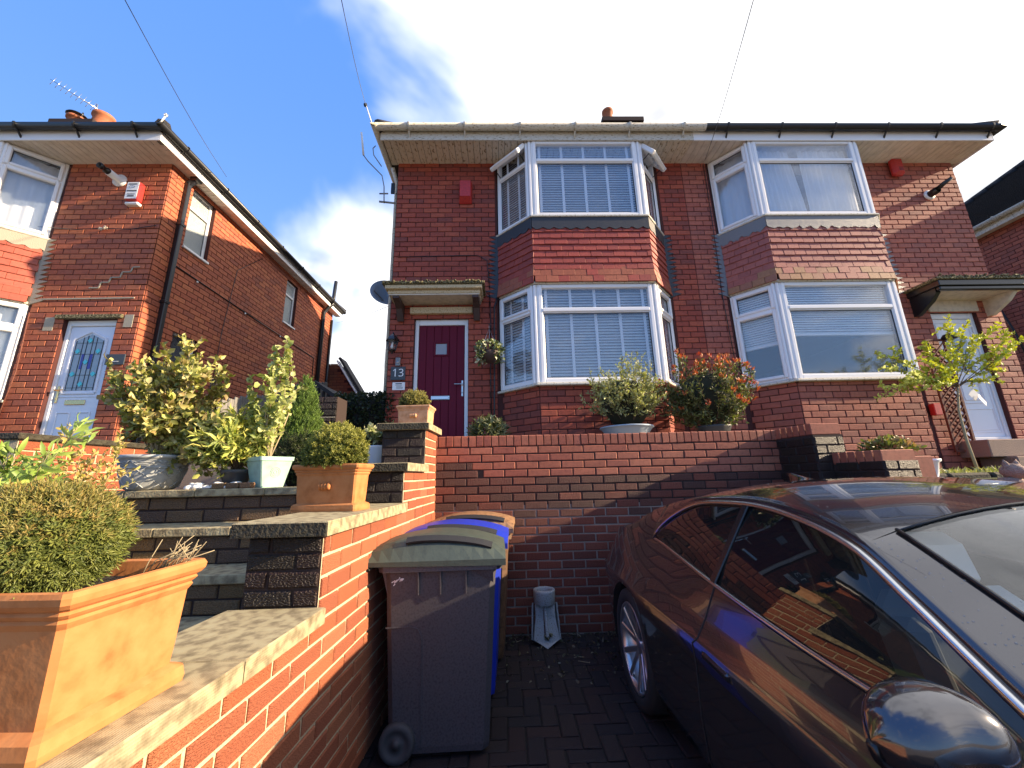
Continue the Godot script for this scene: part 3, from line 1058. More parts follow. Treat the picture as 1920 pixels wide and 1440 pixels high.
func eaves(root: Node3D, o: Dictionary, hx: Callable, fx: Vector2) -> void:
	var dir: float = o.dir
	var px: float = o.px
	var ov: float = o.get("over", 0.13)
	var ox: float = hx.call(4.78 + ov)
	var fz := 4.97
	# soffit boards
	var sb := MB.new()
	var a := V(minf(px, ox), 6.545, FZ + 0.02)
	var b := V(maxf(px, ox), 6.56, fz + 0.01)
	sb.span(a, b)
	var sx0: float = minf(hx.call(4.79), ox)
	var sx1: float = maxf(hx.call(4.79), ox)
	sb.span(V(sx0, 6.545, BACK + ov), V(sx1, 6.56, FZ + 0.02))
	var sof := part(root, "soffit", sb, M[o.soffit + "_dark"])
	var n := int(absf(ox - px) / 0.1)
	var plank := MB.new()
	plank.box(Transform3D(), Vector3(0.095, 0.012, FZ - fz + 0.03), 0.004)
	var pm := plank.mesh()
	for i in n:
		var x := px + dir * (0.05 + i * 0.1)
		if in_view(V(x, 6.54, 5.2)) > 0:
			part(sof, "soffit_board", pm, M[o.soffit], at(V(x, 6.537, (FZ + fz) * 0.5 + 0.01) + Vector3(0, rnd(-0.001, 0.001), 0)))
	if o.get("side", false):
		var sp := MB.new()
		sp.box(Transform3D(), Vector3(ov + 0.01, 0.012, 0.095), 0.004)
		var spm := sp.mesh()
		for i in 66:
			part(sof, "soffit_board", spm, M[o.soffit], at(V(hx.call(4.78 + ov * 0.5 + 0.01), 6.537, fz + 0.15 + i * 0.1)))
	# fascia
	var fb := MB.new()
	fb.span(V(px, 6.505, fz), V(ox, 6.7, fz - 0.02), 0.004)
	fb.span(V(ox, 6.505, BACK + ov), V(ox + dir * 0.02, 6.7, fz - 0.02), 0.004)
	part(root, "fascia", fb, M[o.fascia])
	# gutters
	var gm: Material = M[o.gutter]
	var prof := []
	for i in 9:
		var an := PI * i / 8.0
		prof.append(Vector2(-cos(an) * 0.062, -sin(an) * 0.075))
	for i in 9:
		var an := PI * (8 - i) / 8.0
		prof.append(Vector2(-cos(an) * 0.054, -sin(an) * 0.066))
	var gx0: float = px + dir * o.get("gutter_from", 0.0)
	var gx1: float = ox + dir * 0.075
	var cz := fz - 0.085
	var gy := 6.705
	var g := MB.new(true)
	var r0 := []
	var r1 := []
	for p in prof:
		r0.append(V(gx0, gy + p.y, cz - p.x))
		r1.append(V(gx1, gy + p.y, cz - p.x))
	g.loft([r0, r1], true)
	g.fan(r1)
	var r2 := []
	var r3 := []
	var sgx: float = ox + dir * 0.085
	for p in prof:
		r2.append(V(sgx + p.x, gy + p.y, cz - 0.06))
		r3.append(V(sgx + p.x, gy + p.y, BACK + ov))
	g.loft([r2, r3], true)
	g.fan(r2)
	var gut := part(root, "gutter", g, gm)
	var k := 0.35
	while k < absf(gx1 - gx0):
		var br := MB.new()
		var x: float = gx0 + dir * k
		for i in 8:
			var p0: Vector2 = prof[i] * 1.06
			var p1: Vector2 = prof[i + 1] * 1.06
			br.bar(V(x, gy + p0.y, cz - p0.x), V(x, gy + p1.y, cz - p1.x), 0.03, 0.006)
		br.bar(V(x, gy - 0.08, cz + 0.01), V(x, gy - 0.16, cz + 0.075), 0.02, 0.02)
		br.box(at(V(x, gy + 0.006, cz - 0.058)), Vector3(0.035, 0.02, 0.02), 0.004)
		part(gut, "bracket", br, gm)
		k += 0.86
	if o.get("side", false) or o.get("side_brackets", false):
		for i in 7:
			var br := MB.new()
			var z := 5.3 + i * 0.92
			for q in 8:
				var p0: Vector2 = prof[q] * 1.06
				var p1: Vector2 = prof[q + 1] * 1.06
				br.bar(V(sgx + p0.x, gy + p0.y, z), V(sgx + p1.x, gy + p1.y, z), 0.006, 0.03)
			br.box(at(V(sgx + dir * 0.06, gy + 0.006, z)), Vector3(0.02, 0.02, 0.035), 0.004)
			part(gut, "bracket", br, gm)
	# hipped roof
	var e0 := 6.69
	var zf := fz - 0.06
	var zb := BACK + ov + 0.06
	var oe: float = ox + dir * 0.06
	var half := (zb - zf) * 0.5
	var rise := half * 0.78
	var ridge0 := V(px, e0 + rise, zf + half)
	var ridge1 := V(oe - dir * half, e0 + rise, zf + half)
	var A := V(px, e0, zf)
	var B := V(oe, e0, zf)
	var C := V(oe, e0, zb)
	var D := V(px, e0, zb)
	var rb := MB.new()
	courses(rb, A, B, ridge0, ridge1, 30)
	courses(rb, B, C, ridge1, ridge1, 40 if o.get("plain", false) else 20)
	courses(rb, C, D, ridge1, ridge0, 20)
	var roof := part(root, "roof", rb, M.roof_tile)
	var hip := MB.new(true)
	for e in [[B, ridge1], [C, ridge1], [ridge0, ridge1]]:
		var cnt := int(e[0].distance_to(e[1]) / 0.32)
		for i in cnt:
			var p: Vector3 = e[0].lerp(e[1], float(i) / cnt) + Vector3(0, 0.03, 0)
			var q: Vector3 = e[0].lerp(e[1], (i + 0.97) / cnt) + Vector3(0, 0.045, 0)
			hip.tube([p, q], 0.1, 0.085, 8)
	part(roof, "hip_tile", hip, M.roof_tile)

# overlapping courses of tiles between an eave a-b and a top edge c-d
func courses(b: MB, a: Vector3, bb: Vector3, c: Vector3, d: Vector3, n: int) -> void:
	var nrm := (bb - a).cross(c + (Vector3.RIGHT * 0.0) - a).normalized()
	if nrm.y < 0:
		nrm = -nrm
	for i in n:
		var s0 := float(i) / n
		var s1 := float(i + 1) / n
		var p0 := a.lerp(c, s0) + nrm * 0.022
		var p1 := bb.lerp(d, s0) + nrm * 0.022
		var q0 := a.lerp(c, s1)
		var q1 := bb.lerp(d, s1)
		b.quad(q0, q1, p1, p0)
		b.quad(p0, p1, p1 - nrm * 0.03, p0 - nrm * 0.03)

func side_window(root: Node3D, st: Transform3D, r: Rect2, idx: int) -> void:
	var t := st * Transform3D(Basis(), Vector3(r.position.x, r.position.y, -0.06))
	var b := MB.new()
	var sl := MB.new()
	var h := r.size.y
	var w := r.size.x
	ring2(b, t, 0, 0, w, h, 0.05, -0.06, 0.0, 0.006)
	var tr := h * 0.68
	if idx < 2:
		bar2(b, t, 0.05, tr - 0.025, w - 0.05, tr + 0.025, -0.055, 0.004, 0.006)
	bar2(b, t, -0.02, -0.045, w + 0.02, -0.002, -0.06, 0.1, 0.006)
	var win := part(root, "side_window", b, M.upvc)
	seal(sl, t, 0.05, 0.05, w - 0.05, tr - 0.025 if idx < 2 else h - 0.05)
	part(win, "seal", sl, M.rubber)
	if idx < 2:
		pane_at(win, t, 0.05, 0.05, w - 0.05, tr - 0.025, -0.03, "frosted")
		pane_at(win, t, 0.05, tr + 0.025, w - 0.05, h - 0.05, -0.03, "frosted")
	else:
		pane_at(win, t, 0.05, 0.05, w - 0.05, h - 0.05, -0.03, "glass")

func door(root: Node3D, o: Dictionary, dx: Vector2) -> void:
	var w := dx.y - dx.x
	var h: float = o.door[2] - 1.75
	var t := frame(V(dx.x, 1.75, FZ + 0.07), V(dx.y, 1.75, FZ + 0.07))
	var fb := MB.new()
	var fw := 0.055
	bar2(fb, t, 0, 0, fw, h, -0.07, 0.02, 0.006)
	bar2(fb, t, w - fw, 0, w, h, -0.07, 0.02, 0.006)
	bar2(fb, t, fw, h - 0.09, w - fw, h, -0.07, 0.018, 0.006)
	bar2(fb, t, fw, 0, w - fw, 0.045, -0.07, 0.05, 0.006)
	part(root, "door_frame", fb, M.upvc)
	var x0 := fw + 0.004
	var x1 := w - fw - 0.004
	var y0 := 0.05
	var y1 := h - 0.095
	var dm: Material = M[o.door_mat]
	var db := MB.new()
	var zf := 0.0
	if o.door_mat == "burgundy":
		# boarded leaf with a square light
		bar2(db, t, x0, y0, x1, y1, -0.05, zf - 0.006, 0.0)
		var leaf_o := part(root, "door", db, dm)
		var pl := (x1 - x0) / 6.0
		var gx := (x0 + x1) * 0.5 - 0.005
		var gy := y1 - 0.375
		for i in 6:
			var b := MB.new()
			var u0 := x0 + i * pl + 0.003
			var u1 := x0 + (i + 1) * pl - 0.003
			if u1 > gx - 0.09 and u0 < gx + 0.09:
				bar2(b, t, u0, y0, u1, gy - 0.1, zf - 0.008, zf + 0.006, 0.004)
				bar2(b, t, u0, gy + 0.1, u1, y1, zf - 0.008, zf + 0.006, 0.004)
			else:
				bar2(b, t, u0, y0, u1, y1, zf - 0.008, zf + 0.006, 0.004)
			part(leaf_o, "door_board", b, dm)
		var gb := MB.new()
		ring2(gb, t, gx - 0.115, gy - 0.115, gx + 0.115, gy + 0.115, 0.032, zf - 0.004, zf + 0.02, 0.008)
		part(leaf_o, "glazing_bead", gb, dm)
		pane_at(leaf_o, t, gx - 0.085, gy - 0.085, gx + 0.085, gy + 0.085, zf + 0.006, "door_glass")
		var lb := MB.new()
		bar2(lb, t, gx - 0.14, 0.745, gx + 0.14, 0.81, zf + 0.004, zf + 0.02, 0.008)
		bar2(lb, t, gx - 0.12, 0.755, gx + 0.12, 0.792, zf + 0.018, zf + 0.026, 0.004)
		part(leaf_o, "letterbox", lb, M.chrome)
		handle(leaf_o, t, x1 - 0.03, 0.92, -1.0, "chrome")
	else:
		bar2(db, t, x0, y0, x1, y1, -0.05, zf, 0.004)
		var leaf_o := part(root, "door", db, dm)
		var mw := (x1 - x0)
		if o.door_mat == "white_door_left":
			var tr := MB.new()
			# two raised panels below, pointed light above
			for q in [0.13, 0.56]:
				ring2(tr, t, x0 + mw * q, y0 + 0.12, x0 + mw * (q + 0.31), y0 + 0.62, 0.022, zf - 0.004, zf + 0.014, 0.008)
			bar2(tr, t, x0, y0 + 0.83, x1, y0 + 0.845, zf - 0.004, zf + 0.008, 0.003)
			var gx0 := x0 + mw * 0.2
			var gx1 := x1 - mw * 0.2
			var gb0 := y0 + 0.93
			var gb1 := y1 - 0.22
			var ap := gb1 + 0.1
			var mid := (gx0 + gx1) * 0.5
			var outer := [Vector2(gx0 - 0.04, gb0 - 0.04), Vector2(gx1 + 0.04, gb0 - 0.04), Vector2(gx1 + 0.04, gb1 + 0.02), Vector2(mid, ap + 0.045), Vector2(gx0 - 0.04, gb1 + 0.02)]
			for i in 5:
				var p: Vector2 = outer[i]
				var q: Vector2 = outer[(i + 1) % 5]
				tr.bar(t * Vector3(p.x, p.y, zf + 0.006), t * Vector3(q.x, q.y, zf + 0.006), 0.035, 0.022, t.basis.z, 0.006)
			part(leaf_o, "moulding", tr, dm)
			var g := MB.new()
			g.extrude(t, PackedVector2Array([Vector2(gx0, gb0), Vector2(gx1, gb0), Vector2(gx1, gb1), Vector2(mid, ap), Vector2(gx0, gb1)]), zf + 0.001, zf + 0.006)
			part(leaf_o, "leaded_glass", g, M.leaded)
			var came := MB.new()
			for q in [0.0, 0.25, 0.4, 0.6, 0.75, 1.0]:
				var x := lerpf(gx0, gx1, q)
				var top := lerpf(gb1, ap, 1.0 - absf(q - 0.5) * 2.0)
				bar2(came, t, x - 0.004, gb0, x + 0.004, top, zf + 0.006, zf + 0.01, 0.0)
			for q in [0.05, 0.3, 0.72, 0.95]:
				bar2(came, t, gx0, lerpf(gb0, gb1, q) - 0.003, gx1, lerpf(gb0, gb1, q) + 0.003, zf + 0.006, zf + 0.009, 0.0)
			part(leaf_o, "came", came, M.dark_metal)
			for dmd in [[0.5, 1.0], [0.12, 0.78], [0.88, 0.78], [0.5, 0.56], [0.12, 0.32], [0.88, 0.32], [0.5, 0.12]]:
				var b := MB.new()
				var c := Vector2(lerpf(gx0, gx1, dmd[0]), lerpf(gb0, gb1, dmd[1]))
				b.extrude(t, PackedVector2Array([c + Vector2(-0.035, 0), c + Vector2(0, -0.04), c + Vector2(0.035, 0), c + Vector2(0, 0.04)]), zf + 0.006, zf + 0.013)
				part(leaf_o, "glass_diamond", b, M.diamond)
			for q in [0.36, 0.66]:
				var b := MB.new()
				bar2(b, t, lerpf(gx0, gx1, q) - 0.02, lerpf(gb0, gb1, 0.42), lerpf(gx0, gx1, q) + 0.02, lerpf(gb0, gb1, 0.72), zf + 0.006, zf + 0.009, 0.0)
				part(leaf_o, "blue_glass", b, M.blue_glass)
			var lb := MB.new()
			bar2(lb, t, mid - 0.15, y0 + 0.72, mid + 0.13, y0 + 0.79, zf, zf + 0.016, 0.006)
			part(leaf_o, "letterbox", lb, M.brass)
			handle(leaf_o, t, x0 + 0.04, 0.93, 1.0, "brass")
		else:
			var tr := MB.new()
			ring2(tr, t, x0 + mw * 0.22, y0 + 0.5, x1 - mw * 0.22, y0 + 0.86, 0.02, zf - 0.004, zf + 0.012, 0.008)
			ring2(tr, t, x0 + mw * 0.26, y0 + 0.55, x1 - mw * 0.26, y0 + 0.81, 0.012, zf - 0.004, zf + 0.016, 0.006)
			ring2(tr, t, x0 + mw * 0.1, y0 + 0.1, x1 - mw * 0.1, y0 + 0.42, 0.014, zf - 0.004, zf + 0.01, 0.005)
			ring2(tr, t, x0 + mw * 0.06, y0 + 0.06, x1 - mw * 0.06, y1 - 0.06, 0.014, zf - 0.004, zf + 0.01, 0.005)
			part(leaf_o, "moulding", tr, dm)
			var poly := PackedVector2Array([Vector2(x0 + mw * 0.22, y0 + 1.0), Vector2(x1 - mw * 0.22, y0 + 1.0)])
			for i in 11:
				var s := i / 10.0
				poly.append(Vector2(lerpf(x1 - mw * 0.22, x0 + mw * 0.22, s), y1 - 0.36 + 0.12 * sin(PI * s)))
			var g := MB.new()
			g.extrude(t, poly, zf + 0.001, zf + 0.006)
			part(leaf_o, "arched_glass", g, M.leaded)
			var fan := MB.new()
			for an in [0.6, 1.0, 1.4, 1.8, 2.2]:
				var c := Vector2((x0 + x1) * 0.5, y0 + 1.0)
				var e := c + Vector2(cos(an) * 0.2, sin(an) * 0.42)
				e.x = clampf(e.x, x0 + mw * 0.22, x1 - mw * 0.22)
				fan.bar(t * Vector3(c.x, c.y, zf + 0.008), t * Vector3(e.x, e.y, zf + 0.008), 0.006, 0.004, t.basis.z)
			part(leaf_o, "came", fan, M.dark_metal)
			handle(leaf_o, t, x0 + 0.05, 0.93, 1.0, "brass")

func handle(p: Node3D, t: Transform3D, x: float, y: float, sg: float, m: String) -> void:
	var b := MB.new()
	bar2(b, t, x - 0.017, y - 0.13, x + 0.017, y + 0.12, 0.0, 0.018, 0.01)
	b.bar(t * Vector3(x, y + 0.05, 0.015), t * Vector3(x, y + 0.05, 0.06), 0.02, 0.02)
	b.bar(t * Vector3(x - sg * 0.01, y + 0.05, 0.055), t * Vector3(x + sg * 0.12, y + 0.052, 0.055), 0.02, 0.016, Vector3.UP, 0.006)
	b.box(t * Transform3D(Basis(), Vector3(x, y - 0.07, 0.02)), Vector3(0.012, 0.024, 0.01), 0.004)
	part(p, "handle", b, M[m])
# ---- ground and garden walls ----
const SK := 0.0523    # the side wall leans 3 degrees off the line of sight
const CK := 0.9986

func sk(s: float, off := 0.0) -> Vector2:
	return Vector2(-0.669 + s * SK - off * CK, 3.9 + s * CK + off * SK)

# upright prism on a footprint of (x, z forward); small chamfer round the top edge
func prism(b: MB, fp: Array, y0: float, y1: float, ch := 0.0) -> void:
	var c := Vector2.ZERO
	for p in fp:
		c += p / fp.size()
	var r0 := []
	var r1 := []
	var r2 := []
	for p in fp:
		var q: Vector2 = p
		var into := (c - q).normalized() * ch
		r0.append(V(q.x, y0, q.y))
		r1.append(V(q.x, y1 - ch, q.y))
		r2.append(V(q.x + into.x, y1, q.y + into.y))
	b.loft([r0, r1, r2] if ch > 0 else [r0, r2], true)
	b.fan(r2)
	b.fan(r0, true)

func struct(called: String, b: Variant, m: Material, label: String) -> MeshInstance3D:
	var o := part(self, called, b, m)
	tag(o, label, "", "", "structure")
	return o

func ground() -> void:
	var b := MB.new()
	b.span(Vector3(-400, -0.5, -400), Vector3(400, -0.06, 400))
	struct("ground", b, M.asphalt, "dark ground under the gardens and the street")
	b = MB.new()
	b.span(V(-1.6, -0.055, 3.95), V(4.2, -0.012, -3.0))
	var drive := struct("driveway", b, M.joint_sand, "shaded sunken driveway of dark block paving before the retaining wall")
	var list := []
	var w := 0.1
	for i in range(-9, 30):
		for j in range(0, 40):
			var m := posmod(i - j, 4)
			if m != 0 and m != 2:
				continue
			var hor := m == 0
			var x0 := i * w
			var z0 := 3.9 - (j + 1) * w
			var c := Vector2(x0 + w, z0 + w * 0.5) if hor else Vector2(x0 + w * 0.5, z0 + w)
			if c.y > 3.86 or c.x < -1.5:
				continue
			var turn := Basis() if hor else Basis(Vector3.BACK, PI * 0.5)
			var up := Basis(Vector3.RIGHT, Vector3.FORWARD, Vector3.UP)
			list.append({"t": Transform3D(up * turn * Basis.from_euler(Vector3(rnd(-0.02, 0.02), rnd(-0.02, 0.02), rnd(-0.01, 0.01))) * Basis.from_scale(Vector3(0.192 / 0.225, 0.093 / 0.078, 1)), V(c.x, -0.008 + rnd(-0.002, 0.002), c.y)), "tone": rng.randi() % 5, "v": rng.randi() % 4})
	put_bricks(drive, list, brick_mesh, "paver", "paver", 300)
	# raised ground behind the walls
	b = MB.new()
	prism(b, [Vector2(-1.62, 4.21), Vector2(-1.62, 5.5), Vector2(3.1, 5.5), Vector2(3.0, 4.12), Vector2(-0.72, 4.12), Vector2(-1.06, 4.1)], 0.0, 1.748)
	struct("terrace", b, M.path, "paved terrace in front of the house with the burgundy door")
	b = MB.new()
	b.span(V(-3.62, -0.05, 12.5), V(-1.6, 1.742, 4.2))
	b.span(V(-1.6, -0.05, 30), V(20, 1.74, 11.6))
	b.span(V(-40, -0.05, 40), V(20, 1.735, 12.5))
	struct("path", b, M.path, "path between the two houses")
	b = MB.new()
	b.span(V(-3.64, -0.04, 4.2), V(-1.07, 1.31, 2.6))
	struct("planting_bed", b, M.soil, "raised bed holding the pots beside the steps")
	b = MB.new()
	b.span(V(-3.64, -0.04, 2.6), V(-2.31, 1.09, 0.4))
	struct("side_bed", b, M.soil, "soil bed beside the dividing wall")
	b = MB.new()
	b.span(V(-30, -0.04, 5.5), V(-3.76, 1.55, 1.5))
	struct("neighbour_garden", b, M.grass, "front garden of the house on the left")
	b = MB.new()
	b.span(V(3.3, -0.04, 5.5), V(30, 1.28, 3.42))
	b.span(V(3.3, -0.04, 3.42), V(30, 1.1, 1.2))
	b.span(V(9.4, -0.04, 30), V(30, 1.26, 5.5))
	struct("right_garden", b, M.grass, "raised front garden of the house on the right")

func garden_walls() -> void:
	# --- stepped wall along the left of the drive
	var wall := thing("garden_wall", "stepped brick side wall with pale concrete copings left of the drive", "wall")
	var b := MB.new()
	var S := [[-4.2, -2.12, 0.83, 0.33], [-2.12, -1.02, 1.17, 0.31], [-1.02, -0.43, 1.45, 0.31], [-0.43, 0.03, 1.82, 0.38]]
	for q in S:
		prism(b, [sk(q[0]), sk(q[0], q[3]), sk(q[1] + 0.001, q[3]), sk(q[1] + 0.001)], -0.05, q[2])
	var cw := part(wall, "core", b, M.mortar_pale)
	var list := []
	var y0 := 0.0
	var mod := Vector2(0.232, 0.0762)
	var starts := [-4.2, -2.12, -1.02, -0.43]
	var tops := [0.83, 1.17, 1.45, 1.82]
	for i in 4:
		var a := sk(starts[i])
		var e := sk(0.03)
		var t := frame(V(a.x, y0, a.y), V(e.x, y0, e.y))
		var hh: float = tops[i] - y0
		var rows := int(round(hh / mod.y))
		lay(list, t, 0.03 - starts[i], hh, Vector2(0.225, hh / rows), [], 0.06 * i, 7, i, 0.012)
		y0 = tops[i]
	put_bricks(cw, list, edge_mesh if false else brick_mesh, "orange", "brick", 300)
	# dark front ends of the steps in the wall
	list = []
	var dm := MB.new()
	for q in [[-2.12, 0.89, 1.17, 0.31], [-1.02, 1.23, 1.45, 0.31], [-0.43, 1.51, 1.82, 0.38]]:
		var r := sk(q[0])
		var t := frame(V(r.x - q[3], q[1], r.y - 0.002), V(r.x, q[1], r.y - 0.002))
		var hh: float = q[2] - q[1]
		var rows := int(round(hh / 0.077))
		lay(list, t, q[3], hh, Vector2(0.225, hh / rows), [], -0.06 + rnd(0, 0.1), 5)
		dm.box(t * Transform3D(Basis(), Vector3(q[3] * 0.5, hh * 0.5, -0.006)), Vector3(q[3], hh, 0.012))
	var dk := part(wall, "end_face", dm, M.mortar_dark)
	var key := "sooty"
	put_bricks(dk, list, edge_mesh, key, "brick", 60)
	# copings
	for q in [[-4.2, -3.6, 0.83, 0.36, 0], [-3.597, -3.1, 0.83, 0.36, 0], [-3.097, -2.602, 0.83, 0.36, 0], [-2.598, -2.13, 0.83, 0.36, 0], [-2.17, -1.6, 1.17, 0.36, 1], [-1.597, -1.03, 1.17, 0.36, 1], [-1.06, -0.44, 1.45, 0.35, 1], [-0.47, 0.07, 1.82, 0.42, 1]]:
		var cb := MB.new()
		var o := 0.04
		var front := 0.0 
		prism(cb, [sk(q[0] + front, -o), Vector2(sk(q[0] + front).x - q[3], sk(q[0] + front, -o).y), Vector2(sk(q[1]).x - q[3], sk(q[1], -o).y), sk(q[1], -o)], q[2] + 0.001, q[2] + 0.061, 0.005)
		part(wall, "coping_slab", cb, M.coping)
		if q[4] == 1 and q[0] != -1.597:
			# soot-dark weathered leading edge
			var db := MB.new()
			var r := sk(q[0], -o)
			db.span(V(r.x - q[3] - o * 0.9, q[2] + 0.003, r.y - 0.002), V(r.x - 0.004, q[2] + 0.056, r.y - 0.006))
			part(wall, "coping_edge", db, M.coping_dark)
	# --- retaining wall at the back of the drive
	var rw := thing("retaining_wall", "brick retaining wall behind the bins and the car, smooth bricks over rough", "wall", V(1.07, 0, 3.9))
	var rx0 := -0.72
	var rx1 := 2.84
	var cb := MB.new()
	cb.span(V(rx0, -0.05, 4.12), V(rx1, 1.12, 3.9))
	var low := part(rw, "lower_core", cb, M.mortar_grey)
	cb = MB.new()
	cb.span(V(rx0, 1.12, 4.12), V(rx1, 1.79, 3.9))
	var upc := part(rw, "upper_core", cb, M.mortar_dark)
	var lo := []
	var hi := []
	lay(lo, frame(V(rx0, 0, 3.9), V(rx1, 0, 3.9)), rx1 - rx0, 1.386, Vector2(0.225, 0.077), [], 0.02, 5, 0, 0.012)
	lay(lo, frame(V(rx0, 1.386, 3.9), V(rx1, 1.386, 3.9)), 0.5, 0.15, Vector2(0.225, 0.075), [Rect2(0.42, 0.075, 1, 1)], 0.02, 5)
	lay(hi, frame(V(rx0, 1.386, 3.9), V(rx1, 1.386, 3.9)), rx1 - rx0, 0.3, Vector2(0.227, 0.075), [Rect2(-1, 0, 1.52, 0.074), Rect2(-1, 0.075, 1.41, 0.074)], 0.05, 5)
	var nn := int((rx1 - rx0) / 0.0755)
	for i in nn:
		hi.append({"t": Transform3D(Basis.from_euler(Vector3(0, 0, rnd(-0.02, 0.02))) * Basis.from_scale(Vector3(0.0665 / 0.225, 0.106 / 0.078, 1)), V(rx0 + (i + 0.5) * 0.0755, 1.744 + rnd(-0.002, 0.002), 3.9 - rnd(0.0, 0.004))), "tone": rng.randi() % 5, "v": rng.randi() % 4})
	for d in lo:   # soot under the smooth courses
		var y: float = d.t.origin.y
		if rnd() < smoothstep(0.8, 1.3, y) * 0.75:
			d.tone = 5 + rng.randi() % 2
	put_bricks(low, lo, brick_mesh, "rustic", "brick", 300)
	put_bricks(upc, hi, brick_mesh, "smooth", "brick", 300)
	for c in rw.get_children():
		c.position -= rw.position
	# --- stepped wall on the right of the drive
	var dv := thing("dividing_wall", "low stepped brick wall right of the drive, sooty below brick-on-edge caps", "wall")
	var db := MB.new()
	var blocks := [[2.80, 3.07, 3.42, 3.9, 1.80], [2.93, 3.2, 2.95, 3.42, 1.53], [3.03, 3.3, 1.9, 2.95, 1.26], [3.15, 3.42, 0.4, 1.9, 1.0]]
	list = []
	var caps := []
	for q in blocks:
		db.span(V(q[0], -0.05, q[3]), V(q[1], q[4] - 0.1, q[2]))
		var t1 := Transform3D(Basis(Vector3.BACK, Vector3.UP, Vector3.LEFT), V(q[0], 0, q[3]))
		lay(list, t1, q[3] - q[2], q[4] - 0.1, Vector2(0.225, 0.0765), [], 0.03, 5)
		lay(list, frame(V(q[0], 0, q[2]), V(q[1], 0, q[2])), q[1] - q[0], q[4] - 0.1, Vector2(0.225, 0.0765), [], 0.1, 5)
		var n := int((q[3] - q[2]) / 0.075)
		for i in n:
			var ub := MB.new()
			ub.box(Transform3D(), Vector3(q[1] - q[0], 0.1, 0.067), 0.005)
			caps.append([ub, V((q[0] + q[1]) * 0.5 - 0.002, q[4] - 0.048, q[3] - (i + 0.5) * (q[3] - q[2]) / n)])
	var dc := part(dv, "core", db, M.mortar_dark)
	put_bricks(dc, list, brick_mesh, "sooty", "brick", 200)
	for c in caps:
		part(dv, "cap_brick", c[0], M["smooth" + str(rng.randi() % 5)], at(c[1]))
	# --- steps up from the street, left of the side wall
	var steps := thing("garden_steps", "garden steps of worn slabs on dark brick risers left of the side wall", "steps")
	var levels := [[2.53, 1.362, -2.75, -1.055], [2.27, 1.165, -2.3, -1.07], [2.05, 0.975, -2.3, -1.08], [1.8, 0.79, -2.3, -1.13], [1.55, 0.6, -2.3, -1.14], [1.3, 0.41, -2.3, -1.15]]
	var core_b := MB.new()
	list = []
	for i in levels.size():
		var q: Array = levels[i]
		var below: float = levels[i + 1][1] if i < levels.size() - 1 else 0.2
		if i > 0:
			core_b.span(V(q[2], -0.05, levels[i - 1][0]), V(q[3], q[1] - 0.045, q[0]))
		else:
			core_b.span(V(q[2], -0.05, q[0] + 0.14), V(q[3], q[1] - 0.045, q[0]))
		var t := frame(V(q[2], below, q[0]), V(q[3], below, q[0]))
		var hh: float = q[1] - 0.045 - below
		lay(list, t, q[3] - q[2], hh, Vector2(0.225, hh / 2.0), [], 0.07 * i, 5)
		var n := 4 if i == 0 else 3
		for k in n:
			var sb := MB.new()
			var xa := lerpf(q[2], q[3], float(k) / n) + 0.002
			var xb := lerpf(q[2], q[3], float(k + 1) / n) - 0.002
			var zb: float = q[0] + (0.14 if i == 0 else levels[i - 1][0] - q[0])
			sb.span(V(xa, q[1] - 0.045, zb - 0.002), V(xb, q[1], q[0] - 0.035), 0.005)
			part(steps, "tread_slab", sb, M.tread)
	var sc := part(steps, "riser", core_b, M.mortar_dark)
	put_bricks(sc, list, brick_mesh, "step", "brick", 120)
	# --- wall between the two front gardens
	var bw := thing("boundary_wall", "sunlit orange brick wall between the front gardens, behind the potted shrubs", "wall", V(-3.7, 0, 4))
	var bb := MB.new()
	bb.span(V(-3.76, -0.05, 6.2), V(-3.655, 1.75, 3.0))
	bb.span(V(-3.76, -0.05, 3.0), V(-3.655, 1.36, 1.6))
	var bc := part(bw, "core", bb, M.mortar_pale)
	list = []
	lay(list, frame(V(-3.655, 0.9, 3.0), V(-3.655, 0.9, 6.2)), 3.2, 0.85, Vector2(0.235, 0.077), [], 0.0, 5)
	lay(list, frame(V(-3.655, 0.9, 1.6), V(-3.655, 0.9, 3.0)), 1.4, 0.46, Vector2(0.235, 0.077), [], 0.05, 5)
	put_bricks(bc, list, brick_mesh, "orange", "brick", 200)
	var cp := MB.new()
	cp.span(V(-3.79, 1.751, 6.2), V(-3.62, 1.80, 2.97), 0.006)
	cp.span(V(-3.79, 1.361, 2.96), V(-3.62, 1.41, 1.6), 0.006)
	part(bw, "coping", cp, M.coping_dark)
	for c in bw.get_children():
		c.position -= bw.position

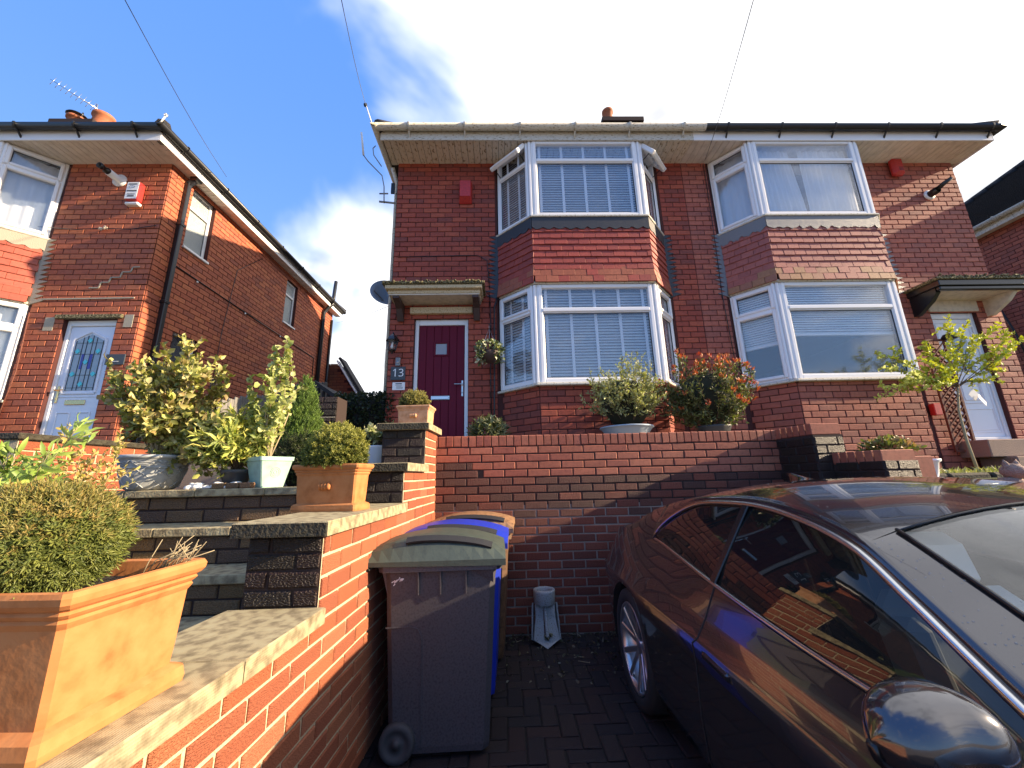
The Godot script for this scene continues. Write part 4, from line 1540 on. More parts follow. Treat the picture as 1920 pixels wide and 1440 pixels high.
func houses() -> void:
	var h := house({"label": "red brick house with burgundy door, white gutter and venetian blinds", "px": 3.11, "dir": -1.0, "brick": "brick_a", "mortar": "mortar_red", "tile": "tile_a", "door": [3.602, 4.407, 3.745], "door_mat": "burgundy", "inside": "blinds", "open": true, "lead": "lead_black", "soffit": "soffit_dirty", "fascia": "gutter_white", "gutter": "gutter_white", "gutter_from": -0.17})
	canopy_cream(h)
	# white pipe down the left corner
	var b := MB.new(true)
	b.tube([V(-1.73, 1.75, 5.62), V(-1.73, 6.3, 5.62), V(-1.78, 6.5, 5.5)], 0.035, 0.035, 8)
	part(h, "downpipe", b, M.upvc_old)
	b = MB.new(true)
	var pts := [V(-0.03, 4.1, 5.415), V(-0.095, 3.9, 5.41), V(-0.10, 3.2, 5.41), V(-0.11, 2.4, 5.41), V(-0.115, 1.75, 5.41)]
	b.tube(pts, 0.013, 0.013, 6)
	b.tube([V(-0.16, 4.1, 5.42), V(-0.15, 3.6, 5.42), V(-0.16, 2.9, 5.42), V(-0.15, 1.75, 5.42)], 0.008, 0.008, 5)
	b.tube([V(-1.6, 4.23, 5.43), V(-0.9, 4.26, 5.43), V(-0.3, 4.25, 5.43), V(-0.16, 4.1, 5.42)], 0.006, 0.006, 5)
	b.tube([V(-1.6, 4.78, 5.435), V(-0.35, 4.8, 5.435), V(-0.2, 4.7, 5.42), V(-0.16, 4.2, 5.42)], 0.006, 0.006, 5)
	part(h, "cable", b, M.black_paint)
	stack(h, Vector3(3.30, 0, -8.45), 10.52, 1)
	rebase(h, V(0.7, Y0, 5.45))
	h = house({"label": "paler brick house with white door, black gutter and net curtains upstairs", "px": 3.11, "dir": 1.0, "brick": "brick_b", "mortar": "mortar_red", "tile": "tile_b", "door": [3.62, 4.36, 3.745], "door_mat": "white_door_right", "white_door": true, "inside": "mixed", "ragged": true, "lead": "lead_grey", "soffit": "soffit_clean", "fascia": "upvc", "gutter": "gutter_black", "gutter_from": 0.17})
	canopy_black(h)
	b = MB.new(true)
	b.tube([V(3.5, 6.5, 5.425), V(3.49, 5.3, 5.425), V(3.46, 4.1, 5.425), V(3.5, 2.6, 5.425)], 0.006, 0.006, 5)
	part(h, "cable", b, M.black_paint)
	# red doorstep and air brick
	b = MB.new()
	b.span(V(6.55, 1.5, 5.45), V(7.95, 1.735, 5.08), 0.01)
	b.span(V(6.75, 1.27, 5.4), V(8.1, 1.5, 4.98), 0.01)
	part(h, "doorstep", b, M.stone)
	b = MB.new()
	for i in 9:
		b.span(V(5.1 + i * 0.024, 1.66, 4.993), V(5.114 + i * 0.024, 1.73, 4.985))
	part(h, "air_brick", b, M.ink)
	rebase(h, V(5.5, Y0, 5.45))
	h = house({"label": "orange brick house on the left with leaded white door and black gutter", "px": -10.15, "dir": 1.0, "brick": "brick_c", "mortar": "mortar_red", "tile": "tile_c", "door": [3.70, 4.46, 3.80], "door_mat": "white_door_left", "white_door": true, "inside": "nets", "lead": "mortar_fillet", "soffit": "soffit_clean", "fascia": "upvc", "gutter": "gutter_black", "over": 0.2, "side": true,
		"side_windows": [[5.91, 6.44, 5.33, 6.5], [8.95, 9.45, 5.24, 6.38], [6.05, 6.58, 3.05, 3.86]]})
	# black square downpipe at the corner, round ones further back
	b = MB.new()
	b.bar(V(-5.32, 1.6, 5.74), V(-5.32, 6.42, 5.74), 0.075, 0.075, Vector3.RIGHT, 0.01)
	for y in [2.6, 4.2, 5.6]:
		b.box(at(V(-5.32, y, 5.74)), Vector3(0.095, 0.05, 0.095), 0.008)
	b.box(at(V(-5.24, 6.55, 5.78)), Vector3(0.14, 0.16, 0.14), 0.02)
	b.bar(V(-5.32, 6.38, 5.74), V(-5.2, 6.6, 5.8), 0.07, 0.07)
	part(h, "downpipe", b, M.gutter_black)
	b = MB.new(true)
	b.tube([V(-5.31, 1.7, 10.85), V(-5.31, 6.3, 10.85), V(-5.2, 6.5, 10.9), V(-5.12, 6.62, 10.95), V(-5.1, 7.4, 11.0)], 0.055, 0.055, 8)
	b.tube([V(-5.33, 1.7, 11.45), V(-5.33, 6.3, 11.45)], 0.04, 0.04, 8)
	part(h, "downpipe", b, M.gutter_black)
	b = MB.new(true)
	b.tube([V(-5.355, 4.9, 5.78), V(-5.352, 4.84, 8.2), V(-5.352, 4.80, 10.6), V(-5.352, 3.6, 10.65)], 0.012, 0.012, 5)
	b.tube([V(-5.355, 6.3, 7.9), V(-5.352, 5.6, 7.2), V(-5.352, 4.2, 7.05), V(-5.352, 2.2, 7.0)], 0.006, 0.006, 5)
	part(h, "cable", b, M.black_paint)
	b = MB.new()
	for z in [6.3, 7.6, 8.9]:
		b.box(at(V(-5.345, 4.855 - (z - 6.3) * 0.018, z)), Vector3(0.02, 0.03, 0.03), 0.004)
	part(h, "cable_clip", b, M.white_plastic)
	# bare lintel over the door with patches of old mortar
	b = MB.new()
	b.span(V(-6.56, 3.80, 5.46), V(-5.6, 3.86, 5.405), 0.006)
	part(h, "lintel", b, M.mossy)
	b = MB.new()
	b.bar(V(-6.9, 4.12, 5.436), V(-5.5, 4.13, 5.436), 0.012, 0.02)
	var cr := [V(-6.2, 4.3, 5.436), V(-6.06, 4.3, 5.436), V(-6.04, 4.39, 5.436), V(-5.93, 4.39, 5.436), V(-5.91, 4.47, 5.436), V(-5.78, 4.47, 5.436), V(-5.76, 4.56, 5.436), V(-5.64, 4.56, 5.436), V(-5.62, 4.64, 5.436), V(-5.52, 4.645, 5.436)]
	for i in cr.size() - 1:
		b.bar(cr[i], cr[i + 1], 0.012, 0.016)
	b.span(V(-6.72, 3.62, 5.445), V(-6.58, 3.83, 5.438), 0.002)
	b.span(V(-5.58, 3.66, 5.445), V(-5.45, 3.86, 5.438), 0.002)
	part(h, "mortar_repair", b, M.mortar_fillet)
	b = MB.new(true)
	b.tube([V(-6.95, 3.9, 5.42), V(-6.9, 3.0, 5.42), V(-6.98, 2.2, 5.42)], 0.009, 0.009, 5)
	part(h, "cable", b, M.trellis_brown)
	stack(h, Vector3(-10.75, 0, -8.45), 10.42, 2)
	rebase(h, V(-7.7, Y0, 5.45))
	h = house({"label": "brick house at the right edge with dark slate roof and white side gutter", "px": 15.98, "dir": -1.0, "brick": "brick_b", "mortar": "mortar_red", "tile": "tile_b", "door": [3.62, 4.36, 3.745], "door_mat": "white_door_right", "inside": "nets", "lead": "lead_grey", "soffit": "soffit_clean", "fascia": "upvc_old", "gutter": "gutter_white", "over": 0.2, "side": true, "plain": true})
	b = MB.new(true)
	b.tube([V(11.14, 5.72, 8.3), V(11.12, 5.76, 8.0), V(11.14, 5.6, 7.85), V(11.15, 4.2, 7.6), V(11.15, 3.2, 7.5)], 0.02, 0.02, 6)
	part(h, "cable", b, M.black_paint)
	rebase(h, V(13.5, Y0, 5.45))

func stack(h: Node3D, c: Vector3, top: float, pots: int) -> void:
	var b := MB.new()
	b.span(Vector3(c.x - 0.5, 8.6, c.z + 0.3), Vector3(c.x + 0.5, top - 0.14, c.z - 0.3))
	b.span(Vector3(c.x - 0.55, top - 0.14, c.z + 0.35), Vector3(c.x + 0.55, top, c.z - 0.35), 0.01)
	var st := part(h, "chimney", b, M.mortar_dark)
	for i in pots:
		var pb := MB.new(true)
		var x := c.x - 0.3 + (0.68 * i if pots > 1 else 0.02)
		var pt := at(Vector3(x, top, c.z))
		if pots > 1 and i == 0:
			pb.lathe(pt, [[0.17, 0.0], [0.16, 0.3], [0.2, 0.3], [0.2, 0.36], [0.15, 0.36], [0.13, 0.1]], 20)
			part(st, "chimney_pot", pb, M.chimney_pot)
			var cb := MB.new(true)
			cb.lathe(at(Vector3(x, top + 0.42, c.z)), [[0.0, 0.08], [0.12, 0.07], [0.2, 0.03], [0.22, 0.0], [0.2, 0.0], [0.0, 0.05]], 20)
			for q in 3:
				var a := q * 2.1 + 0.3
				cb.bar(Vector3(x + cos(a) * 0.17, top + 0.3, c.z + sin(a) * 0.17), Vector3(x + cos(a) * 0.2, top + 0.5, c.z + sin(a) * 0.2), 0.03, 0.006)
			part(st, "cowl", cb, M.black_paint)
		elif pots > 1:
			pb.lathe(pt, [[0.22, 0.0], [0.19, 0.34], [0.23, 0.36], [0.225, 0.44], [0.19, 0.44], [0.15, 0.2]], 22)
			part(st, "chimney_pot", pb, M.chimney_pot)
		else:
			pb.lathe(pt, [[0.13, 0.0], [0.12, 0.46], [0.15, 0.47], [0.15, 0.54], [0.12, 0.54], [0.1, 0.3]], 20)
			part(st, "chimney_pot", pb, M.chimney_pot)

func canopy_cream(h: Node3D) -> void:
	var x0 := -1.66
	var x1 := -0.24
	var zf := 5.03
	var b := MB.new()
	b.span(V(x0 - 0.02, 4.09, 5.45), V(x1 + 0.02, 4.13, zf - 0.03), 0.008)
	for i in 40:
		b.box(at(V(lerpf(x0, x1, (i + rnd()) / 40.0), 4.12 + rnd(-0.015, 0.01), zf - 0.03 + rnd(-0.01, 0.012)), Basis.from_euler(rv())), Vector3(rnd(0.02, 0.07), rnd(0.012, 0.026), 0.03), 0.006)
	var c := part(h, "canopy", b, M.mossy)
	b = MB.new()
	b.span(V(x0 + 0.02, 4.03, 5.45), V(x1 - 0.02, 4.088, zf), 0.006)
	b.span(V(x0 + 0.05, 3.975, 5.45), V(x1 - 0.05, 4.028, zf + 0.05), 0.006)
	b.span(V(-1.36, 3.80, 5.448), V(-0.42, 3.90, 5.38), 0.006)
	part(c, "canopy_trim", b, M.cream_paint)
	b = MB.new()
	b.span(V(x0 + 0.06, 3.955, 5.45), V(x1 - 0.06, 3.973, zf + 0.06))
	part(c, "canopy_soffit", b, M.cream_clean)
	for x in [-1.5, -0.36]:
		b = MB.new()
		var poly := PackedVector2Array([Vector2(-5.45, 3.95), Vector2(-5.45, 3.70), Vector2(-5.40, 3.68), Vector2(-5.36, 3.74), Vector2(-5.3, 3.84), Vector2(-5.2, 3.89), Vector2(-5.1, 3.92), Vector2(-5.1, 3.95)])
		b.extrude(Transform3D(Basis(Vector3.BACK, Vector3.UP, Vector3.LEFT), Vector3(x, 0, 0)), poly, -0.045, 0.045)
		part(c, "bracket", b, M.dark_timber)

func canopy_black(h: Node3D) -> void:
	var x0 := 6.42
	var x1 := 7.86
	var zf := 5.0
	var b := MB.new()
	b.span(V(x0 - 0.04, 4.06, 5.45), V(x1 + 0.04, 4.10, zf - 0.05), 0.008)
	for i in 46:
		b.box(at(V(lerpf(x0, x1, (i + rnd()) / 46.0), 4.1 + rnd(-0.012, 0.012), zf - 0.04 + rnd(-0.012, 0.012)), Basis.from_euler(rv())), Vector3(rnd(0.03, 0.08), rnd(0.012, 0.026), 0.03), 0.006)
	var c := part(h, "canopy", b, M.mossy)
	b = MB.new()
	b.span(V(x0, 3.97, 5.45), V(x1, 4.058, zf - 0.02), 0.008)
	b.span(V(x0 + 0.02, 3.91, 5.06), V(x1 - 0.02, 3.968, zf + 0.0), 0.012)
	part(c, "canopy_trim", b, M.black_paint)
	b = MB.new()
	b.span(V(x0 + 0.05, 3.93, 5.448), V(x1 - 0.05, 3.965, 5.065))
	b.span(V(6.70, 3.75, 5.447), V(7.50, 3.93, 5.42), 0.004)
	part(c, "canopy_soffit", b, M.cream_clean)
	for i in 2:
		b = MB.new()
		var poly := PackedVector2Array([Vector2(-5.448, 3.968), Vector2(-5.448, 3.66), Vector2(-5.38, 3.66), Vector2(-5.16, 3.8), Vector2(-5.07, 3.9), Vector2(-5.07, 3.968)])
		b.extrude(Transform3D(Basis(Vector3.BACK, Vector3.UP, Vector3.LEFT), Vector3([x0 + 0.06, 7.66][i], 0, 0)), poly, -0.035, 0.035)
		part(c, "bracket", b, M.black_paint if i == 0 else M.cream_clean)
# ---- things fixed to the houses ----
func text_part(p: Node3D, txt: String, t: Transform3D, size: float, m: Material, called := "lettering", bold := false) -> void:
	var tm := TextMesh.new()
	tm.text = txt
	var f := SystemFont.new()
	f.font_names = PackedStringArray(["Droid Sans"])
	tm.font = f
	tm.font_size = 32
	tm.pixel_size = size / 32.0
	tm.depth = 0.002
	part(p, called, tm, m, t)

func fixtures() -> void:
	# alarm boxes
	var o := thing("alarm_box", "plain red alarm box on the wall above the burgundy door", "alarm box", V(-0.54, 5.93, 5.43), "alarm boxes on the house fronts")
	var b := MB.new()
	var r := func(hx: float, hy0: float, hy1: float, z: float) -> Array: return [Vector3(-hx, hy0, z), Vector3(-hx, hy1, z), Vector3(hx, hy1, z), Vector3(hx, hy0, z)]
	b.loft([r.call(0.105, -0.2, 0.19, 0.0), r.call(0.1, -0.19, 0.19, 0.02), r.call(0.085, -0.125, 0.17, 0.1)], true)
	b.fan(r.call(0.085, -0.125, 0.17, 0.1))
	part(o, "case", b, M.red_plastic)
	b = MB.new()
	b.bar(Vector3(-0.1, -0.125, 0.101), Vector3(0.1, -0.125, 0.101), 0.006, 0.004)
	part(o, "seam", b, M.red_plastic)
	o = thing("alarm_box", "red and white alarm box with a printed label on the left house", "alarm box", V(-5.79, 5.9, 5.43), "alarm boxes on the house fronts")
	b = MB.new()
	b.box(at(Vector3(0, 0.02, 0.05)), Vector3(0.2, 0.34, 0.1), 0.02)
	part(o, "case", b, M.red_plastic)
	b = MB.new()
	b.box(at(Vector3(0, -0.185, 0.045)), Vector3(0.21, 0.05, 0.085), 0.015)
	b.box(at(Vector3(-0.01, 0.03, 0.1015)), Vector3(0.18, 0.3, 0.004))
	part(o, "label_plate", b, M.white_plastic)
	b = MB.new()
	for q in [[0.155, 0.13, 0.018], [0.03, 0.15, 0.02], [-0.03, 0.12, 0.012], [-0.065, 0.1, 0.022]]:
		b.box(at(Vector3(-0.01, q[0] - 0.01, 0.105)), Vector3(q[1], q[2], 0.002))
	for i in 10:
		var a := TAU * i / 10.0
		b.bar(Vector3(-0.02 + cos(a) * 0.045, 0.095 + sin(a) * 0.022, 0.105), Vector3(-0.02 + cos(a + 0.5) * 0.045, 0.095 + sin(a + 0.5) * 0.022, 0.105), 0.006, 0.002)
	part(o, "print", b, M.ink)
	o = thing("alarm_box", "glossy red alarm box under the eaves of the right house", "alarm box", V(6.81, 6.38, 5.43), "alarm boxes on the house fronts")
	b = MB.new()
	b.box(at(Vector3(0, 0, 0.05)), Vector3(0.2, 0.33, 0.1), 0.035)
	b.box(at(Vector3(0.0, -0.07, 0.1)), Vector3(0.12, 0.12, 0.03), 0.02)
	part(o, "case", b, M.red_plastic)
	b = MB.new()
	for i in 3:
		b.box(at(Vector3(0.0, -0.05 - i * 0.025, 0.117)), Vector3(0.07, 0.008, 0.004))
	part(o, "slot", b, M.ink)
	# boiler flues
	o = thing("flue", "white boiler flue with a black end on the left house", "flue", V(-6.14, 6.2, 5.44))
	b = MB.new(true)
	var ax := Transform3D(Basis(Vector3.RIGHT, PI * 0.5), Vector3.ZERO)
	b.lathe(ax, [[0.0, 0.0], [0.11, 0.0], [0.11, 0.02], [0.055, 0.025], [0.055, 0.2], [0.0, 0.2]], 18)
	part(o, "pipe", b, M.white_plastic)
	b = MB.new(true)
	b.lathe(ax, [[0.05, 0.2], [0.05, 0.24], [0.035, 0.25], [0.035, 0.28], [0.045, 0.29], [0.045, 0.34], [0.035, 0.34], [0.03, 0.28]], 16)
	part(o, "terminal", b, M.black_paint)
	o = thing("flue", "black boiler flue with white collar on the right house", "flue", V(7.3, 5.87, 5.44))
	b = MB.new(true)
	b.lathe(ax, [[0.0, 0.0], [0.09, 0.0], [0.09, 0.02], [0.06, 0.03]], 18)
	part(o, "collar", b, M.white_plastic)
	b = MB.new(true)
	b.lathe(ax, [[0.06, 0.02], [0.06, 0.13], [0.05, 0.15]], 16)
	b.tube([Vector3(0, 0.01, 0.12), Vector3(0.06, 0.07, 0.2), Vector3(0.13, 0.12, 0.26)], 0.04, 0.03, 8)
	part(o, "terminal", b, M.black_paint)
	# lantern
	o = thing("wall_lantern", "black wall lantern with a clear bulb left of the burgundy door", "lantern", V(-1.57, 3.3, 5.43))
	b = MB.new()
	b.box(at(Vector3(0, 0.1, 0.008)), Vector3(0.05, 0.14, 0.016), 0.006)
	b.tube([Vector3(0, 0.08, 0.01), Vector3(0, 0.16, 0.05), Vector3(0, 0.17, 0.12), Vector3(0, 0.13, 0.13)], 0.01, 0.008, 6)
	part(o, "arm", b, M.black_paint)
	b = MB.new()
	var hexr := func(rad: float, y: float) -> Array:
		var q := []
		for i in 6:
			q.append(Vector3(cos(-TAU * i / 6.0) * rad, y, 0.13 + sin(-TAU * i / 6.0) * rad))
		return q
	b.loft([hexr.call(0.02, 0.14), hexr.call(0.06, 0.1), hexr.call(0.1, 0.05), hexr.call(0.1, 0.035), hexr.call(0.08, 0.035)], true)
	b.loft([hexr.call(0.05, -0.115), hexr.call(0.055, -0.1), hexr.call(0.02, -0.135), hexr.call(0.01, -0.16)], true)
	b.fan(hexr.call(0.052, -0.105))
	for i in 6:
		b.bar(hexr.call(0.083, 0.036)[i], hexr.call(0.05, -0.105)[i], 0.009, 0.009)
	part(o, "frame", b, M.black_paint)
	b = MB.new()
	b.loft([hexr.call(0.048, -0.1), hexr.call(0.08, 0.035)], true)
	part(o, "lantern_glass", b, M.glass)
	b = MB.new(true)
	b.lathe(at(Vector3(0, -0.05, 0.13)), [[0.0, -0.035], [0.022, -0.02], [0.025, 0.0], [0.014, 0.03], [0.012, 0.07], [0.0, 0.07]], 12)
	part(o, "bulb", b, M.slat_white)
	# camera, number, notice
	o = thing("doorbell_camera", "small dark doorbell camera above the number plaque", "doorbell", V(-1.515, 3.06, 5.44))
	b = MB.new()
	b.box(at(Vector3(0, 0, 0.012)), Vector3(0.07, 0.13, 0.03), 0.008)
	part(o, "case", b, M.grey_metal)
	b = MB.new(true)
	b.lathe(Transform3D(Basis(Vector3.RIGHT, PI * 0.5), Vector3(0.005, -0.01, 0.027)), [[0.018, 0.0], [0.018, 0.006], [0.0, 0.007]], 14)
	part(o, "button", b, M.steel)
	o = thing("number_plaque", "slate house number plaque reading 13 beside the burgundy door", "plaque", V(-1.505, 2.885, 5.44))
	b = MB.new()
	b.box(at(Vector3(0, 0, 0.008)), Vector3(0.21, 0.2, 0.014), 0.003)
	part(o, "plate", b, M.slate)
	text_part(o, "13", at(Vector3(0.0, 0.005, 0.0165)), 0.155, M.white_plastic, "number")
	o = thing("door_notice", "small white printed notice under the number plaque", "notice", V(-1.49, 2.695, 5.44))
	b = MB.new()
	b.box(at(Vector3(0, 0, 0.004)), Vector3(0.18, 0.115, 0.006), 0.001)
	part(o, "card", b, M.white_plastic)
	b = MB.new()
	b.box(at(Vector3(0, 0.035, 0.0085)), Vector3(0.09, 0.014, 0.002))
	for i in 4:
		b.box(at(Vector3(rnd(-0.015, 0.015), 0.012 - i * 0.015, 0.0085)), Vector3(rnd(0.06, 0.12), 0.004, 0.002))
	part(o, "print", b, M.ink)
	o = thing("name_plaque", "blank slate name plaque right of the leaded white door", "plaque", V(-5.57, 3.16, 5.44))
	b = MB.new()
	b.box(at(Vector3(0, 0, 0.008)), Vector3(0.27, 0.16, 0.014), 0.003)
	part(o, "plate", b, M.slate)
	b = MB.new()
	b.box(at(Vector3(-0.02, -0.03, 0.0165)), Vector3(0.15, 0.008, 0.003))
	part(o, "line", b, M.white_plastic)
	o = thing("wire_clamp", "white cable clamp with loose wires on the left house front", "clamp", V(-6.2, 5.31, 5.43))
	b = MB.new()
	for i in 7:
		b.box(at(rv() * Vector3(0.06, 0.03, 0.01) + Vector3(0, 0, 0.02), Basis.from_euler(rv())), Vector3(0.05, 0.02, 0.02), 0.006)
	part(o, "clip", b, M.cream_clean)
	b = MB.new(true)
	b.tube([Vector3(-1.0, 0.04, 0.01), Vector3(-0.4, -0.02, 0.012), Vector3(0, 0, 0.02), Vector3(0.4, -0.02, 0.012), Vector3(0.8, 0.05, 0.01)], 0.006, 0.006, 5)
	part(o, "wire", b, M.black_paint)
	# satellite dish behind the left corner
	o = thing("satellite_dish", "grey satellite dish showing behind the left corner above the canopy", "satellite dish", V(-1.8, 4.3, 5.9))
	b = MB.new(true)
	var dt := Transform3D(Basis.from_euler(Vector3(1.25, 0.35, 0)), Vector3(-0.08, 0.06, 0))
	b.lathe(dt, [[0.0, 0.0], [0.12, 0.012], [0.22, 0.045], [0.27, 0.07], [0.265, 0.075], [0.2, 0.045], [0.0, 0.008]], 28)
	part(o, "reflector", b, M.grey_metal)
	b = MB.new()
	b.bar(Vector3(-0.08, 0.06, 0.0), Vector3(0.12, 0.0, 0.0), 0.03, 0.03)
	b.bar(Vector3(-0.08, -0.1, 0.05), Vector3(-0.2, 0.0, 0.3), 0.015, 0.015)
	part(o, "arm", b, M.grey_metal)
	# aerial mast on the left eaves
	o = thing("aerial_mast", "bent aerial mast and cables bracketed to the left eaves corner", "aerial", V(-1.72, 5.75, 5.5))
	b = MB.new(true)
	b.tube([Vector3(0.05, -0.02, 0.1), Vector3(-0.2, -0.02, 0.14)], 0.016, 0.016, 8)
	b.tube([Vector3(-0.12, -0.05, 0.14), Vector3(-0.13, 0.25, 0.16), Vector3(-0.16, 0.42, 0.2), Vector3(-0.34, 0.55, 0.35), Vector3(-0.4, 0.62, 0.4)], 0.009, 0.009, 6)
	b.tube([Vector3(-0.2, 0.12, 0.15), Vector3(-0.06, 0.12, 0.15)], 0.012, 0.012, 6)
	b.tube([Vector3(-0.14, 0.5, 0.3), Vector3(-0.24, 0.62, 0.4), Vector3(-0.26, 0.75, 0.4), Vector3(-0.22, 0.8, 0.4)], 0.008, 0.008, 5)
	part(o, "bracket", b, M.grey_metal)
	b = MB.new(true)
	b.tube([Vector3(-0.4, 0.62, 0.4), Vector3(-0.42, 0.95, 0.5)], 0.015, 0.015, 8)
	b.tube([Vector3(-0.26, 1.1, 0.5), Vector3(-0.36, 1.42, 0.55)], 0.011, 0.009, 6)
	part(o, "mast", b, M.white_plastic)
	b = MB.new()
	b.box(at(Vector3(-0.37, 1.43, 0.55)), Vector3(0.05, 0.05, 0.05), 0.01)
	b.box(at(Vector3(-0.02, 0.3, 0.05)), Vector3(0.06, 0.2, 0.03), 0.005)
	part(o, "cap", b, M.black_paint)
	# television aerial on the left chimney
	o = thing("television_aerial", "thin silver television aerial on the left chimney", "aerial", V(-10.45, 10.42, 8.3))
	b = MB.new(true)
	b.tube([Vector3(0.0, 0, 0), Vector3(0.0, 0.66, 0)], 0.022, 0.022, 6)
	var p0 := Vector3(0.06, 0.5, 0.0)
	var p1 := Vector3(-0.75, 0.92, 0.45)
	b.tube([p0, p1], 0.014, 0.011, 5)
	for i in 9:
		var p := p0.lerp(p1, (i + 1) / 9.5)
		b.tube([p - Vector3(0.03, 0.13, -0.02), p + Vector3(0.03, 0.13, -0.02)], 0.006, 0.006, 4)
	part(o, "boom", b, M.chrome)
	# little silver whip on the left house's gutter corner
	o = thing("roof_sensor", "small white spike on the gutter corner of the left house", "sensor", V(-5.12, 6.72, 4.86))
	b = MB.new(true)
	b.tube([Vector3(0, 0, 0), Vector3(0.06, 0.13, 0)], 0.012, 0.012, 6)
	b.box(at(Vector3(0.065, 0.15, 0)), Vector3(0.04, 0.05, 0.04), 0.008)
	part(o, "spike", b, M.white_plastic)
	# overhead wires
	var wires := [["thin overhead wire running down to the left house's side gutter", V(-2.883, 5.109, 2.2), V(-5.1, 6.98, 6.22)], ["thin overhead wire coming down to the aerial mast at the eaves corner", V(-1.215, 5.134, 2.2), V(-2.08, 7.16, 4.95)], ["thin overhead wire dropping to the white gutter near the party line", V(2.103, 5.185, 2.2), V(3.53, 6.56, 5.42)], ["low wire crossing the gap behind from the left house to the dish", V(-5.2, 6.25, 11.5), V(-1.72, 4.1, 5.7)]]
	for w in wires:
		var ob := thing("overhead_wire", w[0], "wire", w[2], "overhead wires")
		b = MB.new(true)
		var d: Vector3 = w[1] - w[2]
		var pts := []
		for i in 9:
			pts.append(d * (i / 8.0) + Vector3(0, -0.06 * sin(PI * i / 8.0), 0))
		b.tube(pts, 0.0045, 0.0035, 5)
		part(ob, "cable", b, M.black_paint)
	# hanging basket
	o = thing("hanging_basket", "hanging basket of white flowers by the downpipe beside the bay", "hanging basket", V(-0.165, 3.08, 5.12))
	b = MB.new(true)
	var prof := []
	for i in 8:
		var a := PI * 0.5 * i / 7.0
		prof.append([0.15 * sin(a) + 0.001, -0.15 * cos(a)])
	prof.append([0.14, 0.0])
	prof.append([0.0, -0.03])
	b.lathe(Transform3D(), prof, 18)
	part(o, "basket", b, M.dark_timber)
	b = MB.new(true)
	for i in 3:
		var a := TAU * i / 3.0 + 0.5
		b.tube([Vector3(cos(a) * 0.14, 0, sin(a) * 0.14), Vector3(0, 0.36, 0)], 0.003, 0.003, 4)
	b.tube([Vector3(0, 0.35, 0), Vector3(0.0, 0.42, 0)], 0.004, 0.004, 4)
	part(o, "chain", b, M.steel)
	b = MB.new()
	b.bar(Vector3(0.02, 0.42, -0.29), Vector3(0.0, 0.42, 0.02), 0.014, 0.014)
	b.bar(Vector3(0.02, 0.25, -0.3), Vector3(0.01, 0.41, -0.1), 0.01, 0.01)
	part(o, "bracket", b, M.black_paint)
	o = thing("basket_flowers", "white flowers and trailing ivy spilling from the hanging basket", "flowers", V(-0.165, 3.08, 5.12))
	var lf := leaf(0.045, 0.03, 0.15, 0.3)
	var places := []
	var cols := []
	for i in 520:
		var d := rv()
		d.y = absf(d.y) * 0.75 if i < 340 else -absf(d.y) * 0.9 - 0.05
		d = d.normalized()
		if i >= 340 and d.x > -0.2 and d.x < 0.35:
			d.x = [-0.75, 0.9][i % 2] + rnd(-0.15, 0.15)
		var p := d * Vector3(0.19, 0.15 if i < 340 else 0.17, 0.17) * rnd(0.8, 1.08) + Vector3(0, 0.02, 0)
		places.append(Transform3D(aim(d + rv() * 0.7, rnd(0, TAU), rnd(0.6, 1.2)), p))
		cols.append(pick([Color(0.06, 0.09, 0.025), Color(0.10, 0.13, 0.04), Color(0.24, 0.27, 0.10)]) if i % 3 else pick([Color(0.72, 0.72, 0.56), Color(0.6, 0.62, 0.42)]))
	foliage(o, lf, places, cols)
	# trellis, meter box beside the right door
	o = thing("trellis", "brown lattice trellis panel left of the right-hand white door", "trellis", V(6.58, 1.6, 5.38))
	b = MB.new()
	b.bar(Vector3(-0.15, 0, 0), Vector3(-0.15, 1.66, 0), 0.03, 0.03)
	b.bar(Vector3(0.15, 0, 0), Vector3(0.15, 1.66, 0), 0.03, 0.03)
	b.bar(Vector3(-0.164, 0.0, 0.001), Vector3(0.164, 0.0, 0.001), 0.03, 0.03)
	b.bar(Vector3(-0.164, 1.66, 0.001), Vector3(0.164, 1.66, 0.001), 0.03, 0.03)
	part(o, "trellis_frame", b, M.trellis_brown)
	for i in 17:
		for s in 2:
			var y := 0.08 + i * 0.1 - 0.12
			var a := Vector3(-0.14, y if s == 0 else y + 0.28, 0.008 if s == 0 else -0.006)
			var e := Vector3(0.14, y + 0.28 if s == 0 else y, a.z)
			if minf(a.y, e.y) < 0.01 or maxf(a.y, e.y) > 1.65:
				continue
			var sb := MB.new()
			sb.bar(a, e, 0.012, 0.022, Vector3.BACK)
			part(o, "slat", sb, M.trellis_brown)
	o = thing("meter_box", "small orange red box on the bricks beside the trellis", "box", V(6.31, 2.2, 5.42))
	b = MB.new()
	b.box(Transform3D(Basis(), Vector3(0, 0, 0.03)), Vector3(0.11, 0.17, 0.08), 0.008)
	part(o, "case", b, M.red_plastic)
	o = thing("wall_lamp", "small black lamp on the left side of the right-hand door", "lamp", V(6.76, 3.28, 5.42))
	b = MB.new(true)
	b.lathe(at(Vector3(0, 0, 0.09)), [[0.0, 0.07], [0.06, 0.05], [0.09, 0.0], [0.09, -0.02], [0.06, -0.03], [0.0, -0.03]], 14)
	b.bar(Vector3(0, 0.02, 0), Vector3(0, 0.02, 0.09), 0.03, 0.03)
	part(o, "shade", b, M.black_paint)

# ---- pots and planters ----
func cham(hx: float, hz: float, c: float, y: float) -> Array:
	return [Vector3(-hx + c, y, hz), Vector3(-hx, y, hz - c), Vector3(-hx, y, -hz + c), Vector3(-hx + c, y, -hz), Vector3(hx - c, y, -hz), Vector3(hx, y, -hz + c), Vector3(hx, y, hz - c), Vector3(hx - c, y, hz)]

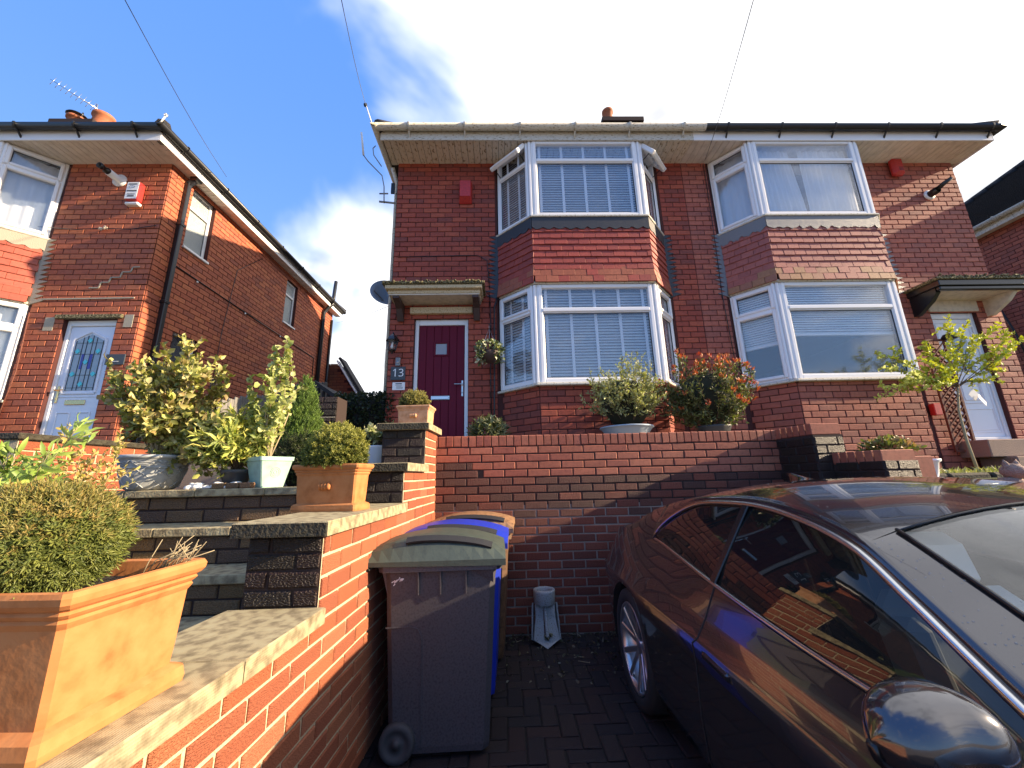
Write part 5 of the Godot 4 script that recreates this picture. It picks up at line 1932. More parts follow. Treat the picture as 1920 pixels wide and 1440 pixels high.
# rectangular terracotta trough: flange, sloped body, beaded rim
func trough(label: String, group: String, p: Vector3, turn: float, w: float, d: float, h: float, m: String, knob: bool, bow := 0.0) -> Node3D:
	var o := thing("terracotta_planter", label, "planter", p, group)
	o.rotation.y = turn
	var b := MB.new()
	var k := h / 0.4
	var rings := []
	var c := 0.008 * k + 0.004
	for q in [[0.03, 0.0], [0.033, 0.02], [0.028, 0.05], [0.016, 0.058], [0.0, 0.066], [0.004, 0.12], [0.012, 0.3], [0.018, 0.31], [0.022, 0.318], [0.018, 0.326], [0.024, 0.332], [0.030, 0.340], [0.026, 0.348], [0.036, 0.356], [0.044, 0.368], [0.046, 0.385], [0.040, 0.397], [0.030, 0.4]]:
		var e: float = q[0] * k - (0.034 * k)
		rings.append(cham(w * 0.5 + e, d * 0.5 + e, c, q[1] * k))
	var wall := 0.034 * k
	rings.append(cham(w * 0.5 + 0.012 * k - wall, d * 0.5 + 0.012 * k - wall, c, 0.395 * k))
	rings.append(cham(w * 0.5 - wall * 1.4, d * 0.5 - wall * 1.4, c, 0.3 * k))
	b.loft(rings, true)
	b.fan(cham(w * 0.5 - 0.004 * k, d * 0.5 - 0.004 * k, c, 0.0), true)
	part(o, "body", b, M[m])
	b = MB.new()
	b.fan(cham(w * 0.5 - wall * 1.4, d * 0.5 - wall * 1.4, c, 0.35 * k))
	part(o, "soil", b, M.soil)
	if knob:
		b = MB.new(true)
		for i in 4:
			b.lathe(Transform3D(Basis(Vector3.BACK, PI * 0.5), Vector3(0.026 - i * 0.017, h * 0.52, d * 0.5 - 0.02 * k)), [[0.0, -0.011], [0.014, -0.009], [0.022, 0.0], [0.014, 0.009], [0.0, 0.011]], 12)
		part(o, "knob", b, M[m])
	return o

func round_pot(label: String, p: Vector3, prof: Array, m: Material, soil_y: float, soil_r: float, size := 1.0, called := "plant_pot") -> Node3D:
	var o := thing(called, label, "pot", p, "round plant pots")
	o.scale = Vector3.ONE * size
	var b := MB.new(true)
	b.lathe(Transform3D(), prof, 32)
	part(o, "body", b, m)
	b = MB.new()
	b.lathe(Transform3D(), [[soil_r, soil_y], [0.0, soil_y + 0.01]], 16)
	part(o, "soil", b, M.soil)
	return o

func pots_and_planters() -> void:
	var tw := deg_to_rad(-3)
	trough("large terracotta trough in the left foreground holding the big clipped yew ball", "terracotta troughs on the side wall", V(-1.075, 0.8925, 1.045), tw, 0.42, 0.34, 0.3, "terracotta", false)
	var o := trough("medium terracotta trough with a knob on the middle coping of the side wall", "terracotta troughs on the side wall", V(-0.985, 1.2325, 2.315), deg_to_rad(-8), 0.385, 0.185, 0.255, "terracotta", true)
	trough("small pale terracotta trough on top of the wall before the burgundy door", "terracotta troughs on the side wall", V(-0.865, 1.8815, 3.85), deg_to_rad(-4), 0.33, 0.24, 0.215, "terracotta_pale", true)
	# grey lattice pot
	mat("pot_grey", Color(0.42, 0.44, 0.44), 0.7, {"tex": T.mottle, "scale": 3.0})
	mat("pot_mint", Color(0.36, 0.55, 0.47), 0.55, {"tex": T.mottle, "scale": 2.0})
	mat("pot_black", Color(0.05, 0.05, 0.052), 0.5)
	mat("pot_blue", Color(0.36, 0.42, 0.48), 0.45)
	o = round_pot("large grey pot moulded with a diamond lattice and swags", V(-2.28, 1.3625, 2.62), [[0.0, 0.0], [0.17, 0.0], [0.2, 0.02], [0.235, 0.1], [0.255, 0.2], [0.262, 0.285], [0.27, 0.29], [0.285, 0.3], [0.29, 0.315], [0.28, 0.33], [0.255, 0.33], [0.24, 0.3]], M.pot_grey, 0.29, 0.25, 0.66)
	var b := MB.new(true)
	var rad := func(y: float) -> float: return lerpf(0.195, 0.262, smoothstep(-0.05, 0.26, y)) + 0.004
	for i in 10:
		for s in [-1.0, 1.0]:
			var pts := []
			for k in 9:
				var y := 0.02 + k / 8.0 * 0.185
				var a: float = TAU * i / 10.0 + s * (k / 8.0 - 0.5) * 0.95 + 0.31
				var rr: float = rad.call(y)
				pts.append(Vector3(cos(a) * rr, y, sin(a) * rr))
			b.tube(pts, 0.005, 0.005, 5)
	var ring := []
	for k in 33:
		var a := TAU * k / 32.0
		ring.append(Vector3(cos(a) * rad.call(0.21), 0.21, sin(a) * rad.call(0.21)))
	b.tube(ring, 0.006, 0.006, 5)
	for i in 8:
		for q in 3:
			var pts := []
			for k in 9:
				var s := k / 8.0
				var y := 0.275 - (0.018 + q * 0.018) * sin(PI * s)
				var a := TAU * (i + s) / 8.0
				pts.append(Vector3(cos(a) * (rad.call(y) + 0.001), y, sin(a) * (rad.call(y) + 0.001)))
			b.tube(pts, 0.004, 0.004, 4)
	part(o, "lattice", b, M.pot_grey)
	round_pot("small black nursery pot with a leafy plant beside the mint pot", V(-1.76, 1.3625, 2.64), [[0.0, 0.0], [0.08, 0.0], [0.085, 0.01], [0.112, 0.125], [0.12, 0.13], [0.122, 0.16], [0.112, 0.162], [0.105, 0.14]], M.pot_black, 0.14, 0.108, 0.73)
	# square mint pot
	o = thing("plant_pot", "tall square mint green pot with a round printed badge", "pot", V(-1.55, 1.3625, 2.64), "square plant pots")
	o.scale = Vector3.ONE * 0.73
	o.rotation.y = -0.6
	b = MB.new()
	b.loft([cham(0.095, 0.095, 0.008, 0.0), cham(0.135, 0.135, 0.008, 0.225), cham(0.143, 0.143, 0.008, 0.23), cham(0.146, 0.146, 0.008, 0.265), cham(0.134, 0.134, 0.008, 0.266), cham(0.125, 0.125, 0.008, 0.2)], true)
	part(o, "body", b, M.pot_mint)
	b = MB.new()
	b.fan(cham(0.128, 0.128, 0.008, 0.235))
	part(o, "soil", b, M.soil)
	b = MB.new(true)
	for q in [0.042, 0.03, 0.014]:
		var pts := []
		for k in 21:
			var a := TAU * k / 20.0
			var y: float = 0.13 + sin(a) * q
			pts.append(Vector3(0.095 + 0.04 * y / 0.225 + 0.001, y, cos(a) * q))
		b.tube(pts, 0.0022, 0.0022, 4)
	part(o, "badge", b, M.pot_grey)
	o = round_pot("white tapered pot behind the stepped pillar", V(-1.235, 1.5, 3.85), [[0.0, 0.0], [0.07, 0.0], [0.078, 0.02], [0.1, 0.2], [0.102, 0.215], [0.092, 0.215], [0.088, 0.17]], M.white_plastic, 0.18, 0.088)
	round_pot("wide blue grey bowl on the terrace behind the retaining wall", V(1.48, 1.75, 4.55), [[0.0, 0.0], [0.16, 0.0], [0.2, 0.03], [0.28, 0.14], [0.3, 0.165], [0.315, 0.17], [0.31, 0.185], [0.28, 0.185], [0.25, 0.14]], M.pot_blue, 0.155, 0.27)
	round_pot("dark pot under the red-tipped shrub", V(2.55, 1.75, 4.6), [[0.0, 0.0], [0.15, 0.0], [0.2, 0.16], [0.21, 0.18], [0.19, 0.18], [0.17, 0.14]], M.pot_black, 0.15, 0.17)
	round_pot("small pot of striped leaves between the door and the bay", V(-0.17, 1.75, 4.75), [[0.0, 0.0], [0.1, 0.0], [0.13, 0.1], [0.14, 0.12], [0.125, 0.12], [0.11, 0.09]], M.pot_black, 0.1, 0.11)
	# small white pot at the right
	round_pot("small white urn beside the brick planter on the right", V(3.95, 1.28, 3.55), [[0.0, 0.0], [0.05, 0.0], [0.04, 0.02], [0.05, 0.06], [0.065, 0.15], [0.085, 0.165], [0.085, 0.185], [0.07, 0.185], [0.06, 0.14]], M.white_plastic, 0.16, 0.065)
	# white stones and edging blocks along the ledge
	for i in 34:
		var st := MB.new(true)
		var s := rnd(0.012, 0.025)
		st.lathe(Transform3D(Basis.from_euler(rv() * 0.4) * Basis.from_scale(Vector3(s * rnd(0.9, 1.5), s * rnd(0.5, 0.75), s * rnd(0.9, 1.4))), Vector3.ZERO), [[0.0, -1.0], [0.6, -0.8], [0.95, -0.2], [1.0, 0.2], [0.65, 0.8], [0.0, 1.0]], 9)
		var so := part(self, "white_stone", st, M.white_plastic, at(V(rnd(-2.0, -1.72) if i < 26 else rnd(-1.76, -1.68), 1.372 + (0.018 if i % 4 == 0 else 0.0), rnd(2.515, 2.58))))
		tag(so, "small white stone in the row between the grey pot and black pot", "stone", "white stones on the ledge")
	for i in 3:
		var eb := MB.new()
		eb.box(Transform3D(), Vector3(0.075, 0.034, 0.045), 0.005)
		var eo := part(self, "edging_block", eb, M["step" + str(i)], at(V(-1.775 + i * 0.085, 1.38, 2.525), Basis(Vector3.UP, rnd(-0.1, 0.1))))
		tag(eo, ["leftmost mossy edging block by the white stones on the ledge", "middle edging block in front of the black nursery pot", "right edging block beside the mint pot"][i], "block", "edging blocks on the ledge")
# ---- plants ----
func plant(called: String, label: String, p: Vector3, cat := "shrub", size := 1.0) -> Node3D:
	var o := thing(called, label, cat, p)
	o.scale = Vector3.ONE * size
	return o

func plants() -> void:
	var yew := sprig(13, 0.045, 0.017, 0.0042, 0.85)
	var box := sprig(9, 0.04, 0.019, 0.011, 0.9)
	# big clipped ball in the foreground trough
	var o := plant("yew_ball", "big clipped yew ball with bronze tips in the foreground trough", V(-1.115, 1.169, 1.0), "shrub", 0.7)
	bush(o, Vector3(0, 0.145, 0), Vector3(0.2, 0.155, 0.2), 9000, yew, [Color(0.13, 0.16, 0.03), Color(0.19, 0.21, 0.04), Color(0.08, 0.105, 0.02)], 0.7, 0.07, -0.75, 1.0, "needle", 0.2, [Color(0.29, 0.21, 0.055), Color(0.21, 0.19, 0.045), Color(0.15, 0.16, 0.035)])
	inner_ball(o, Vector3(0, 0.14, 0), Vector3(0.15, 0.115, 0.15))
	o = plant("box_ball", "clipped box dome in the medium terracotta trough", V(-0.985, 1.463, 2.33), "shrub", 0.79)
	bush(o, Vector3(0, 0.1, 0), Vector3(0.205, 0.205, 0.17), 3600, box, [Color(0.15, 0.17, 0.03), Color(0.21, 0.22, 0.04), Color(0.10, 0.12, 0.022)], 0.65, 0.12, -0.4, 0.8, "leaf", 0.3, [Color(0.36, 0.35, 0.08), Color(0.29, 0.29, 0.06)])
	inner_ball(o, Vector3(0, 0.08, 0), Vector3(0.14, 0.14, 0.12))
	o = plant("box_ball", "small yellow-green box ball in the small pale trough", V(-0.89, 2.07, 3.86))
	bush(o, Vector3(0, 0.06, 0), Vector3(0.125, 0.115, 0.1), 1300, box, [Color(0.14, 0.13, 0.025), Color(0.22, 0.19, 0.05), Color(0.09, 0.09, 0.02)], 0.6, 0.14, -0.4, 0.75, "leaf", 0.3, [Color(0.34, 0.3, 0.09)])
	inner_ball(o, Vector3(0, 0.05, 0), Vector3(0.08, 0.075, 0.065))
	# dry stems and seedlings in the big trough
	o = plant("dry_stems", "dry straw-coloured stems at the far end of the foreground trough", V(-0.93, 1.155, 1.15), "stems", 0.75)
	var b := MB.new(true)
	for i in 26:
		var p := Vector3(rnd(-0.05, 0.05), 0, rnd(-0.03, 0.03))
		b.tube([p, p + Vector3(rnd(0.02, 0.06), 0.06, rnd(-0.02, 0.02)), p + Vector3(rnd(0.03, 0.13), rnd(0.07, 0.14), rnd(-0.04, 0.04))], 0.0022, 0.0014, 4)
	part(o, "stem", b, M.bark_pale)
	o = plant("seedling", "bright green seedlings at the front of the foreground trough", V(-0.985, 1.155, 0.91), "seedling", 0.7)
	var sl := leaf(0.08, 0.028, 0.2, 0.1)
	var pl := []
	var cl := []
	for c in [Vector3(0.02, 0, 0.02), Vector3(-0.16, 0, 0.0)]:
		for i in 7:
			var a := TAU * i / 7.0
			pl.append(Transform3D(aim(Vector3(cos(a), 0.9, sin(a)), PI * 0.5, rnd(0.6, 1.0) if c.x > 0 else 0.6), c))
			cl.append(pick([Color(0.14, 0.24, 0.04), Color(0.2, 0.3, 0.06)]))
	foliage(o, sl, pl, cl, 14)
	# big variegated shrub in the grey pot
	o = plant("variegated_shrub", "tall yellow variegated shrub growing from the grey lattice pot", V(-2.26, 1.56, 2.63), "shrub", 0.73)
	var el := leaf(0.07, 0.04, 0.22, 0.25)
	var pal := [Color(0.40, 0.40, 0.09), Color(0.52, 0.50, 0.16), Color(0.24, 0.26, 0.06), Color(0.14, 0.15, 0.04), Color(0.58, 0.52, 0.22), Color(0.33, 0.21, 0.09)]
	var tips := []
	for i in 80:
		var a := rnd(0, TAU)
		var q := rnd(0.05, 0.46)
		tips.append(Vector3(cos(a) * q - 0.03, rnd(0.35, 1.0) - q * 0.35, sin(a) * q * 0.8))
	for q in [Vector3(0.0, 1.18, 0.0), Vector3(0.1, 1.08, 0.1), Vector3(-0.42, 0.85, 0.0), Vector3(-0.45, 0.78, 0.1), Vector3(0.38, 0.95, 0.0), Vector3(0.43, 0.72, 0.1), Vector3(-0.12, 1.05, 0.05), Vector3(0.2, 1.0, 0)]:
		tips.append(q)
	for i in 30:   # the drooping side
		tips.append(Vector3(rnd(0.3, 0.62), rnd(-0.15, 0.35), rnd(-0.1, 0.2)))
	branchy(o, Vector3(-0.02, -0.03, 0), tips, el, pal, 52, 0.006, 0.3, 1.0, "leaf", "bark_pale", 0.12, 4, 0.17, 280)
	# lance-leaved plant in the black pot
	o = plant("lance_leaf_plant", "yellow-green lance-leaved shrub in the black nursery pot", V(-1.76, 1.47, 2.64), "shrub", 0.73)
	var ll := leaf(0.11, 0.024, 0.2, 0.35)
	tips = []
	for i in 60:
		var a := rnd(0, TAU)
		var q := rnd(0.05, 0.34)
		tips.append(Vector3(cos(a) * q - 0.02, rnd(0.12, 0.62) - q * 0.4, sin(a) * q * 0.8))
	branchy(o, Vector3.ZERO, tips, ll, [Color(0.36, 0.42, 0.08), Color(0.48, 0.50, 0.12), Color(0.20, 0.26, 0.06), Color(0.54, 0.48, 0.12)], 52, 0.004, 0.35, 1.0, "leaf", "bark", 0.05, 3, 0.12, 180)
	# round-leaved shrub in the mint pot
	o = plant("round_leaf_shrub", "upright round-leaved shrub in the mint green pot", V(-1.565, 1.535, 2.64), "shrub", 0.73)
	var rl := leaf(0.06, 0.05, 0.18, 0.2)
	tips = [Vector3(0.0, 1.2, -0.05), Vector3(0.06, 1.12, 0.0), Vector3(-0.05, 1.1, 0.0), Vector3(0.1, 1.0, 0), Vector3(0.14, 0.78, 0.05), Vector3(0.16, 0.6, 0.0), Vector3(-0.26, 0.8, 0.0), Vector3(-0.2, 0.55, 0.05), Vector3(0.12, 0.5, 0.1), Vector3(0.12, 0.36, 0.1), Vector3(-0.12, 0.4, 0.1), Vector3(0.02, 0.7, 0.1), Vector3(0.05, 0.9, 0.08)]
	branchy(o, Vector3.ZERO, tips, rl, [Color(0.33, 0.38, 0.09), Color(0.45, 0.48, 0.16), Color(0.19, 0.23, 0.06), Color(0.56, 0.56, 0.25)], 50, 0.007, 0.42, 0.95, "leaf", "bark_pale", 0.03, 4, 0.13, 200)
	# conifers
	var con := sprig(14, 0.075, 0.022, 0.008, 0.5)
	o = plant("conifer", "small cone-shaped green conifer in front of the dark brick pier", V(-2.3, 1.742, 4.45))
	cone(o, 0.22, 0.8, 3000, con, [Color(0.12, 0.20, 0.03), Color(0.18, 0.28, 0.04), Color(0.07, 0.12, 0.02)])
	o = plant("low_conifer", "low dark conifer bush between the mint pot and the box dome", V(-2.0, 1.3, 3.95))
	bush(o, Vector3(0, 0.22, 0), Vector3(0.3, 0.32, 0.22), 1800, con, [Color(0.045, 0.065, 0.016), Color(0.07, 0.09, 0.02), Color(0.025, 0.035, 0.012)], 0.45, 0.15, -0.5, 0.8)
	inner_ball(o, Vector3(0, 0.2, 0), Vector3(0.18, 0.2, 0.13))
	# plant in the white pot
	o = plant("pale_leaf_plant", "pale-leaved plant in the white tapered pot", V(-1.235, 1.69, 3.85), "plant")
	tips = []
	for i in 14:
		tips.append(Vector3(rnd(-0.08, 0.17), rnd(0.08, 0.26), rnd(-0.12, 0.12)))
	branchy(o, Vector3.ZERO, tips, leaf(0.06, 0.03, 0.2, 0.3), [Color(0.5, 0.48, 0.3), Color(0.16, 0.19, 0.07), Color(0.32, 0.33, 0.16)], 50, 0.004, 0.3, 1.0, "leaf", "bark", 0.02, 2, 0.08, 60)
	# beds on the left
	o = plant("whorled_shrub", "bright green shrub with long whorled leaves at the left edge", V(-2.065, 1.09, 1.715), "shrub", 0.72)
	tips = []
	for i in 20:
		tips.append(Vector3(rnd(-0.55, 0.22), rnd(0.15, 0.92), rnd(-0.25, 0.3)))
	tips.append(Vector3(0.3, 0.78, 0.0))
	tips.append(Vector3(0.28, 0.62, 0.1))
	branchy(o, Vector3(-0.25, 0.0, 0), tips, leaf(0.1, 0.024, 0.2, 0.2), [Color(0.22, 0.33, 0.05), Color(0.32, 0.42, 0.08), Color(0.13, 0.2, 0.035)], 40, 0.006, 0.55, 1.0, "leaf", "bark_pale", 0.05, 3, 0.14, 200)
	o = plant("yellow_shrub", "twiggy yellow-leaved shrub behind the yew ball", V(-2.17, 1.05, 1.98), "shrub", 0.72)
	tips = []
	for i in 46:
		tips.append(Vector3(rnd(-0.42, 0.46), rnd(0.25, 0.74), rnd(-0.2, 0.25)))
	for q in [Vector3(-0.02, 0.92, 0), Vector3(0.34, 0.88, 0), Vector3(0.4, 0.8, 0.05), Vector3(0.5, 0.5, 0.0), Vector3(-0.38, 0.7, 0)]:
		tips.append(q)
	branchy(o, Vector3(0, 0, 0), tips, leaf(0.036, 0.018, 0.2, 0.2), [Color(0.46, 0.40, 0.09), Color(0.54, 0.47, 0.15), Color(0.36, 0.29, 0.08), Color(0.5, 0.34, 0.13)], 60, 0.004, 0.4, 1.0, "leaf", "bark_pale", 0.03, 4, 0.11, 60)
	o = plant("low_green_plant", "low dark green rosette at the left edge below the whorled shrub", V(-2.36, 1.09, 1.82), "plant", 0.7)
	bush(o, Vector3(0, 0.1, 0), Vector3(0.25, 0.2, 0.2), 300, leaf(0.07, 0.04, 0.2, 0.3), [Color(0.06, 0.12, 0.02), Color(0.10, 0.18, 0.03)], 0.4, 0.2, -0.2)
	# terrace
	o = plant("variegated_shrub", "rounded pale variegated shrub in the blue grey bowl before the bay", V(1.5, 1.9, 4.55))
	var vl := leaf(0.042, 0.015, 0.2, 0.25)
	tips = []
	for i in 130:
		var d := rv().normalized()
		d.y = absf(d.y) * 1.0 - 0.12
		var k := rnd(0.62, 1.12)
		tips.append(Vector3(d.x * 0.54 * k, 0.34 + d.y * 0.6 * k * (1.1 - 0.3 * absf(d.x)), d.z * 0.4))
	for q in [Vector3(0.2, 0.98, 0.0), Vector3(0.28, 0.95, 0.05), Vector3(-0.42, 0.76, 0.0), Vector3(0.12, 0.94, 0.05), Vector3(0.36, 0.86, 0)]:
		tips.append(q)
	branchy(o, Vector3(0, 0, 0), tips, vl, [Color(0.52, 0.52, 0.2), Color(0.62, 0.6, 0.3), Color(0.28, 0.29, 0.1), Color(0.16, 0.17, 0.06), Color(0.45, 0.46, 0.15)], 66, 0.004, 0.35, 1.0, "leaf", "bark", 0.02, 3, 0.13)
	inner_ball(o, Vector3(0, 0.32, 0), Vector3(0.3, 0.3, 0.2))
	o = plant("red_tipped_shrub", "dark shrub with red and orange young tips right of the bowl", V(2.55, 1.88, 4.6))
	var pi := leaf(0.055, 0.018, 0.2, 0.3)
	tips = []
	var crown := []
	for i in 150:
		var d := rv().normalized()
		d.y = d.y * 0.75 + 0.2
		var k := rnd(0.6, 1.15)
		var q := Vector3(d.x * 0.58 * k - 0.03 + 0.12 * (0.5 - d.y) * signf(d.x), 0.42 + d.y * 0.58 * k, d.z * 0.4)
		if q.y > 0.0:
			tips.append(q)
			crown.append(q)
	branchy(o, Vector3(0.0, 0, 0), tips, pi, [Color(0.07, 0.09, 0.022), Color(0.16, 0.18, 0.05), Color(0.26, 0.27, 0.10), Color(0.04, 0.05, 0.018)], 44, 0.004, 0.35, 1.0, "leaf", "bark", 0.02, 3, 0.14)
	inner_ball(o, Vector3(0, 0.42, 0), Vector3(0.34, 0.3, 0.22))
	pl = []
	cl = []
	for q in crown:
		if q.y < 0.2 or (q.y < 0.55 and rnd() < 0.6):
			continue
		for i in 11:
			pl.append(Transform3D(aim(Vector3(q.x, 0.35 + q.y, q.z) + rv() * 0.6, rnd(0, TAU), rnd(0.6, 1.05)), q + rv() * 0.022))
			cl.append(pick([Color(0.52, 0.07, 0.03), Color(0.58, 0.15, 0.05), Color(0.42, 0.05, 0.03), Color(0.58, 0.28, 0.09)]))
	many(o, "young_tips", pi, M.leaf, pl, cl)
	o = plant("striped_plant", "mound of drooping striped leaves by the door", V(-0.17, 1.84, 4.75), "plant")
	bush(o, Vector3(0, 0.06, 0), Vector3(0.2, 0.17, 0.16), 620, leaf(0.09, 0.02, 0.2, 0.5), [Color(0.10, 0.12, 0.04), Color(0.28, 0.29, 0.12), Color(0.05, 0.06, 0.02), Color(0.36, 0.35, 0.2)], 0.5, 0.1, -0.2)
	# right side
	o = plant("acer_sapling", "young lime green sapling on a thin trunk before the right door", V(5.45, 1.28, 4.4), "tree")
	var bm := MB.new(true)
	bm.tube([Vector3(0, 0, 0), Vector3(-0.03, 0.4, 0), Vector3(-0.02, 0.75, 0), Vector3(0.06, 1.06, 0)], 0.016, 0.011, 7)
	part(o, "trunk", bm, M.bark_pale)
	var fork := Vector3(0.06, 1.05, 0)
	tips = [Vector3(-0.95, 1.02, 0.1), Vector3(-0.85, 1.3, 0.0), Vector3(-0.75, 1.52, -0.1), Vector3(-0.98, 0.92, 0.0), Vector3(-0.6, 0.98, 0.2), Vector3(-0.5, 1.36, 0.15), Vector3(-0.35, 1.1, 0.25), Vector3(0.2, 1.95, 0.0), Vector3(0.45, 1.9, 0.0), Vector3(0.75, 1.72, 0.1), Vector3(0.95, 1.62, 0.1), Vector3(0.5, 1.45, 0.15), Vector3(0.6, 1.22, 0.1), Vector3(0.4, 1.05, 0.2), Vector3(-0.12, 1.42, 0.1), Vector3(-0.25, 1.6, 0.05), Vector3(0.85, 1.85, 0), Vector3(-0.2, 1.2, 0.25), Vector3(-0.65, 1.18, 0.2), Vector3(0.3, 1.6, 0.1), Vector3(0.65, 1.5, 0.15), Vector3(-0.75, 1.1, 0.15)]
	branchy(o, fork, tips, leaf(0.05, 0.03, 0.2, 0.25), [Color(0.52, 0.55, 0.05), Color(0.62, 0.63, 0.09), Color(0.40, 0.44, 0.045), Color(0.58, 0.55, 0.07)], 70, 0.005, 0.4, 1.0, "leaf", "bark", 0.03, 5, 0.16, 240)
	o = thing("plant_label", "white plastic label tied round the sapling's trunk", "label", V(5.5, 2.24, 4.36))
	b = MB.new()
	b.box(Transform3D(Basis.from_euler(Vector3(0.3, 0.2, -0.5)), Vector3(0.06, -0.03, 0.05)), Vector3(0.15, 0.09, 0.003))
	b.box(Transform3D(Basis.from_euler(Vector3(-0.2, 0.4, -0.9)), Vector3(0.13, -0.1, 0.06)), Vector3(0.12, 0.08, 0.003))
	part(o, "card", b, M.white_plastic)
	o = plant("bedding_plant", "low green and pink bedding plants on the right brick wall", V(3.5, 1.5, 3.45), "plant")
	bush(o, Vector3(0, 0.04, 0), Vector3(0.22, 0.11, 0.14), 520, leaf(0.045, 0.022, 0.2, 0.3), [Color(0.12, 0.16, 0.04), Color(0.24, 0.26, 0.06), Color(0.07, 0.09, 0.03), Color(0.4, 0.22, 0.16)], 0.3, 0.2, -0.1)
	# trough of brick that holds them
	o = thing("brick_trough", "brick planter against the right bay holding bedding plants", "planter", V(3.5, 1.26, 3.45))
	b = MB.new()
	b.box(at(Vector3(0, 0.1, 0)), Vector3(0.44, 0.26, 0.3), 0.008)
	part(o, "body", b, M.smooth0)
	b = MB.new()
	b.box(at(Vector3(0, 0.22, 0)), Vector3(0.38, 0.03, 0.24))
	part(o, "soil", b, M.soil)
	# grass tufts on the right bed
	o = plant("grass_tufts", "pale tufts of grass along the stone edge under the sapling", V(5.0, 1.28, 4.2), "grass")
	pl = []
	cl = []
	for i in 900:
		var x := rnd(-0.9, 1.6)
		pl.append(Transform3D(aim(Vector3(rnd(-0.6, 0.6), 1, rnd(-0.6, 0.6)), rnd(0, TAU), rnd(0.5, 1.3)), Vector3(x, 0, rnd(-0.3, 0.25))))
		cl.append(pick([Color(0.4, 0.4, 0.16), Color(0.2, 0.24, 0.06), Color(0.52, 0.5, 0.3)]))
	many(o, "blades", leaf(0.09, 0.014, 0.2, 0.3), M.leaf, pl, cl)
	# hedge at the back of the path
	o = plant("hedge", "dark clipped hedge closing the path between the houses", V(-1.98, 1.742, 5.75), "hedge")
	pl = []
	cl = []
	for i in 3200:
		var p := Vector3(rnd(-0.42, 0.42), rnd(0.0, 0.86), rnd(-0.3, 0.3))
		var f := rng.randi() % 4
		var nrm := Vector3.UP
		if f == 0:
			p.y = 0.82 + rnd(-0.05, 0.05)
		elif f == 1:
			p.x = 0.4 + rnd(-0.05, 0.04)
			nrm = Vector3.RIGHT
		else:
			p.z = 0.3 + rnd(-0.06, 0.04)
			nrm = Vector3.BACK
		pl.append(Transform3D(aim(nrm + rv() * 0.8, rnd(0, TAU), rnd(0.7, 1.2)), p))
		cl.append(pick([Color(0.025, 0.04, 0.018), Color(0.04, 0.06, 0.025), Color(0.018, 0.028, 0.014)]))
	foliage(o, leaf(0.05, 0.034, 0.2, 0.3), pl, cl)
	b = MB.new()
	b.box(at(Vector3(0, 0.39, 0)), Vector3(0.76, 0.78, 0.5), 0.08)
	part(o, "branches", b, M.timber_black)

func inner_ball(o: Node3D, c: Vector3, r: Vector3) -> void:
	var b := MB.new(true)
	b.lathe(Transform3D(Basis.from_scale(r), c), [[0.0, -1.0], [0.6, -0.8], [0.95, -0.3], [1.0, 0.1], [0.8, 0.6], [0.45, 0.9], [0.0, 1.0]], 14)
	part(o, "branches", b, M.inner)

func cone(o: Node3D, r: float, h: float, n: int, mesh: Mesh, pal: Array) -> void:
	var places := []
	var cols := []
	for i in n:
		var s := 1.0 - sqrt(rnd())
		var a := rnd(0, TAU)
		var k := r * pow(1.0 - s, 0.8) * (1.0 + 0.14 * sin(a * 5.0 + s * 14.0)) * rnd(0.75, 1.05)
		var p := Vector3(cos(a) * k, s * h + 0.02, sin(a) * k)
		places.append(Transform3D(aim(Vector3(cos(a) * 0.5, 1.0, sin(a) * 0.5) + rv() * 0.35, rnd(0, TAU), rnd(0.7, 1.2)), p))
		cols.append(pick(pal))
	foliage(o, mesh, places, cols, 0, "needle")
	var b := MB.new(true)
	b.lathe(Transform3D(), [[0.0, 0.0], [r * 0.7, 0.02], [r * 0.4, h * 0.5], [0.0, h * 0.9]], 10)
	part(o, "branches", b, M.inner)

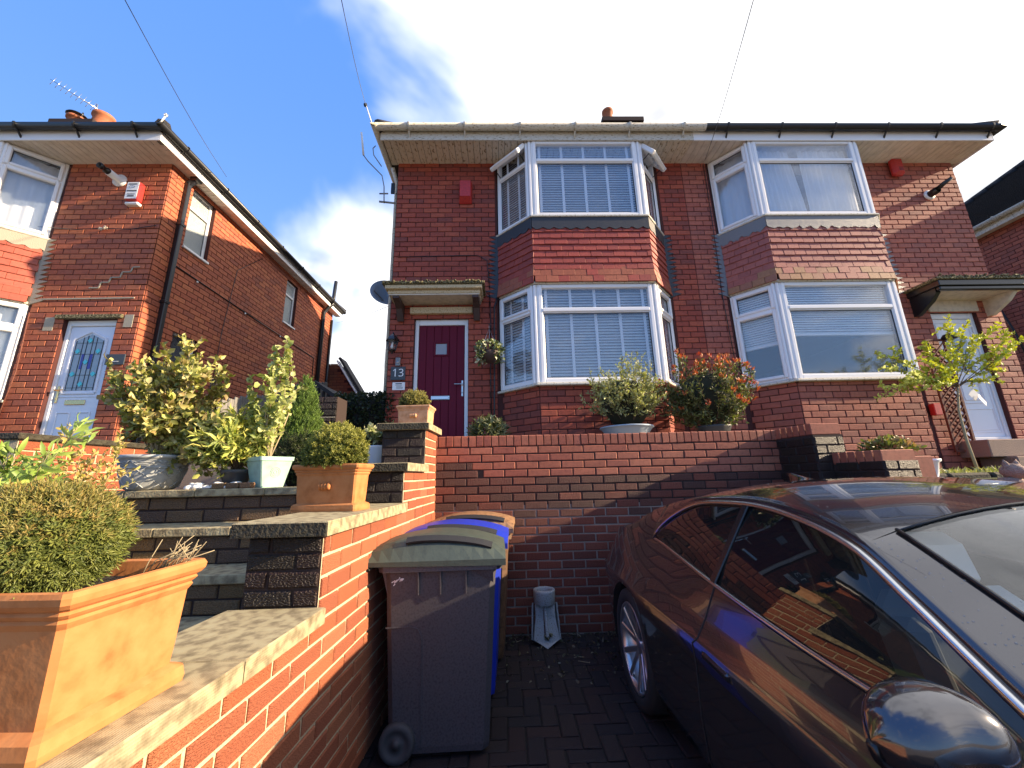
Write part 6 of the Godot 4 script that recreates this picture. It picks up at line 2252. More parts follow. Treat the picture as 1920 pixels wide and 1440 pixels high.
func background() -> void:
	# grey board fence between the houses
	var o := thing("board_fence", "weathered grey board fence with a curved top between the houses", "fence", V(-3.7, 1.74, 6.5))
	var n := 26
	for i in n:
		var z := 5.0 + i * 0.118
		var top := 2.58 + (z - 5.0) * 0.28
		var u := (z - 5.0) / 1.25
		if u < 1.0:
			top = 2.42 + 0.3 * sin(u * PI * 0.5)
		var b := MB.new()
		var bot := 1.74 if z < 6.0 else 2.3
		b.box(at(V(0, (top + bot) * 0.5 - 1.74, z - 6.5)), Vector3(0.02, top - bot, 0.108), 0.003)
		part(o, "board", b, M.timber_grey)
	var rb := MB.new()
	rb.bar(V(-0.03, 0.35, -1.5), V(-0.03, 0.9, 1.55), 0.03, 0.08)
	for z in [-1.55, 0.0, 1.6]:
		rb.box(at(V(-0.03, 0.55 + z * 0.14, z)), Vector3(0.08, 1.3, 0.08), 0.006)
	part(o, "post", rb, M.timber_black)
	# brick pier behind the conifer
	o = thing("brick_pier", "dark brick pier with a pale mortar band behind the cone conifer", "pier", V(-2.35, 1.3, 4.95))
	var b := MB.new()
	b.box(at(Vector3(0, 0.56, 0)), Vector3(0.56, 1.12, 0.3))
	var c := part(o, "core", b, M.mortar_dark)
	var list := []
	lay(list, Transform3D(Basis(), Vector3(-0.28, 0, 0.15)), 0.56, 1.12, Vector2(0.225, 0.08), [], 0.05, 5)
	put_bricks(c, list, brick_mesh, "sooty", "brick", 0)
	b = MB.new()
	b.box(at(Vector3(0, 0.86, 0.155)), Vector3(0.54, 0.012, 0.012))
	part(o, "mortar_band", b, M.mortar_fillet)
	# gabled outbuilding behind
	o = thing("outbuilding", "small brick outbuilding with white bargeboard behind the gap", "outbuilding", V(-5.35, 1.60, 11.7))
	b = MB.new()
	var gp := PackedVector2Array([Vector2(-1.6, 0), Vector2(1.55, 0), Vector2(1.55, 1.35), Vector2(0.3, 3.3), Vector2(-1.6, 3.3)])
	b.extrude(Transform3D(), gp, -0.4, 0.0)
	c = part(o, "wall", b, M.mortar_red)
	list = []
	for j in 38:
		var y := (j + 0.5) * 0.088
		var xr := 1.55 if y < 1.35 else lerpf(1.55, 0.3, (y - 1.35) / 1.95)
		var x := -0.6 - (0.1175 if j % 2 else 0.0)
		while x + 0.235 < xr:
			list.append({"t": at(Vector3(x + 0.1175, y, 0.0)), "tone": rng.randi() % 5, "v": rng.randi() % 4})
			x += 0.235
	put_bricks(c, list, brick_mesh, "orange", "brick", 60)
	b = MB.new()
	b.bar(Vector3(1.75, 1.05, 0.08), Vector3(0.25, 3.4, 0.08), 0.04, 0.2, Vector3.BACK)
	part(o, "bargeboard", b, M.upvc)
	b = MB.new()
	b.bar(Vector3(1.9, 1.0, -0.15), Vector3(0.28, 3.52, -0.15), 0.5, 0.07, Vector3(0.85, 0.53, 0))
	part(o, "roof", b, M.roof_tile)
	# sloping dark lean-to roof and railings in front of it
	o = thing("lean_to", "dark sloping lean-to roof in front of the outbuilding", "lean-to", V(-2.8, 1.742, 6.9))
	b = MB.new()
	b.bar(Vector3(-0.42, 1.3, 0), Vector3(0.42, 0.72, 0), 0.9, 0.06)
	part(o, "roof", b, M.timber_black)
	b = MB.new()
	b.span(Vector3(-0.4, 0.0, 0.3), Vector3(0.36, 0.76, -0.35))
	for i in 9:
		b.span(Vector3(-0.4 + i * 0.09, 0.0, 0.33), Vector3(-0.36 + i * 0.09, 1.22 - i * 0.06, 0.3))
	part(o, "boards", b, M.timber_black)
	o = thing("iron_railing", "thin dark railing above the hedge", "railing", V(-2.3, 1.742, 7.6))
	b = MB.new()
	b.bar(Vector3(-0.5, 1.22, 0), Vector3(0.9, 1.22, 0), 0.025, 0.025)
	for i in 8:
		b.bar(Vector3(-0.5 + i * 0.2, 0, 0), Vector3(-0.5 + i * 0.2, 1.25, 0), 0.016, 0.016)
	part(o, "bars", b, M.black_paint)
	# house far behind
	o = thing("distant_house", "distant house roof with a skylight seen through the gap", "house", V(-5.4, 1.735, 19.0))
	b = MB.new()
	b.span(Vector3(-2.6, 0, 0), Vector3(5.0, 2.6, -6))
	part(o, "wall", b, M.mortar_grey)
	b = MB.new()
	var A := Vector3(-2.9, 2.6, 0.3)
	var B := Vector3(5.2, 2.6, 0.3)
	var C := Vector3(5.2, 5.4, -3)
	var D := Vector3(1.0, 5.4, -3)
	courses(b, A, B, D, C, 18)
	courses(b, Vector3(-2.9, 2.6, -6.3), A, D, D, 18)
	var rf := part(o, "roof", b, M.roof_tile)
	b = MB.new()
	b.box(Transform3D(Basis(Vector3.RIGHT, -0.87), Vector3(0.55, 3.4, -0.55)), Vector3(1.0, 0.06, 0.8), 0.02)
	part(rf, "skylight", b, M.slat_white)

# ---- odds and ends ----
func small_things() -> void:
	# grey plastic base standing by the retaining wall
	var o := thing("plastic_stand", "grey plastic stand with a round socket leaning by the retaining wall", "stand", V(0.345, 0.0, 3.74))
	mat("stand_grey", Color(0.33, 0.35, 0.38), 0.55, {"tex": T.dirt, "scale": 5.0})
	var b := MB.new(true)
	b.lathe(at(Vector3(0, 0.3, 0)), [[0.09, 0.0], [0.095, 0.02], [0.098, 0.1], [0.095, 0.115], [0.08, 0.115], [0.075, 0.1], [0.072, 0.03], [0.0, 0.03]], 10)
	part(o, "socket", b, M.stand_grey)
	b = MB.new()
	for s in [-1.0, 1.0]:
		b.loft([[Vector3(s * 0.015, 0.31, 0.04), Vector3(s * 0.085, 0.31, 0.02), Vector3(s * 0.085, 0.31, -0.01), Vector3(s * 0.015, 0.31, 0.01)], [Vector3(s * 0.018, 0.2, 0.05), Vector3(s * 0.085, 0.2, 0.05), Vector3(s * 0.088, 0.2, 0.02), Vector3(s * 0.018, 0.2, 0.02)], [Vector3(s * 0.02, 0.02, 0.12), Vector3(s * 0.112, 0.05, 0.09), Vector3(s * 0.115, 0.03, 0.05), Vector3(s * 0.02, 0.0, 0.08)]], true)
	b.bar(Vector3(0, 0.31, 0.03), Vector3(0.005, 0.07, 0.11), 0.03, 0.03, Vector3.BACK, 0.008)
	b.fan([Vector3(-0.11, 0.05, 0.09), Vector3(0.11, 0.05, 0.09), Vector3(0.0, 0.0, 0.15)])
	b.bar(Vector3(-0.1, 0.3, -0.02), Vector3(-0.115, 0.03, 0.03), 0.012, 0.05)
	b.bar(Vector3(0.1, 0.3, -0.02), Vector3(0.115, 0.03, 0.03), 0.012, 0.05)
	part(o, "foot", b, M.stand_grey)
	b = MB.new()
	for i in 5:
		b.box(at(Vector3(rnd(-0.04, 0.05), 0.06 + rnd(0, 0.03), 0.1), Basis.from_euler(rv())), Vector3(0.035, 0.03, 0.02), 0.01)
	part(o, "moss", b, M.mossy)
	# short drain pipe end in the wall
	o = thing("drain_pipe", "short grey pipe end poking from the base of the retaining wall", "pipe", V(-0.09, 0.09, 3.87))
	b = MB.new(true)
	b.lathe(Transform3D(Basis(Vector3.RIGHT, PI * 0.5), Vector3.ZERO), [[0.04, -0.05], [0.04, 0.05], [0.034, 0.05], [0.03, -0.04]], 14)
	part(o, "pipe", b, M.grey_metal)
	# leaves and bits swept against the wall
	o = thing("leaf_litter", "scattered leaf litter and twigs along the foot of the retaining wall", "litter", V(0.5, 0.002, 3.6))
	var pl := []
	var cl := []
	for i in 420:
		var z := pow(rnd(), 2.2) * 0.9
		pl.append(Transform3D(aim(Vector3(rnd(-1, 1), rnd(0.0, 0.3), rnd(-1, 1)), rnd(0, TAU), rnd(0.4, 1.1)), Vector3(rnd(-0.7, 1.2), rnd(0.002, 0.012), z - 0.26)))
		cl.append(pick([Color(0.12, 0.09, 0.05), Color(0.06, 0.045, 0.03), Color(0.22, 0.2, 0.14), Color(0.05, 0.06, 0.03)]))
	many(o, "leaves", leaf(0.035, 0.018, 0.1, 0.2), M.leaf, pl, cl)
	var m := MB.new(true)
	for i in 5:
		var p := Vector3(rnd(-0.6, 1.0), 0.006, rnd(-0.2, 0.5))
		m.tube([p, p + Vector3(rnd(-0.06, 0.06), 0.004, rnd(-0.06, 0.06)), p + Vector3(rnd(-0.1, 0.1), 0.0, rnd(-0.1, 0.1))], 0.002, 0.0015, 4)
	part(o, "twig", m, M.bark_pale)
	# animal ornament at the right edge
	o = thing("cat_ornament", "weathered stone ornament of a seated cat at the right edge", "ornament", V(3.32, 1.1, 2.52))
	b = MB.new(true)
	b.lathe(Transform3D(), [[0.0, 0.0], [0.08, 0.0], [0.095, 0.04], [0.09, 0.1], [0.07, 0.17], [0.05, 0.215], [0.0, 0.22]], 16)
	b.lathe(Transform3D(Basis.from_scale(Vector3(1, 1, 1.15)), Vector3(0.01, 0.255, 0.02)), [[0.0, -0.05], [0.035, -0.042], [0.055, -0.01], [0.052, 0.02], [0.03, 0.045], [0.0, 0.05]], 14)
	for s in [-1.0, 1.0]:
		b.lathe(Transform3D(Basis(Vector3.BACK, -s * 0.25), Vector3(0.01 + s * 0.032, 0.285, 0.02)), [[0.022, 0.0], [0.014, 0.025], [0.0, 0.05]], 8)
		b.tube([Vector3(s * 0.03, 0.15, 0.06), Vector3(s * 0.032, 0.07, 0.085), Vector3(s * 0.035, 0.0, 0.1)], 0.022, 0.018, 7)
	b.lathe(Transform3D(Basis(Vector3.RIGHT, PI * 0.5), Vector3(0.01, 0.245, 0.075)), [[0.02, -0.02], [0.015, 0.01], [0.0, 0.016]], 8)
	part(o, "body", b, M.stone)
	# stone edging of the right bed
	o = thing("stone_kerb", "low stone edging in front of the grass tufts on the right", "kerb", V(4.7, 1.28, 3.75))
	for i in 6:
		b = MB.new()
		b.box(at(Vector3(-0.65 + i * 0.42, 0.0, rnd(-0.02, 0.02)), Basis(Vector3.UP, rnd(-0.05, 0.05))), Vector3(0.4, 0.1, 0.16), 0.02)
		part(o, "kerb_stone", b, M.coping_dark)
# ---- wheelie bins: handle and wheels on the left, side panel to the drive ----
func bin(label: String, p: Vector3, turn: float, body: String, lid: String, open := 0.0) -> void:
	var o := thing("wheelie_bin", label, "wheelie bin", p, "wheelie bins against the side wall")
	o.rotation.y = turn
	var b := MB.new()
	var hx := 0.31
	var hz := 0.265
	b.loft([cham(hx - 0.055, hz - 0.045, 0.03, 0.03), cham(hx - 0.05, hz - 0.04, 0.03, 0.06), cham(hx - 0.008, hz - 0.004, 0.03, 0.86), cham(hx, hz, 0.03, 0.9), cham(hx, hz, 0.03, 0.935)], true)
	b.fan(cham(hx - 0.055, hz - 0.045, 0.03, 0.03), true)
	part(o, "body", b, M[body])
	# rim, side ribs and seams
	b = MB.new()
	b.loft([cham(hx + 0.004, hz + 0.004, 0.03, 0.895), cham(hx + 0.03, hz + 0.022, 0.03, 0.9), cham(hx + 0.03, hz + 0.022, 0.03, 0.94), cham(hx - 0.01, hz - 0.01, 0.03, 0.941)], true)
	part(o, "rim", b, M[body])
	b = MB.new()
	for x in [-0.12, 0.0, 0.14]:
		b.bar(Vector3(x, 0.9, hz + 0.008), Vector3(x, 0.78, hz - 0.004), 0.007, 0.02, Vector3.BACK)
	b.loft([[Vector3(0.17, 0.9, hz + 0.001), Vector3(0.29, 0.9, hz + 0.02), Vector3(0.29, 0.83, hz + 0.002)], [Vector3(0.29, 0.9, hz + 0.02), Vector3(0.305, 0.9, hz - 0.02), Vector3(0.29, 0.83, hz - 0.004)]], true)
	# wheel recess outline
	var s := func(x: float, y: float) -> Vector3: return Vector3(x, y, lerpf(hz - 0.04, hz - 0.004, (y - 0.06) / 0.8) + 0.001)
	var pts := [s.call(-0.29, 0.62), s.call(-0.16, 0.62), s.call(-0.12, 0.61), s.call(-0.1, 0.57), s.call(-0.095, 0.3), s.call(-0.09, 0.06)]
	for i in pts.size() - 1:
		b.bar(pts[i], pts[i + 1], 0.006, 0.006, Vector3.BACK)
	part(o, "moulding", b, M[body])
	# handle side
	b = MB.new()
	b.bar(Vector3(-hx - 0.1, 0.96, -0.2), Vector3(-hx - 0.1, 0.96, 0.2), 0.035, 0.035, Vector3.UP, 0.012)
	for z in [-0.2, 0.2]:
		b.bar(Vector3(-hx - 0.11, 0.955, z), Vector3(-hx + 0.02, 0.9, z), 0.03, 0.04, Vector3.UP, 0.006)
		b.extrude(at(Vector3(0, 0, z)), PackedVector2Array([Vector2(-hx - 0.02, 0.9), Vector2(-hx + 0.02, 0.76), Vector2(-hx + 0.03, 0.9)]), -0.03, 0.03)
	part(o, "handle", b, M[body])
	# domed lid
	b = MB.new()
	var rings := []
	for i in 13:
		var u := i / 12.0
		var x := lerpf(-hx - 0.09, hx + 0.05, u)
		var ring := []
		var crown := 0.985 + 0.095 * pow(sin(PI * clampf(u * 0.92 + 0.06, 0, 1)), 0.7)
		if open > 0.0:
			crown += open * u * 0.12
		for k in 11:
			var v := k / 10.0 * 2.0 - 1.0
			var edge := 1.0 - pow(absf(v), 5.0)
			ring.append(Vector3(x, lerpf(0.955 + open * u * 0.12, crown, edge), v * (hz + 0.03)))
		rings.append(ring)
	b.loft(rings, false)
	var skirt := []
	var low := []
	for k in 11:
		skirt.append(rings[12][k])
		low.append(rings[12][k] - Vector3(0, 0.05, 0))
	b.loft([skirt, low], false)
	for e in [0, 10]:
		var a := []
		var c := []
		for i in 13:
			a.append(rings[i][e])
			c.append(rings[i][e] - Vector3(0, 0.022 + 0.012 * i / 12.0, 0))
		b.loft([a, c], false)
	var back := []
	for k in 11:
		back.append(rings[0][k] - Vector3(-0.02, 0.04, 0))
	b.loft([rings[0], back], false)
	part(o, "lid", b, M[lid])
	b = MB.new()
	var sl := []
	var sl2 := []
	for i in 11:
		var u := lerpf(0.26, 0.9, i / 10.0)
		var x := lerpf(-hx - 0.09, hx + 0.05, u)
		var y := 0.985 + 0.095 * pow(sin(PI * clampf(u * 0.92 + 0.06, 0, 1)), 0.7) - 0.012 + open * u * 0.12
		var hgt := 0.017 * sin(PI * clampf(i / 10.0, 0.12, 0.88))
		sl.append(Vector3(x, y, hz * 0.72))
		sl2.append(Vector3(x, y - hgt - 0.012, hz + 0.012))
	for i in 10:
		b.bar(sl[i].lerp(sl2[i], 0.4) + Vector3(0, 0.004, 0), sl[i + 1].lerp(sl2[i + 1], 0.4) + Vector3(0, 0.004, 0), 0.05, 0.012, Vector3(0, 1, 0.5))
	part(o, "lid_slot", b, M.rubber)
	# wheels
	for z in [-hz + 0.04, hz - 0.03]:
		b = MB.new(true)
		b.lathe(Transform3D(Basis(Vector3.RIGHT, PI * 0.5), Vector3(-hx + 0.1, 0.09, z)), [[0.0, -0.02], [0.055, -0.02], [0.06, -0.026], [0.08, -0.026], [0.09, -0.018], [0.09, 0.018], [0.08, 0.026], [0.06, 0.026], [0.055, 0.02], [0.02, 0.02], [0.02, 0.026], [0.0, 0.026]], 22)
		part(o, "wheel", b, M.bin_wheel)

func bins() -> void:
	mat("bin_grey", Color(0.075, 0.07, 0.08), 0.42, {"tex": T.speck, "scale": 1.4, "bump": T.bump, "depth": 0.03})
	mat("bin_green", Color(0.06, 0.078, 0.062), 0.5, {"tex": T.mottle, "scale": 2.5, "bump": T.bump, "depth": 0.04})
	mat("bin_blue", Color(0.012, 0.035, 0.42), 0.42)
	mat("bin_brown", Color(0.16, 0.085, 0.045), 0.5, {"tex": T.streak, "scale": 2.0})
	mat("bin_wheel", Color(0.05, 0.05, 0.055), 0.7)
	bin("grey wheelie bin with a green lid, nearest of the bins", V(-0.36, 0, 2.58), 0.02, "bin_grey", "bin_green")
	var o := thing("bin_sticker", "torn pale sticker remains on the grey bin's side", "sticker", V(-0.59, 0.84, 2.314))
	var b := MB.new()
	for i in 9:
		b.box(at(Vector3(-0.02 + i * 0.006 + rnd(-0.003, 0.003), rnd(-0.01, 0.01) + i * 0.003, 0), Basis(Vector3.BACK, rnd(0.4, 1.3))), Vector3(rnd(0.008, 0.022), rnd(0.003, 0.006), 0.0015))
	part(o, "scrap", b, M.white_plastic)
	bin("blue wheelie bin, middle of the three bins", V(-0.33, 0, 3.09), -0.03, "bin_blue", "bin_blue")
	bin("brown wheelie bin with tan lid in the corner behind the blue bin", V(-0.27, 0, 3.6), -0.05, "bin_brown", "bin_tan", 0.25)

# ---- the parked car: c is its centre line, stations run along z ----
const CX := 1.70

func tab(rows: Array, z: float) -> Array:
	if z >= rows[0][0]:
		return rows[0].slice(1)
	for i in rows.size() - 1:
		var a: Array = rows[i]
		var b: Array = rows[i + 1]
		if z <= a[0] and z >= b[0]:
			var s: float = (a[0] - z) / (a[0] - b[0])
			# Catmull-Rom through the neighbours keeps the lines fair
			var pa: Array = rows[maxi(i - 1, 0)]
			var pb: Array = rows[mini(i + 2, rows.size() - 1)]
			var out := []
			for k in range(1, a.size()):
				var m0: float = (b[k] - pa[k]) / maxf(pa[0] - b[0], 0.001) * (a[0] - b[0])
				var m1: float = (pb[k] - a[k]) / maxf(a[0] - pb[0], 0.001) * (a[0] - b[0])
				out.append((2 * s * s * s - 3 * s * s + 1) * a[k] + (s * s * s - 2 * s * s + s) * m0 + (3 * s * s - 2 * s * s * s) * b[k] + (s * s * s - s * s) * m1)
			return out
	return rows[-1].slice(1)

# half width and height of the waist line
const BELT := [[3.76, 0.50, 0.80], [3.7, 0.60, 0.90], [3.5, 0.70, 0.955], [3.2, 0.74, 0.985], [2.9, 0.745, 0.99], [2.57, 0.74, 0.98], [2.2, 0.765, 0.95], [1.88, 0.79, 0.922], [1.3, 0.815, 0.875], [0.8, 0.83, 0.86], [0.3, 0.84, 0.84], [-0.2, 0.82, 0.79], [-0.6, 0.72, 0.70], [-0.8, 0.58, 0.62], [-0.86, 0.45, 0.54]]
# greatest half width of the flank
const FLANK := [[3.76, 0.56], [3.7, 0.70], [3.55, 0.82], [3.3, 0.895], [3.0, 0.925], [2.7, 0.93], [2.3, 0.918], [1.8, 0.905], [1.0, 0.905], [0.4, 0.918], [0.0, 0.92], [-0.4, 0.89], [-0.7, 0.77], [-0.86, 0.55]]
# edge of the roof: half width, height
const RAIL := [[3.3, 0.70, 0.99], [3.1, 0.685, 1.035], [2.9, 0.66, 1.11], [2.6, 0.625, 1.195], [2.2, 0.60, 1.262], [1.8, 0.59, 1.287], [1.5, 0.605, 1.27], [1.2, 0.64, 1.207], [1.0, 0.69, 1.115], [0.8, 0.745, 1.015], [0.6, 0.79, 0.915], [0.5, 0.81, 0.868]]
# centre line of boot, roof and bonnet
const MID := [[3.76, 0.82], [3.7, 0.95], [3.5, 1.0], [3.3, 1.02], [3.0, 1.125], [2.6, 1.26], [2.2, 1.33], [1.8, 1.358], [1.5, 1.35], [1.15, 1.297], [0.3, 0.965], [-0.2, 0.90], [-0.6, 0.79], [-0.86, 0.6]]

func cp(w: float, y: float, z: float, sg: float) -> Vector3:
	return V(CX + sg * w, y, z)

func flank_point(z: float, k: int, sg: float) -> Vector3:
	var be := tab(BELT, z)
	var fl: float = tab(FLANK, z)[0]
	var ys := [0.2, 0.27, 0.42, 0.60, 0.695, 0.712, 0.79]
	var ws := [fl - 0.045, fl - 0.02, fl - 0.006, fl - 0.006, fl + 0.003, fl - 0.018, fl - 0.06]
	if k >= 7:
		return cp(lerpf(ws[6], be[0], (k - 6) / 2.0), lerpf(minf(ys[6], be[1] - 0.03), be[1], (k - 6) / 2.0), z, sg)
	return cp(ws[k], minf(ys[k], be[1] - 0.1 + k * 0.012), z, sg)

func car() -> void:
	var o := thing("parked_car", "dark grey coupe with chrome window trim parked on the drive", "car", V(CX, 0, 1.4))
	mat("car_paint", Color(0.078, 0.076, 0.084), 0.16, {"metal": 0.8, "coat": 1.0})
	mat("car_glass", Color(0.01, 0.012, 0.012), 0.0, {"alpha": 0.85, "spec": 0.5})
	mat("wind_glass", Color(0.02, 0.03, 0.03), 0.0, {"alpha": 0.08, "spec": 0.75})
	mat("car_black", Color(0.012, 0.012, 0.013), 0.25)
	mat("tyre", Color(0.018, 0.018, 0.019), 0.8)
	mat("alloy", Color(0.5, 0.5, 0.52), 0.3, {"metal": 0.9})
	mat("seat_leather", Color(0.55, 0.6, 0.55), 0.6)
	mat("cabin", Color(0.015, 0.015, 0.016), 0.8)
	mat("bright_trim", Color(0.55, 0.55, 0.56), 0.2, {"metal": 1.0})
	mat("drop", Color(0.25, 0.27, 0.3), 0.05, {"alpha": 0.35})
	mat("tail_red", Color(0.3, 0.01, 0.01), 0.15)
	# body
	var b := MB.new(true)
	var zs := []
	var z := 3.76
	while z > -0.86:
		zs.append(z)
		z -= 0.035
	zs.append(-0.86)
	var axles := [2.74, -0.02]
	var AR := 0.365
	for sg in [-1.0, 1.0]:
		var rings := []
		for zz in zs:
			var ring := []
			var low := 0.2
			for a in axles:
				var dz: float = zz - a
				if absf(dz) < AR:
					low = maxf(low, 0.33 + sqrt(AR * AR - dz * dz))
			for k in 9:
				var p := flank_point(zz, k, sg)
				if p.y < low:
					# ride the arch: push the low points up the flank
					var q := flank_point(zz, mini(k + 1, 8), sg)
					p.y = low + k * 0.0015
					p.x = CX + sg * (tab(FLANK, zz)[0] - 0.004 - maxf(0.0, low - 0.6) * 0.06)
				ring.append(p)
			# arch lip turned inwards
			ring.push_front(Vector3(ring[0].x - sg * 0.09, ring[0].y, ring[0].z))
			rings.append(ring)
		if sg < 0:
			rings.reverse()
		b.loft(rings, false)
	# boot and bonnet between the waist lines
	for rg in [[3.76, 3.12], [0.62, -0.86]]:
		var rings := []
		var n := 18
		for i in n + 1:
			var zz: float = lerpf(rg[0], rg[1], float(i) / n)
			var be := tab(BELT, zz)
			var mid: float = tab(MID, zz)[0]
			var ring := []
			for k in 13:
				var t := k / 6.0 - 1.0
				ring.append(V(CX + be[0] * t, be[1] + (mid - be[1]) * (1.0 - pow(absf(t), 2.6)), zz))
			rings.append(ring)
		b.loft(rings, false)
	# ends
	for e in [3.76, -0.86]:
		var ring := []
		for k in 9:
			ring.append(flank_point(e, k, -1.0))
		for k in 9:
			ring.append(flank_point(e, 8 - k, 1.0))
		b.fan(ring)
	part(o, "body", b, M.car_paint)
	# roof panel
	b = MB.new(true)
	var rr := []
	for i in 19:
		var zz := lerpf(2.5, 1.16, i / 18.0)
		var ra := tab(RAIL, zz)
		var mid: float = tab(MID, zz)[0]
		var ring := []
		for k in 17:
			var t := k / 8.0 - 1.0
			ring.append(V(CX + ra[0] * t, ra[1] + (mid - ra[1]) * (1.0 - pow(absf(t), 2.4)), zz + (0.0 if i < 18 else -0.03 * (1.0 - t * t))))
		rr.append(ring)
	b.loft(rr, false)
	part(o, "roof", b, M.car_paint)
	# rear window with pillars
	b = MB.new(true)
	var pils := [MB.new(true), MB.new(true), MB.new(true), MB.new(true)]
	var rw := []
	for i in 9:
		var zz := lerpf(2.5, 3.14, i / 8.0)
		var ra := tab(RAIL, zz)
		var mid: float = tab(MID, zz)[0]
		var ring := []
		for k in 17:
			var t := k / 8.0 - 1.0
			ring.append(V(CX + ra[0] * t, ra[1] + (mid - ra[1]) * (1.0 - pow(absf(t), 2.4)), zz))
		rw.append(ring)
	for i in 8:
		for k in 16:
			var tgt: MB = b if k > 1 and k < 14 else pils[0 if k < 8 else 1]
			tgt.quad(rw[i][k], rw[i + 1][k], rw[i + 1][k + 1], rw[i][k + 1])
	part(o, "rear_window", b, M.car_glass)
	# windscreen: between header and scuttle
	b = MB.new(true)
	var ws := []
	for i in 13:
		var s := i / 12.0
		var ze := lerpf(1.16, 0.56, s)
		var ra := tab(RAIL, ze)
		var zc := lerpf(1.13, 0.26, s)
		var yc: float = lerpf(1.297, 0.955, s) + 0.02 * sin(PI * s)
		var ring := []
		for k in 17:
			var t := k / 8.0 - 1.0
			var g := 1.0 - pow(absf(t), 2.2)
			ring.append(V(CX + ra[0] * t, lerpf(ra[1], yc, g), lerpf(ze, zc, g)))
		ws.append(ring)
	for i in 12:
		for k in 16:
			var tgt: MB = b if k > 0 and k < 15 else pils[2 if k < 8 else 3]
			tgt.quad(ws[i][k], ws[i + 1][k], ws[i + 1][k + 1], ws[i][k + 1])
			if tgt == b:   # inner face of the laminated screen
				var q := Vector3(0, -0.005, -0.003)
				b.quad(ws[i][k] + q, ws[i + 1][k] + q, ws[i + 1][k + 1] + q, ws[i][k + 1] + q)
	part(o, "windscreen", b, M.wind_glass)
	var tb := MB.new(true)
	var edge := []
	for i in 13:
		edge.append(ws[i][1] + Vector3(-0.002, 0.006, 0.002))
	tb.tube(edge, 0.005, 0.005, 6)
	edge = []
	for i in 13:
		edge.append(ws[i][15] + Vector3(0.002, 0.006, 0.002))
	tb.tube(edge, 0.005, 0.005, 6)
	edge = []
	for k in range(1, 16):
		edge.append(ws[0][k] + Vector3(0, 0.002, 0.004))
	tb.tube(edge, 0.004, 0.004, 5)
	part(o, "windscreen_trim", tb, M.car_black)
	# side windows, chrome frames, pillars above and behind the glass
	for sg in [-1.0, 1.0]:
		var g := MB.new(true)
		var pw := MB.new(true)
		var lowp := []
		var topp := []
		var prev := []
		var prev2 := []
		var zz := 2.6
		while zz > 0.53:
			var be := tab(BELT, zz)
			var ra := tab(RAIL, zz)
			var f := clampf((2.6 - zz) / 0.48, 0.0, 1.0)
			f = sqrt(1.0 - (1.0 - f) * (1.0 - f))
			var lo := cp(be[0] - 0.004, be[1] + 0.012, zz, sg)
			var rail := cp(ra[0], ra[1], zz, sg)
			var tp := lo.lerp(cp(ra[0] + 0.022, ra[1] - 0.036, zz, sg), f)
			var row := []
			for k in 6:
				var s := k / 5.0
				row.append(lo.lerp(tp, s) + Vector3(sg * 0.012 * sin(PI * s), 0, 0))
			var row2 := [tp, tp.lerp(rail, 0.5) + Vector3(sg * 0.012, 0.006, 0), rail]
			if prev:
				for k in 5:
					g.quad(prev[k], prev[k + 1], row[k + 1], row[k])
				for k in 2:
					pw.quad(prev2[k], prev2[k + 1], row2[k + 1], row2[k])
			prev = row
			prev2 = row2
			lowp.append(lo + Vector3(sg * 0.006, -0.002, 0))
			topp.append(tp + Vector3(sg * 0.008, 0.002, 0))
			zz -= 0.035
		# body behind the glass: from waist to rail
		var p0 := []
		var zb := 3.3
		while zb > 2.58:
			var be := tab(BELT, zb)
			var ra := tab(RAIL, zb)
			var lo := cp(be[0], be[1], zb, sg)
			var hi := cp(ra[0], ra[1], zb, sg)
			var row := [lo, lo.lerp(hi, 0.5) + Vector3(sg * 0.012, 0, 0), hi]
			if p0:
				for k in 2:
					pw.quad(p0[k], p0[k + 1], row[k + 1], row[k])
			p0 = row
			zb -= 0.05
		var be2 := tab(BELT, 2.6)
		var ra2 := tab(RAIL, 2.6)
		var lo2 := cp(be2[0] - 0.004, be2[1] + 0.012, 2.6, sg)
		var hi2 := cp(ra2[0], ra2[1], 2.6, sg)
		for k in 2:
			var row := [lo2, lo2.lerp(hi2, 0.5) + Vector3(sg * 0.012, 0, 0), hi2]
			if p0:
				pw.quad(p0[k], p0[k + 1], row[k + 1], row[k])
		part(o, "window_pillar", pw, M.car_paint)
		part(o, "side_window", g, M.car_glass)
		var ch := MB.new(true)
		ch.tube(lowp, 0.011, 0.011, 6)
		ch.tube(topp, 0.012, 0.012, 6)
		part(o, "chrome_trim", ch, M.bright_trim)
		# centre pillar between door and rear quarter glass
		var cpb := MB.new()
		var zl := 1.80
		var bl := tab(BELT, zl)
		var rl := tab(RAIL, zl - 0.02)
		cpb.bar(cp(bl[0] + 0.006, bl[1] + 0.014, zl, sg), cp(rl[0] + 0.034, rl[1] - 0.036, zl - 0.04, sg), 0.012, 0.045, Vector3.BACK, 0.004)
		part(o, "door_pillar", cpb, M.car_black)
		# shut lines and handle
		var sl := MB.new()
		for q in [1.80, 0.42]:
			var pts := []
			for k in range(0, 9):
				var zq: float = q + (0.05 * (8 - k) / 8.0 if q > 1 else -0.02)
				pts.append(flank_point(zq, k, sg) + Vector3(sg * 0.0015, 0, 0))
			for i in pts.size() - 1:
				sl.bar(pts[i], pts[i + 1], 0.004, 0.004)
		part(o, "shut_line", sl, M.rubber)
		var hb := MB.new()
		var h0 := flank_point(1.74, 5, sg) + Vector3(sg * 0.022, -0.03, 0)
		var h1 := flank_point(1.56, 5, sg) + Vector3(sg * 0.022, -0.036, 0)
		hb.bar(h0, h1, 0.018, 0.03, Vector3.UP, 0.008)
		hb.bar(h0, h0 - Vector3(sg * 0.03, 0, 0), 0.02, 0.024)
		hb.bar(h1, h1 - Vector3(sg * 0.03, 0, 0), 0.02, 0.024)
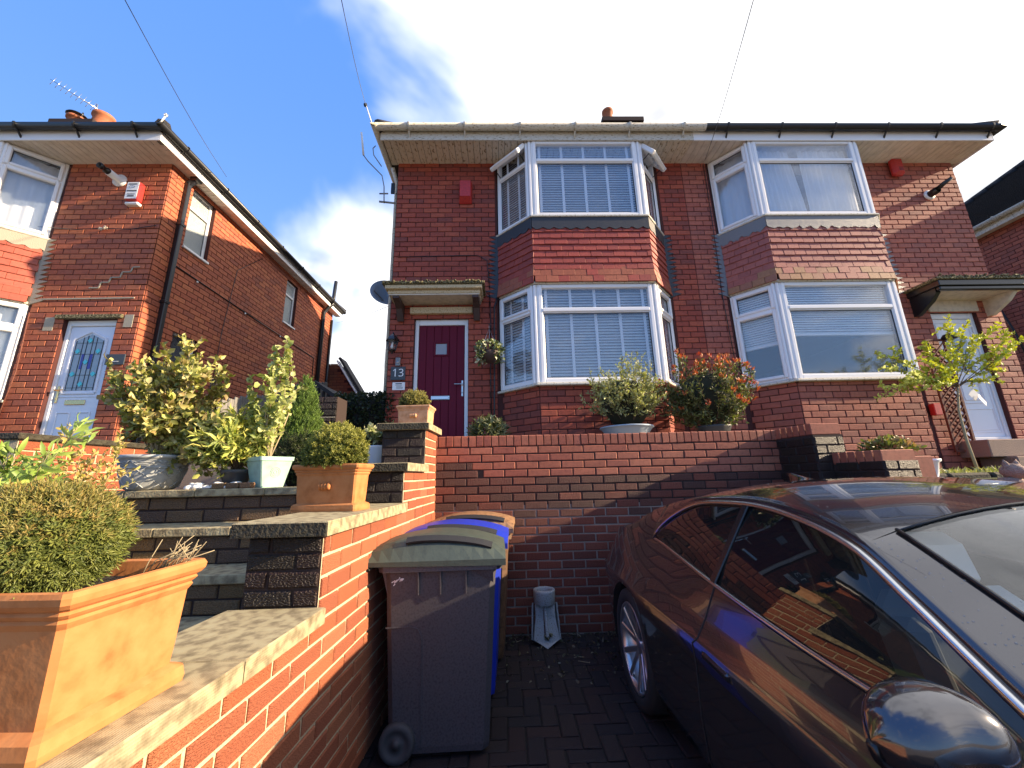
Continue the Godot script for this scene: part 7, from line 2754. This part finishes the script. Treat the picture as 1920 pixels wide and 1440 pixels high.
		part(o, "door_handle", hb, M.car_paint)
		mirror(o, sg)
		for a in axles:
			wheel(o, sg, a)
	for i in 4:
		part(o, "rear_pillar" if i < 2 else "windscreen_pillar", pils[i], M.car_paint)
	# sills, floor, inner arches so that light does not leak through
	b = MB.new()
	b.span(V(CX - 0.80, 0.16, 2.33), V(CX + 0.80, 0.3, 0.4))
	b.span(V(CX - 0.62, 0.2, 3.7), V(CX + 0.62, 0.62, 2.3))
	b.span(V(CX - 0.6, 0.2, 0.45), V(CX + 0.6, 0.72, -0.8))
	b.span(V(CX - 0.7, 0.62, 3.3), V(CX + 0.7, 0.9, 2.6))
	part(o, "underbody", b, M.cabin)
	b = MB.new()
	b.span(V(CX - 0.74, 0.62, 0.85), V(CX + 0.74, 0.86, 0.45), 0.06)
	part(o, "dashboard", b, M.cabin)
	for sg in [-1.0, 1.0]:
		for row in 2:
			seat(o, V(CX + sg * (0.30 if row == 0 else 0.36), 0.27, 0.98 + row * 0.95), row == 1)
	var wl := MB.new(true)
	var pts2 := []
	for k in 21:
		var a := TAU * k / 20.0
		pts2.append(V(CX - 0.36 + cos(a) * 0.18, 0.86 + sin(a) * 0.17, 0.9 + sin(a) * 0.07))
	wl.tube(pts2, 0.014, 0.014, 6)
	part(o, "steering_wheel", wl, M.cabin)
	# shark-fin aerial
	b = MB.new(true)
	b.loft([[V(CX - 0.02, 1.318, 2.28), V(CX, 1.322, 2.02), V(CX + 0.02, 1.318, 2.28)], [V(CX - 0.008, 1.355, 2.30), V(CX, 1.35, 2.15), V(CX + 0.008, 1.355, 2.30)], [V(CX - 0.002, 1.378, 2.33), V(CX, 1.378, 2.28), V(CX + 0.002, 1.378, 2.33)]], true)
	part(o, "roof_fin", b, M.car_paint)
	# rain drops
	var dm := MB.new(true)
	dm.lathe(Transform3D(), [[1.0, 0.0], [0.85, 0.35], [0.5, 0.55], [0.0, 0.62]], 8)
	var dp := []
	for i in 300:
		var s := rnd()
		var p: Vector3
		var nrm := Vector3.UP
		if i < 120:
			var zz := rnd(1.2, 2.2)
			var t := rnd(-0.95, 0.9)
			var ra := tab(RAIL, zz)
			p = V(CX + ra[0] * t, ra[1] + (tab(MID, zz)[0] - ra[1]) * (1.0 - pow(absf(t), 2.4)), zz)
		elif i < 220:
			var k := rnd(0.0, 0.9)
			var a := int(s * 11.99)
			p = ws[a][0].lerp(ws[a][1], k).lerp(ws[a + 1][0].lerp(ws[a + 1][1], k), rnd())
			nrm = Vector3(-0.35, 0.8, 0.5).normalized()
		else:
			var a := int(s * 11.99)
			var c := 1 + int(rnd(0, 13.99))
			p = ws[a][c].lerp(ws[a][c + 1], rnd()).lerp(ws[a + 1][c], rnd(0, 0.9))
			nrm = Vector3(0, 0.9, 0.4).normalized()
		dp.append(Transform3D(aim(nrm, 0, rnd(0.0014, 0.003)), p))
	many(o, "rain_drops", dm.mesh(), M.drop, dp)
	for c in o.get_children():
		c.position -= o.position

func mirror(o: Node3D, sg: float) -> void:
	var c := V(CX + sg * 1.005, 0.975, 0.74)
	var b := MB.new(true)
	var rings := []
	for i in 13:
		var a := PI * i / 12.0
		var x := -cos(a)
		var ring := []
		for k in 20:
			var t := TAU * k / 20.0
			var sy := sin(t)
			var sx := cos(t)
			var r := pow(maxf(sin(a), 0.0001), 0.55)
			# fuller towards the bonnet, flat on the glass side
			var zf := 0.075 * sx * r if sx < 0 else 0.05 * pow(sx, 0.5) * minf(r * 1.1, 1.0)
			ring.append(c + Vector3(sg * x * 0.092 + sg * 0.02 * (1.0 - r), 0.068 * (1.0 if sy > 0 else 0.85) * signf(sy) * pow(absf(sy), 0.85) * r, -zf + (0.02 * absf(x))))
		rings.append(ring)
	b.loft(rings, true)
	part(o, "door_mirror", b, M.car_paint)
	var g := MB.new(true)
	var pts := []
	for i in 13:
		pts.append(rings[i][15].lerp(rings[i][16], 0.5) + Vector3(0, -0.004, 0))
	g.tube(pts, 0.008, 0.008, 6)
	g.bar(c + Vector3(-sg * 0.08, -0.05, 0.0), V(CX + sg * 0.83, 0.875, 0.72), 0.07, 0.04, Vector3.UP, 0.012)
	part(o, "mirror_base", g, M.car_black)

func seat(o: Node3D, p: Vector3, rear: bool) -> void:
	var b := MB.new()
	var k := 0.25
	var m: Material = M.cabin if rear else M.seat_leather
	b.box(at(p + Vector3(0, 0.14, 0.05)), Vector3(0.5, 0.16, 0.5), 0.05)
	b.box(Transform3D(Basis(Vector3.RIGHT, -k), p + Vector3(0, 0.46, -0.27)), Vector3(0.46, 0.6, 0.13), 0.05)
	for s in [-1.0, 1.0]:
		b.box(Transform3D(Basis(Vector3.RIGHT, -k), p + Vector3(s * 0.215, 0.44, -0.22)), Vector3(0.08, 0.52, 0.16), 0.035)
	if not rear:
		b.box(Transform3D(Basis(Vector3.RIGHT, -k), p + Vector3(0, 0.82, -0.36)), Vector3(0.27, 0.19, 0.1), 0.045)
		ring2(b, Transform3D(Basis(Vector3.RIGHT, -k), p + Vector3(0, 0.62, -0.255)), -0.06, -0.035, 0.06, 0.035, 0.006, 0.01, 0.018, 0.002)
	part(o, "seat", b, m)

func wheel(o: Node3D, sg: float, z: float) -> void:
	var c := V(CX + sg * 0.80, 0.33, z)
	var ax := Transform3D(Basis(Vector3.BACK, -sg * PI * 0.5), c)
	var b := MB.new(true)
	b.lathe(ax, [[0.23, -0.11], [0.3, -0.115], [0.325, -0.1], [0.332, -0.07], [0.332, 0.07], [0.325, 0.095], [0.3, 0.108], [0.255, 0.1], [0.243, 0.085], [0.235, 0.0]], 48)
	var ty := part(o, "wheel", b, M.tyre)
	b = MB.new(true)
	b.lathe(ax, [[0.238, -0.09], [0.242, 0.082], [0.25, 0.095], [0.247, 0.1], [0.236, 0.094], [0.228, 0.06], [0.222, -0.02], [0.06, -0.03], [0.0, -0.03]], 48)
	part(ty, "rim", b, M.alloy)
	b = MB.new()
	for i in 5:
		for s in [-1.0, 1.0]:
			var a0: float = TAU * i / 5.0 + 0.2
			var a1: float = a0 + s * 0.3
			var p0 := ax * Vector3(cos(a0 + s * 0.12) * 0.04, 0.05, sin(a0 + s * 0.12) * 0.04)
			var p1 := ax * Vector3(cos(a1) * 0.238, 0.088, sin(a1) * 0.238)
			b.bar(p0, p1, 0.034, 0.014, ax.basis.y, 0.005)
	part(ty, "spokes", b, M.alloy)
	b = MB.new(true)
	b.lathe(ax, [[0.055, 0.0], [0.05, 0.055], [0.03, 0.062], [0.0, 0.062]], 20)
	part(ty, "hub", b, M.alloy)
	b = MB.new(true)
	b.lathe(ax, [[0.2, -0.035], [0.2, -0.02], [0.1, -0.02]], 30)
	part(ty, "disc", b, M.grey_metal)
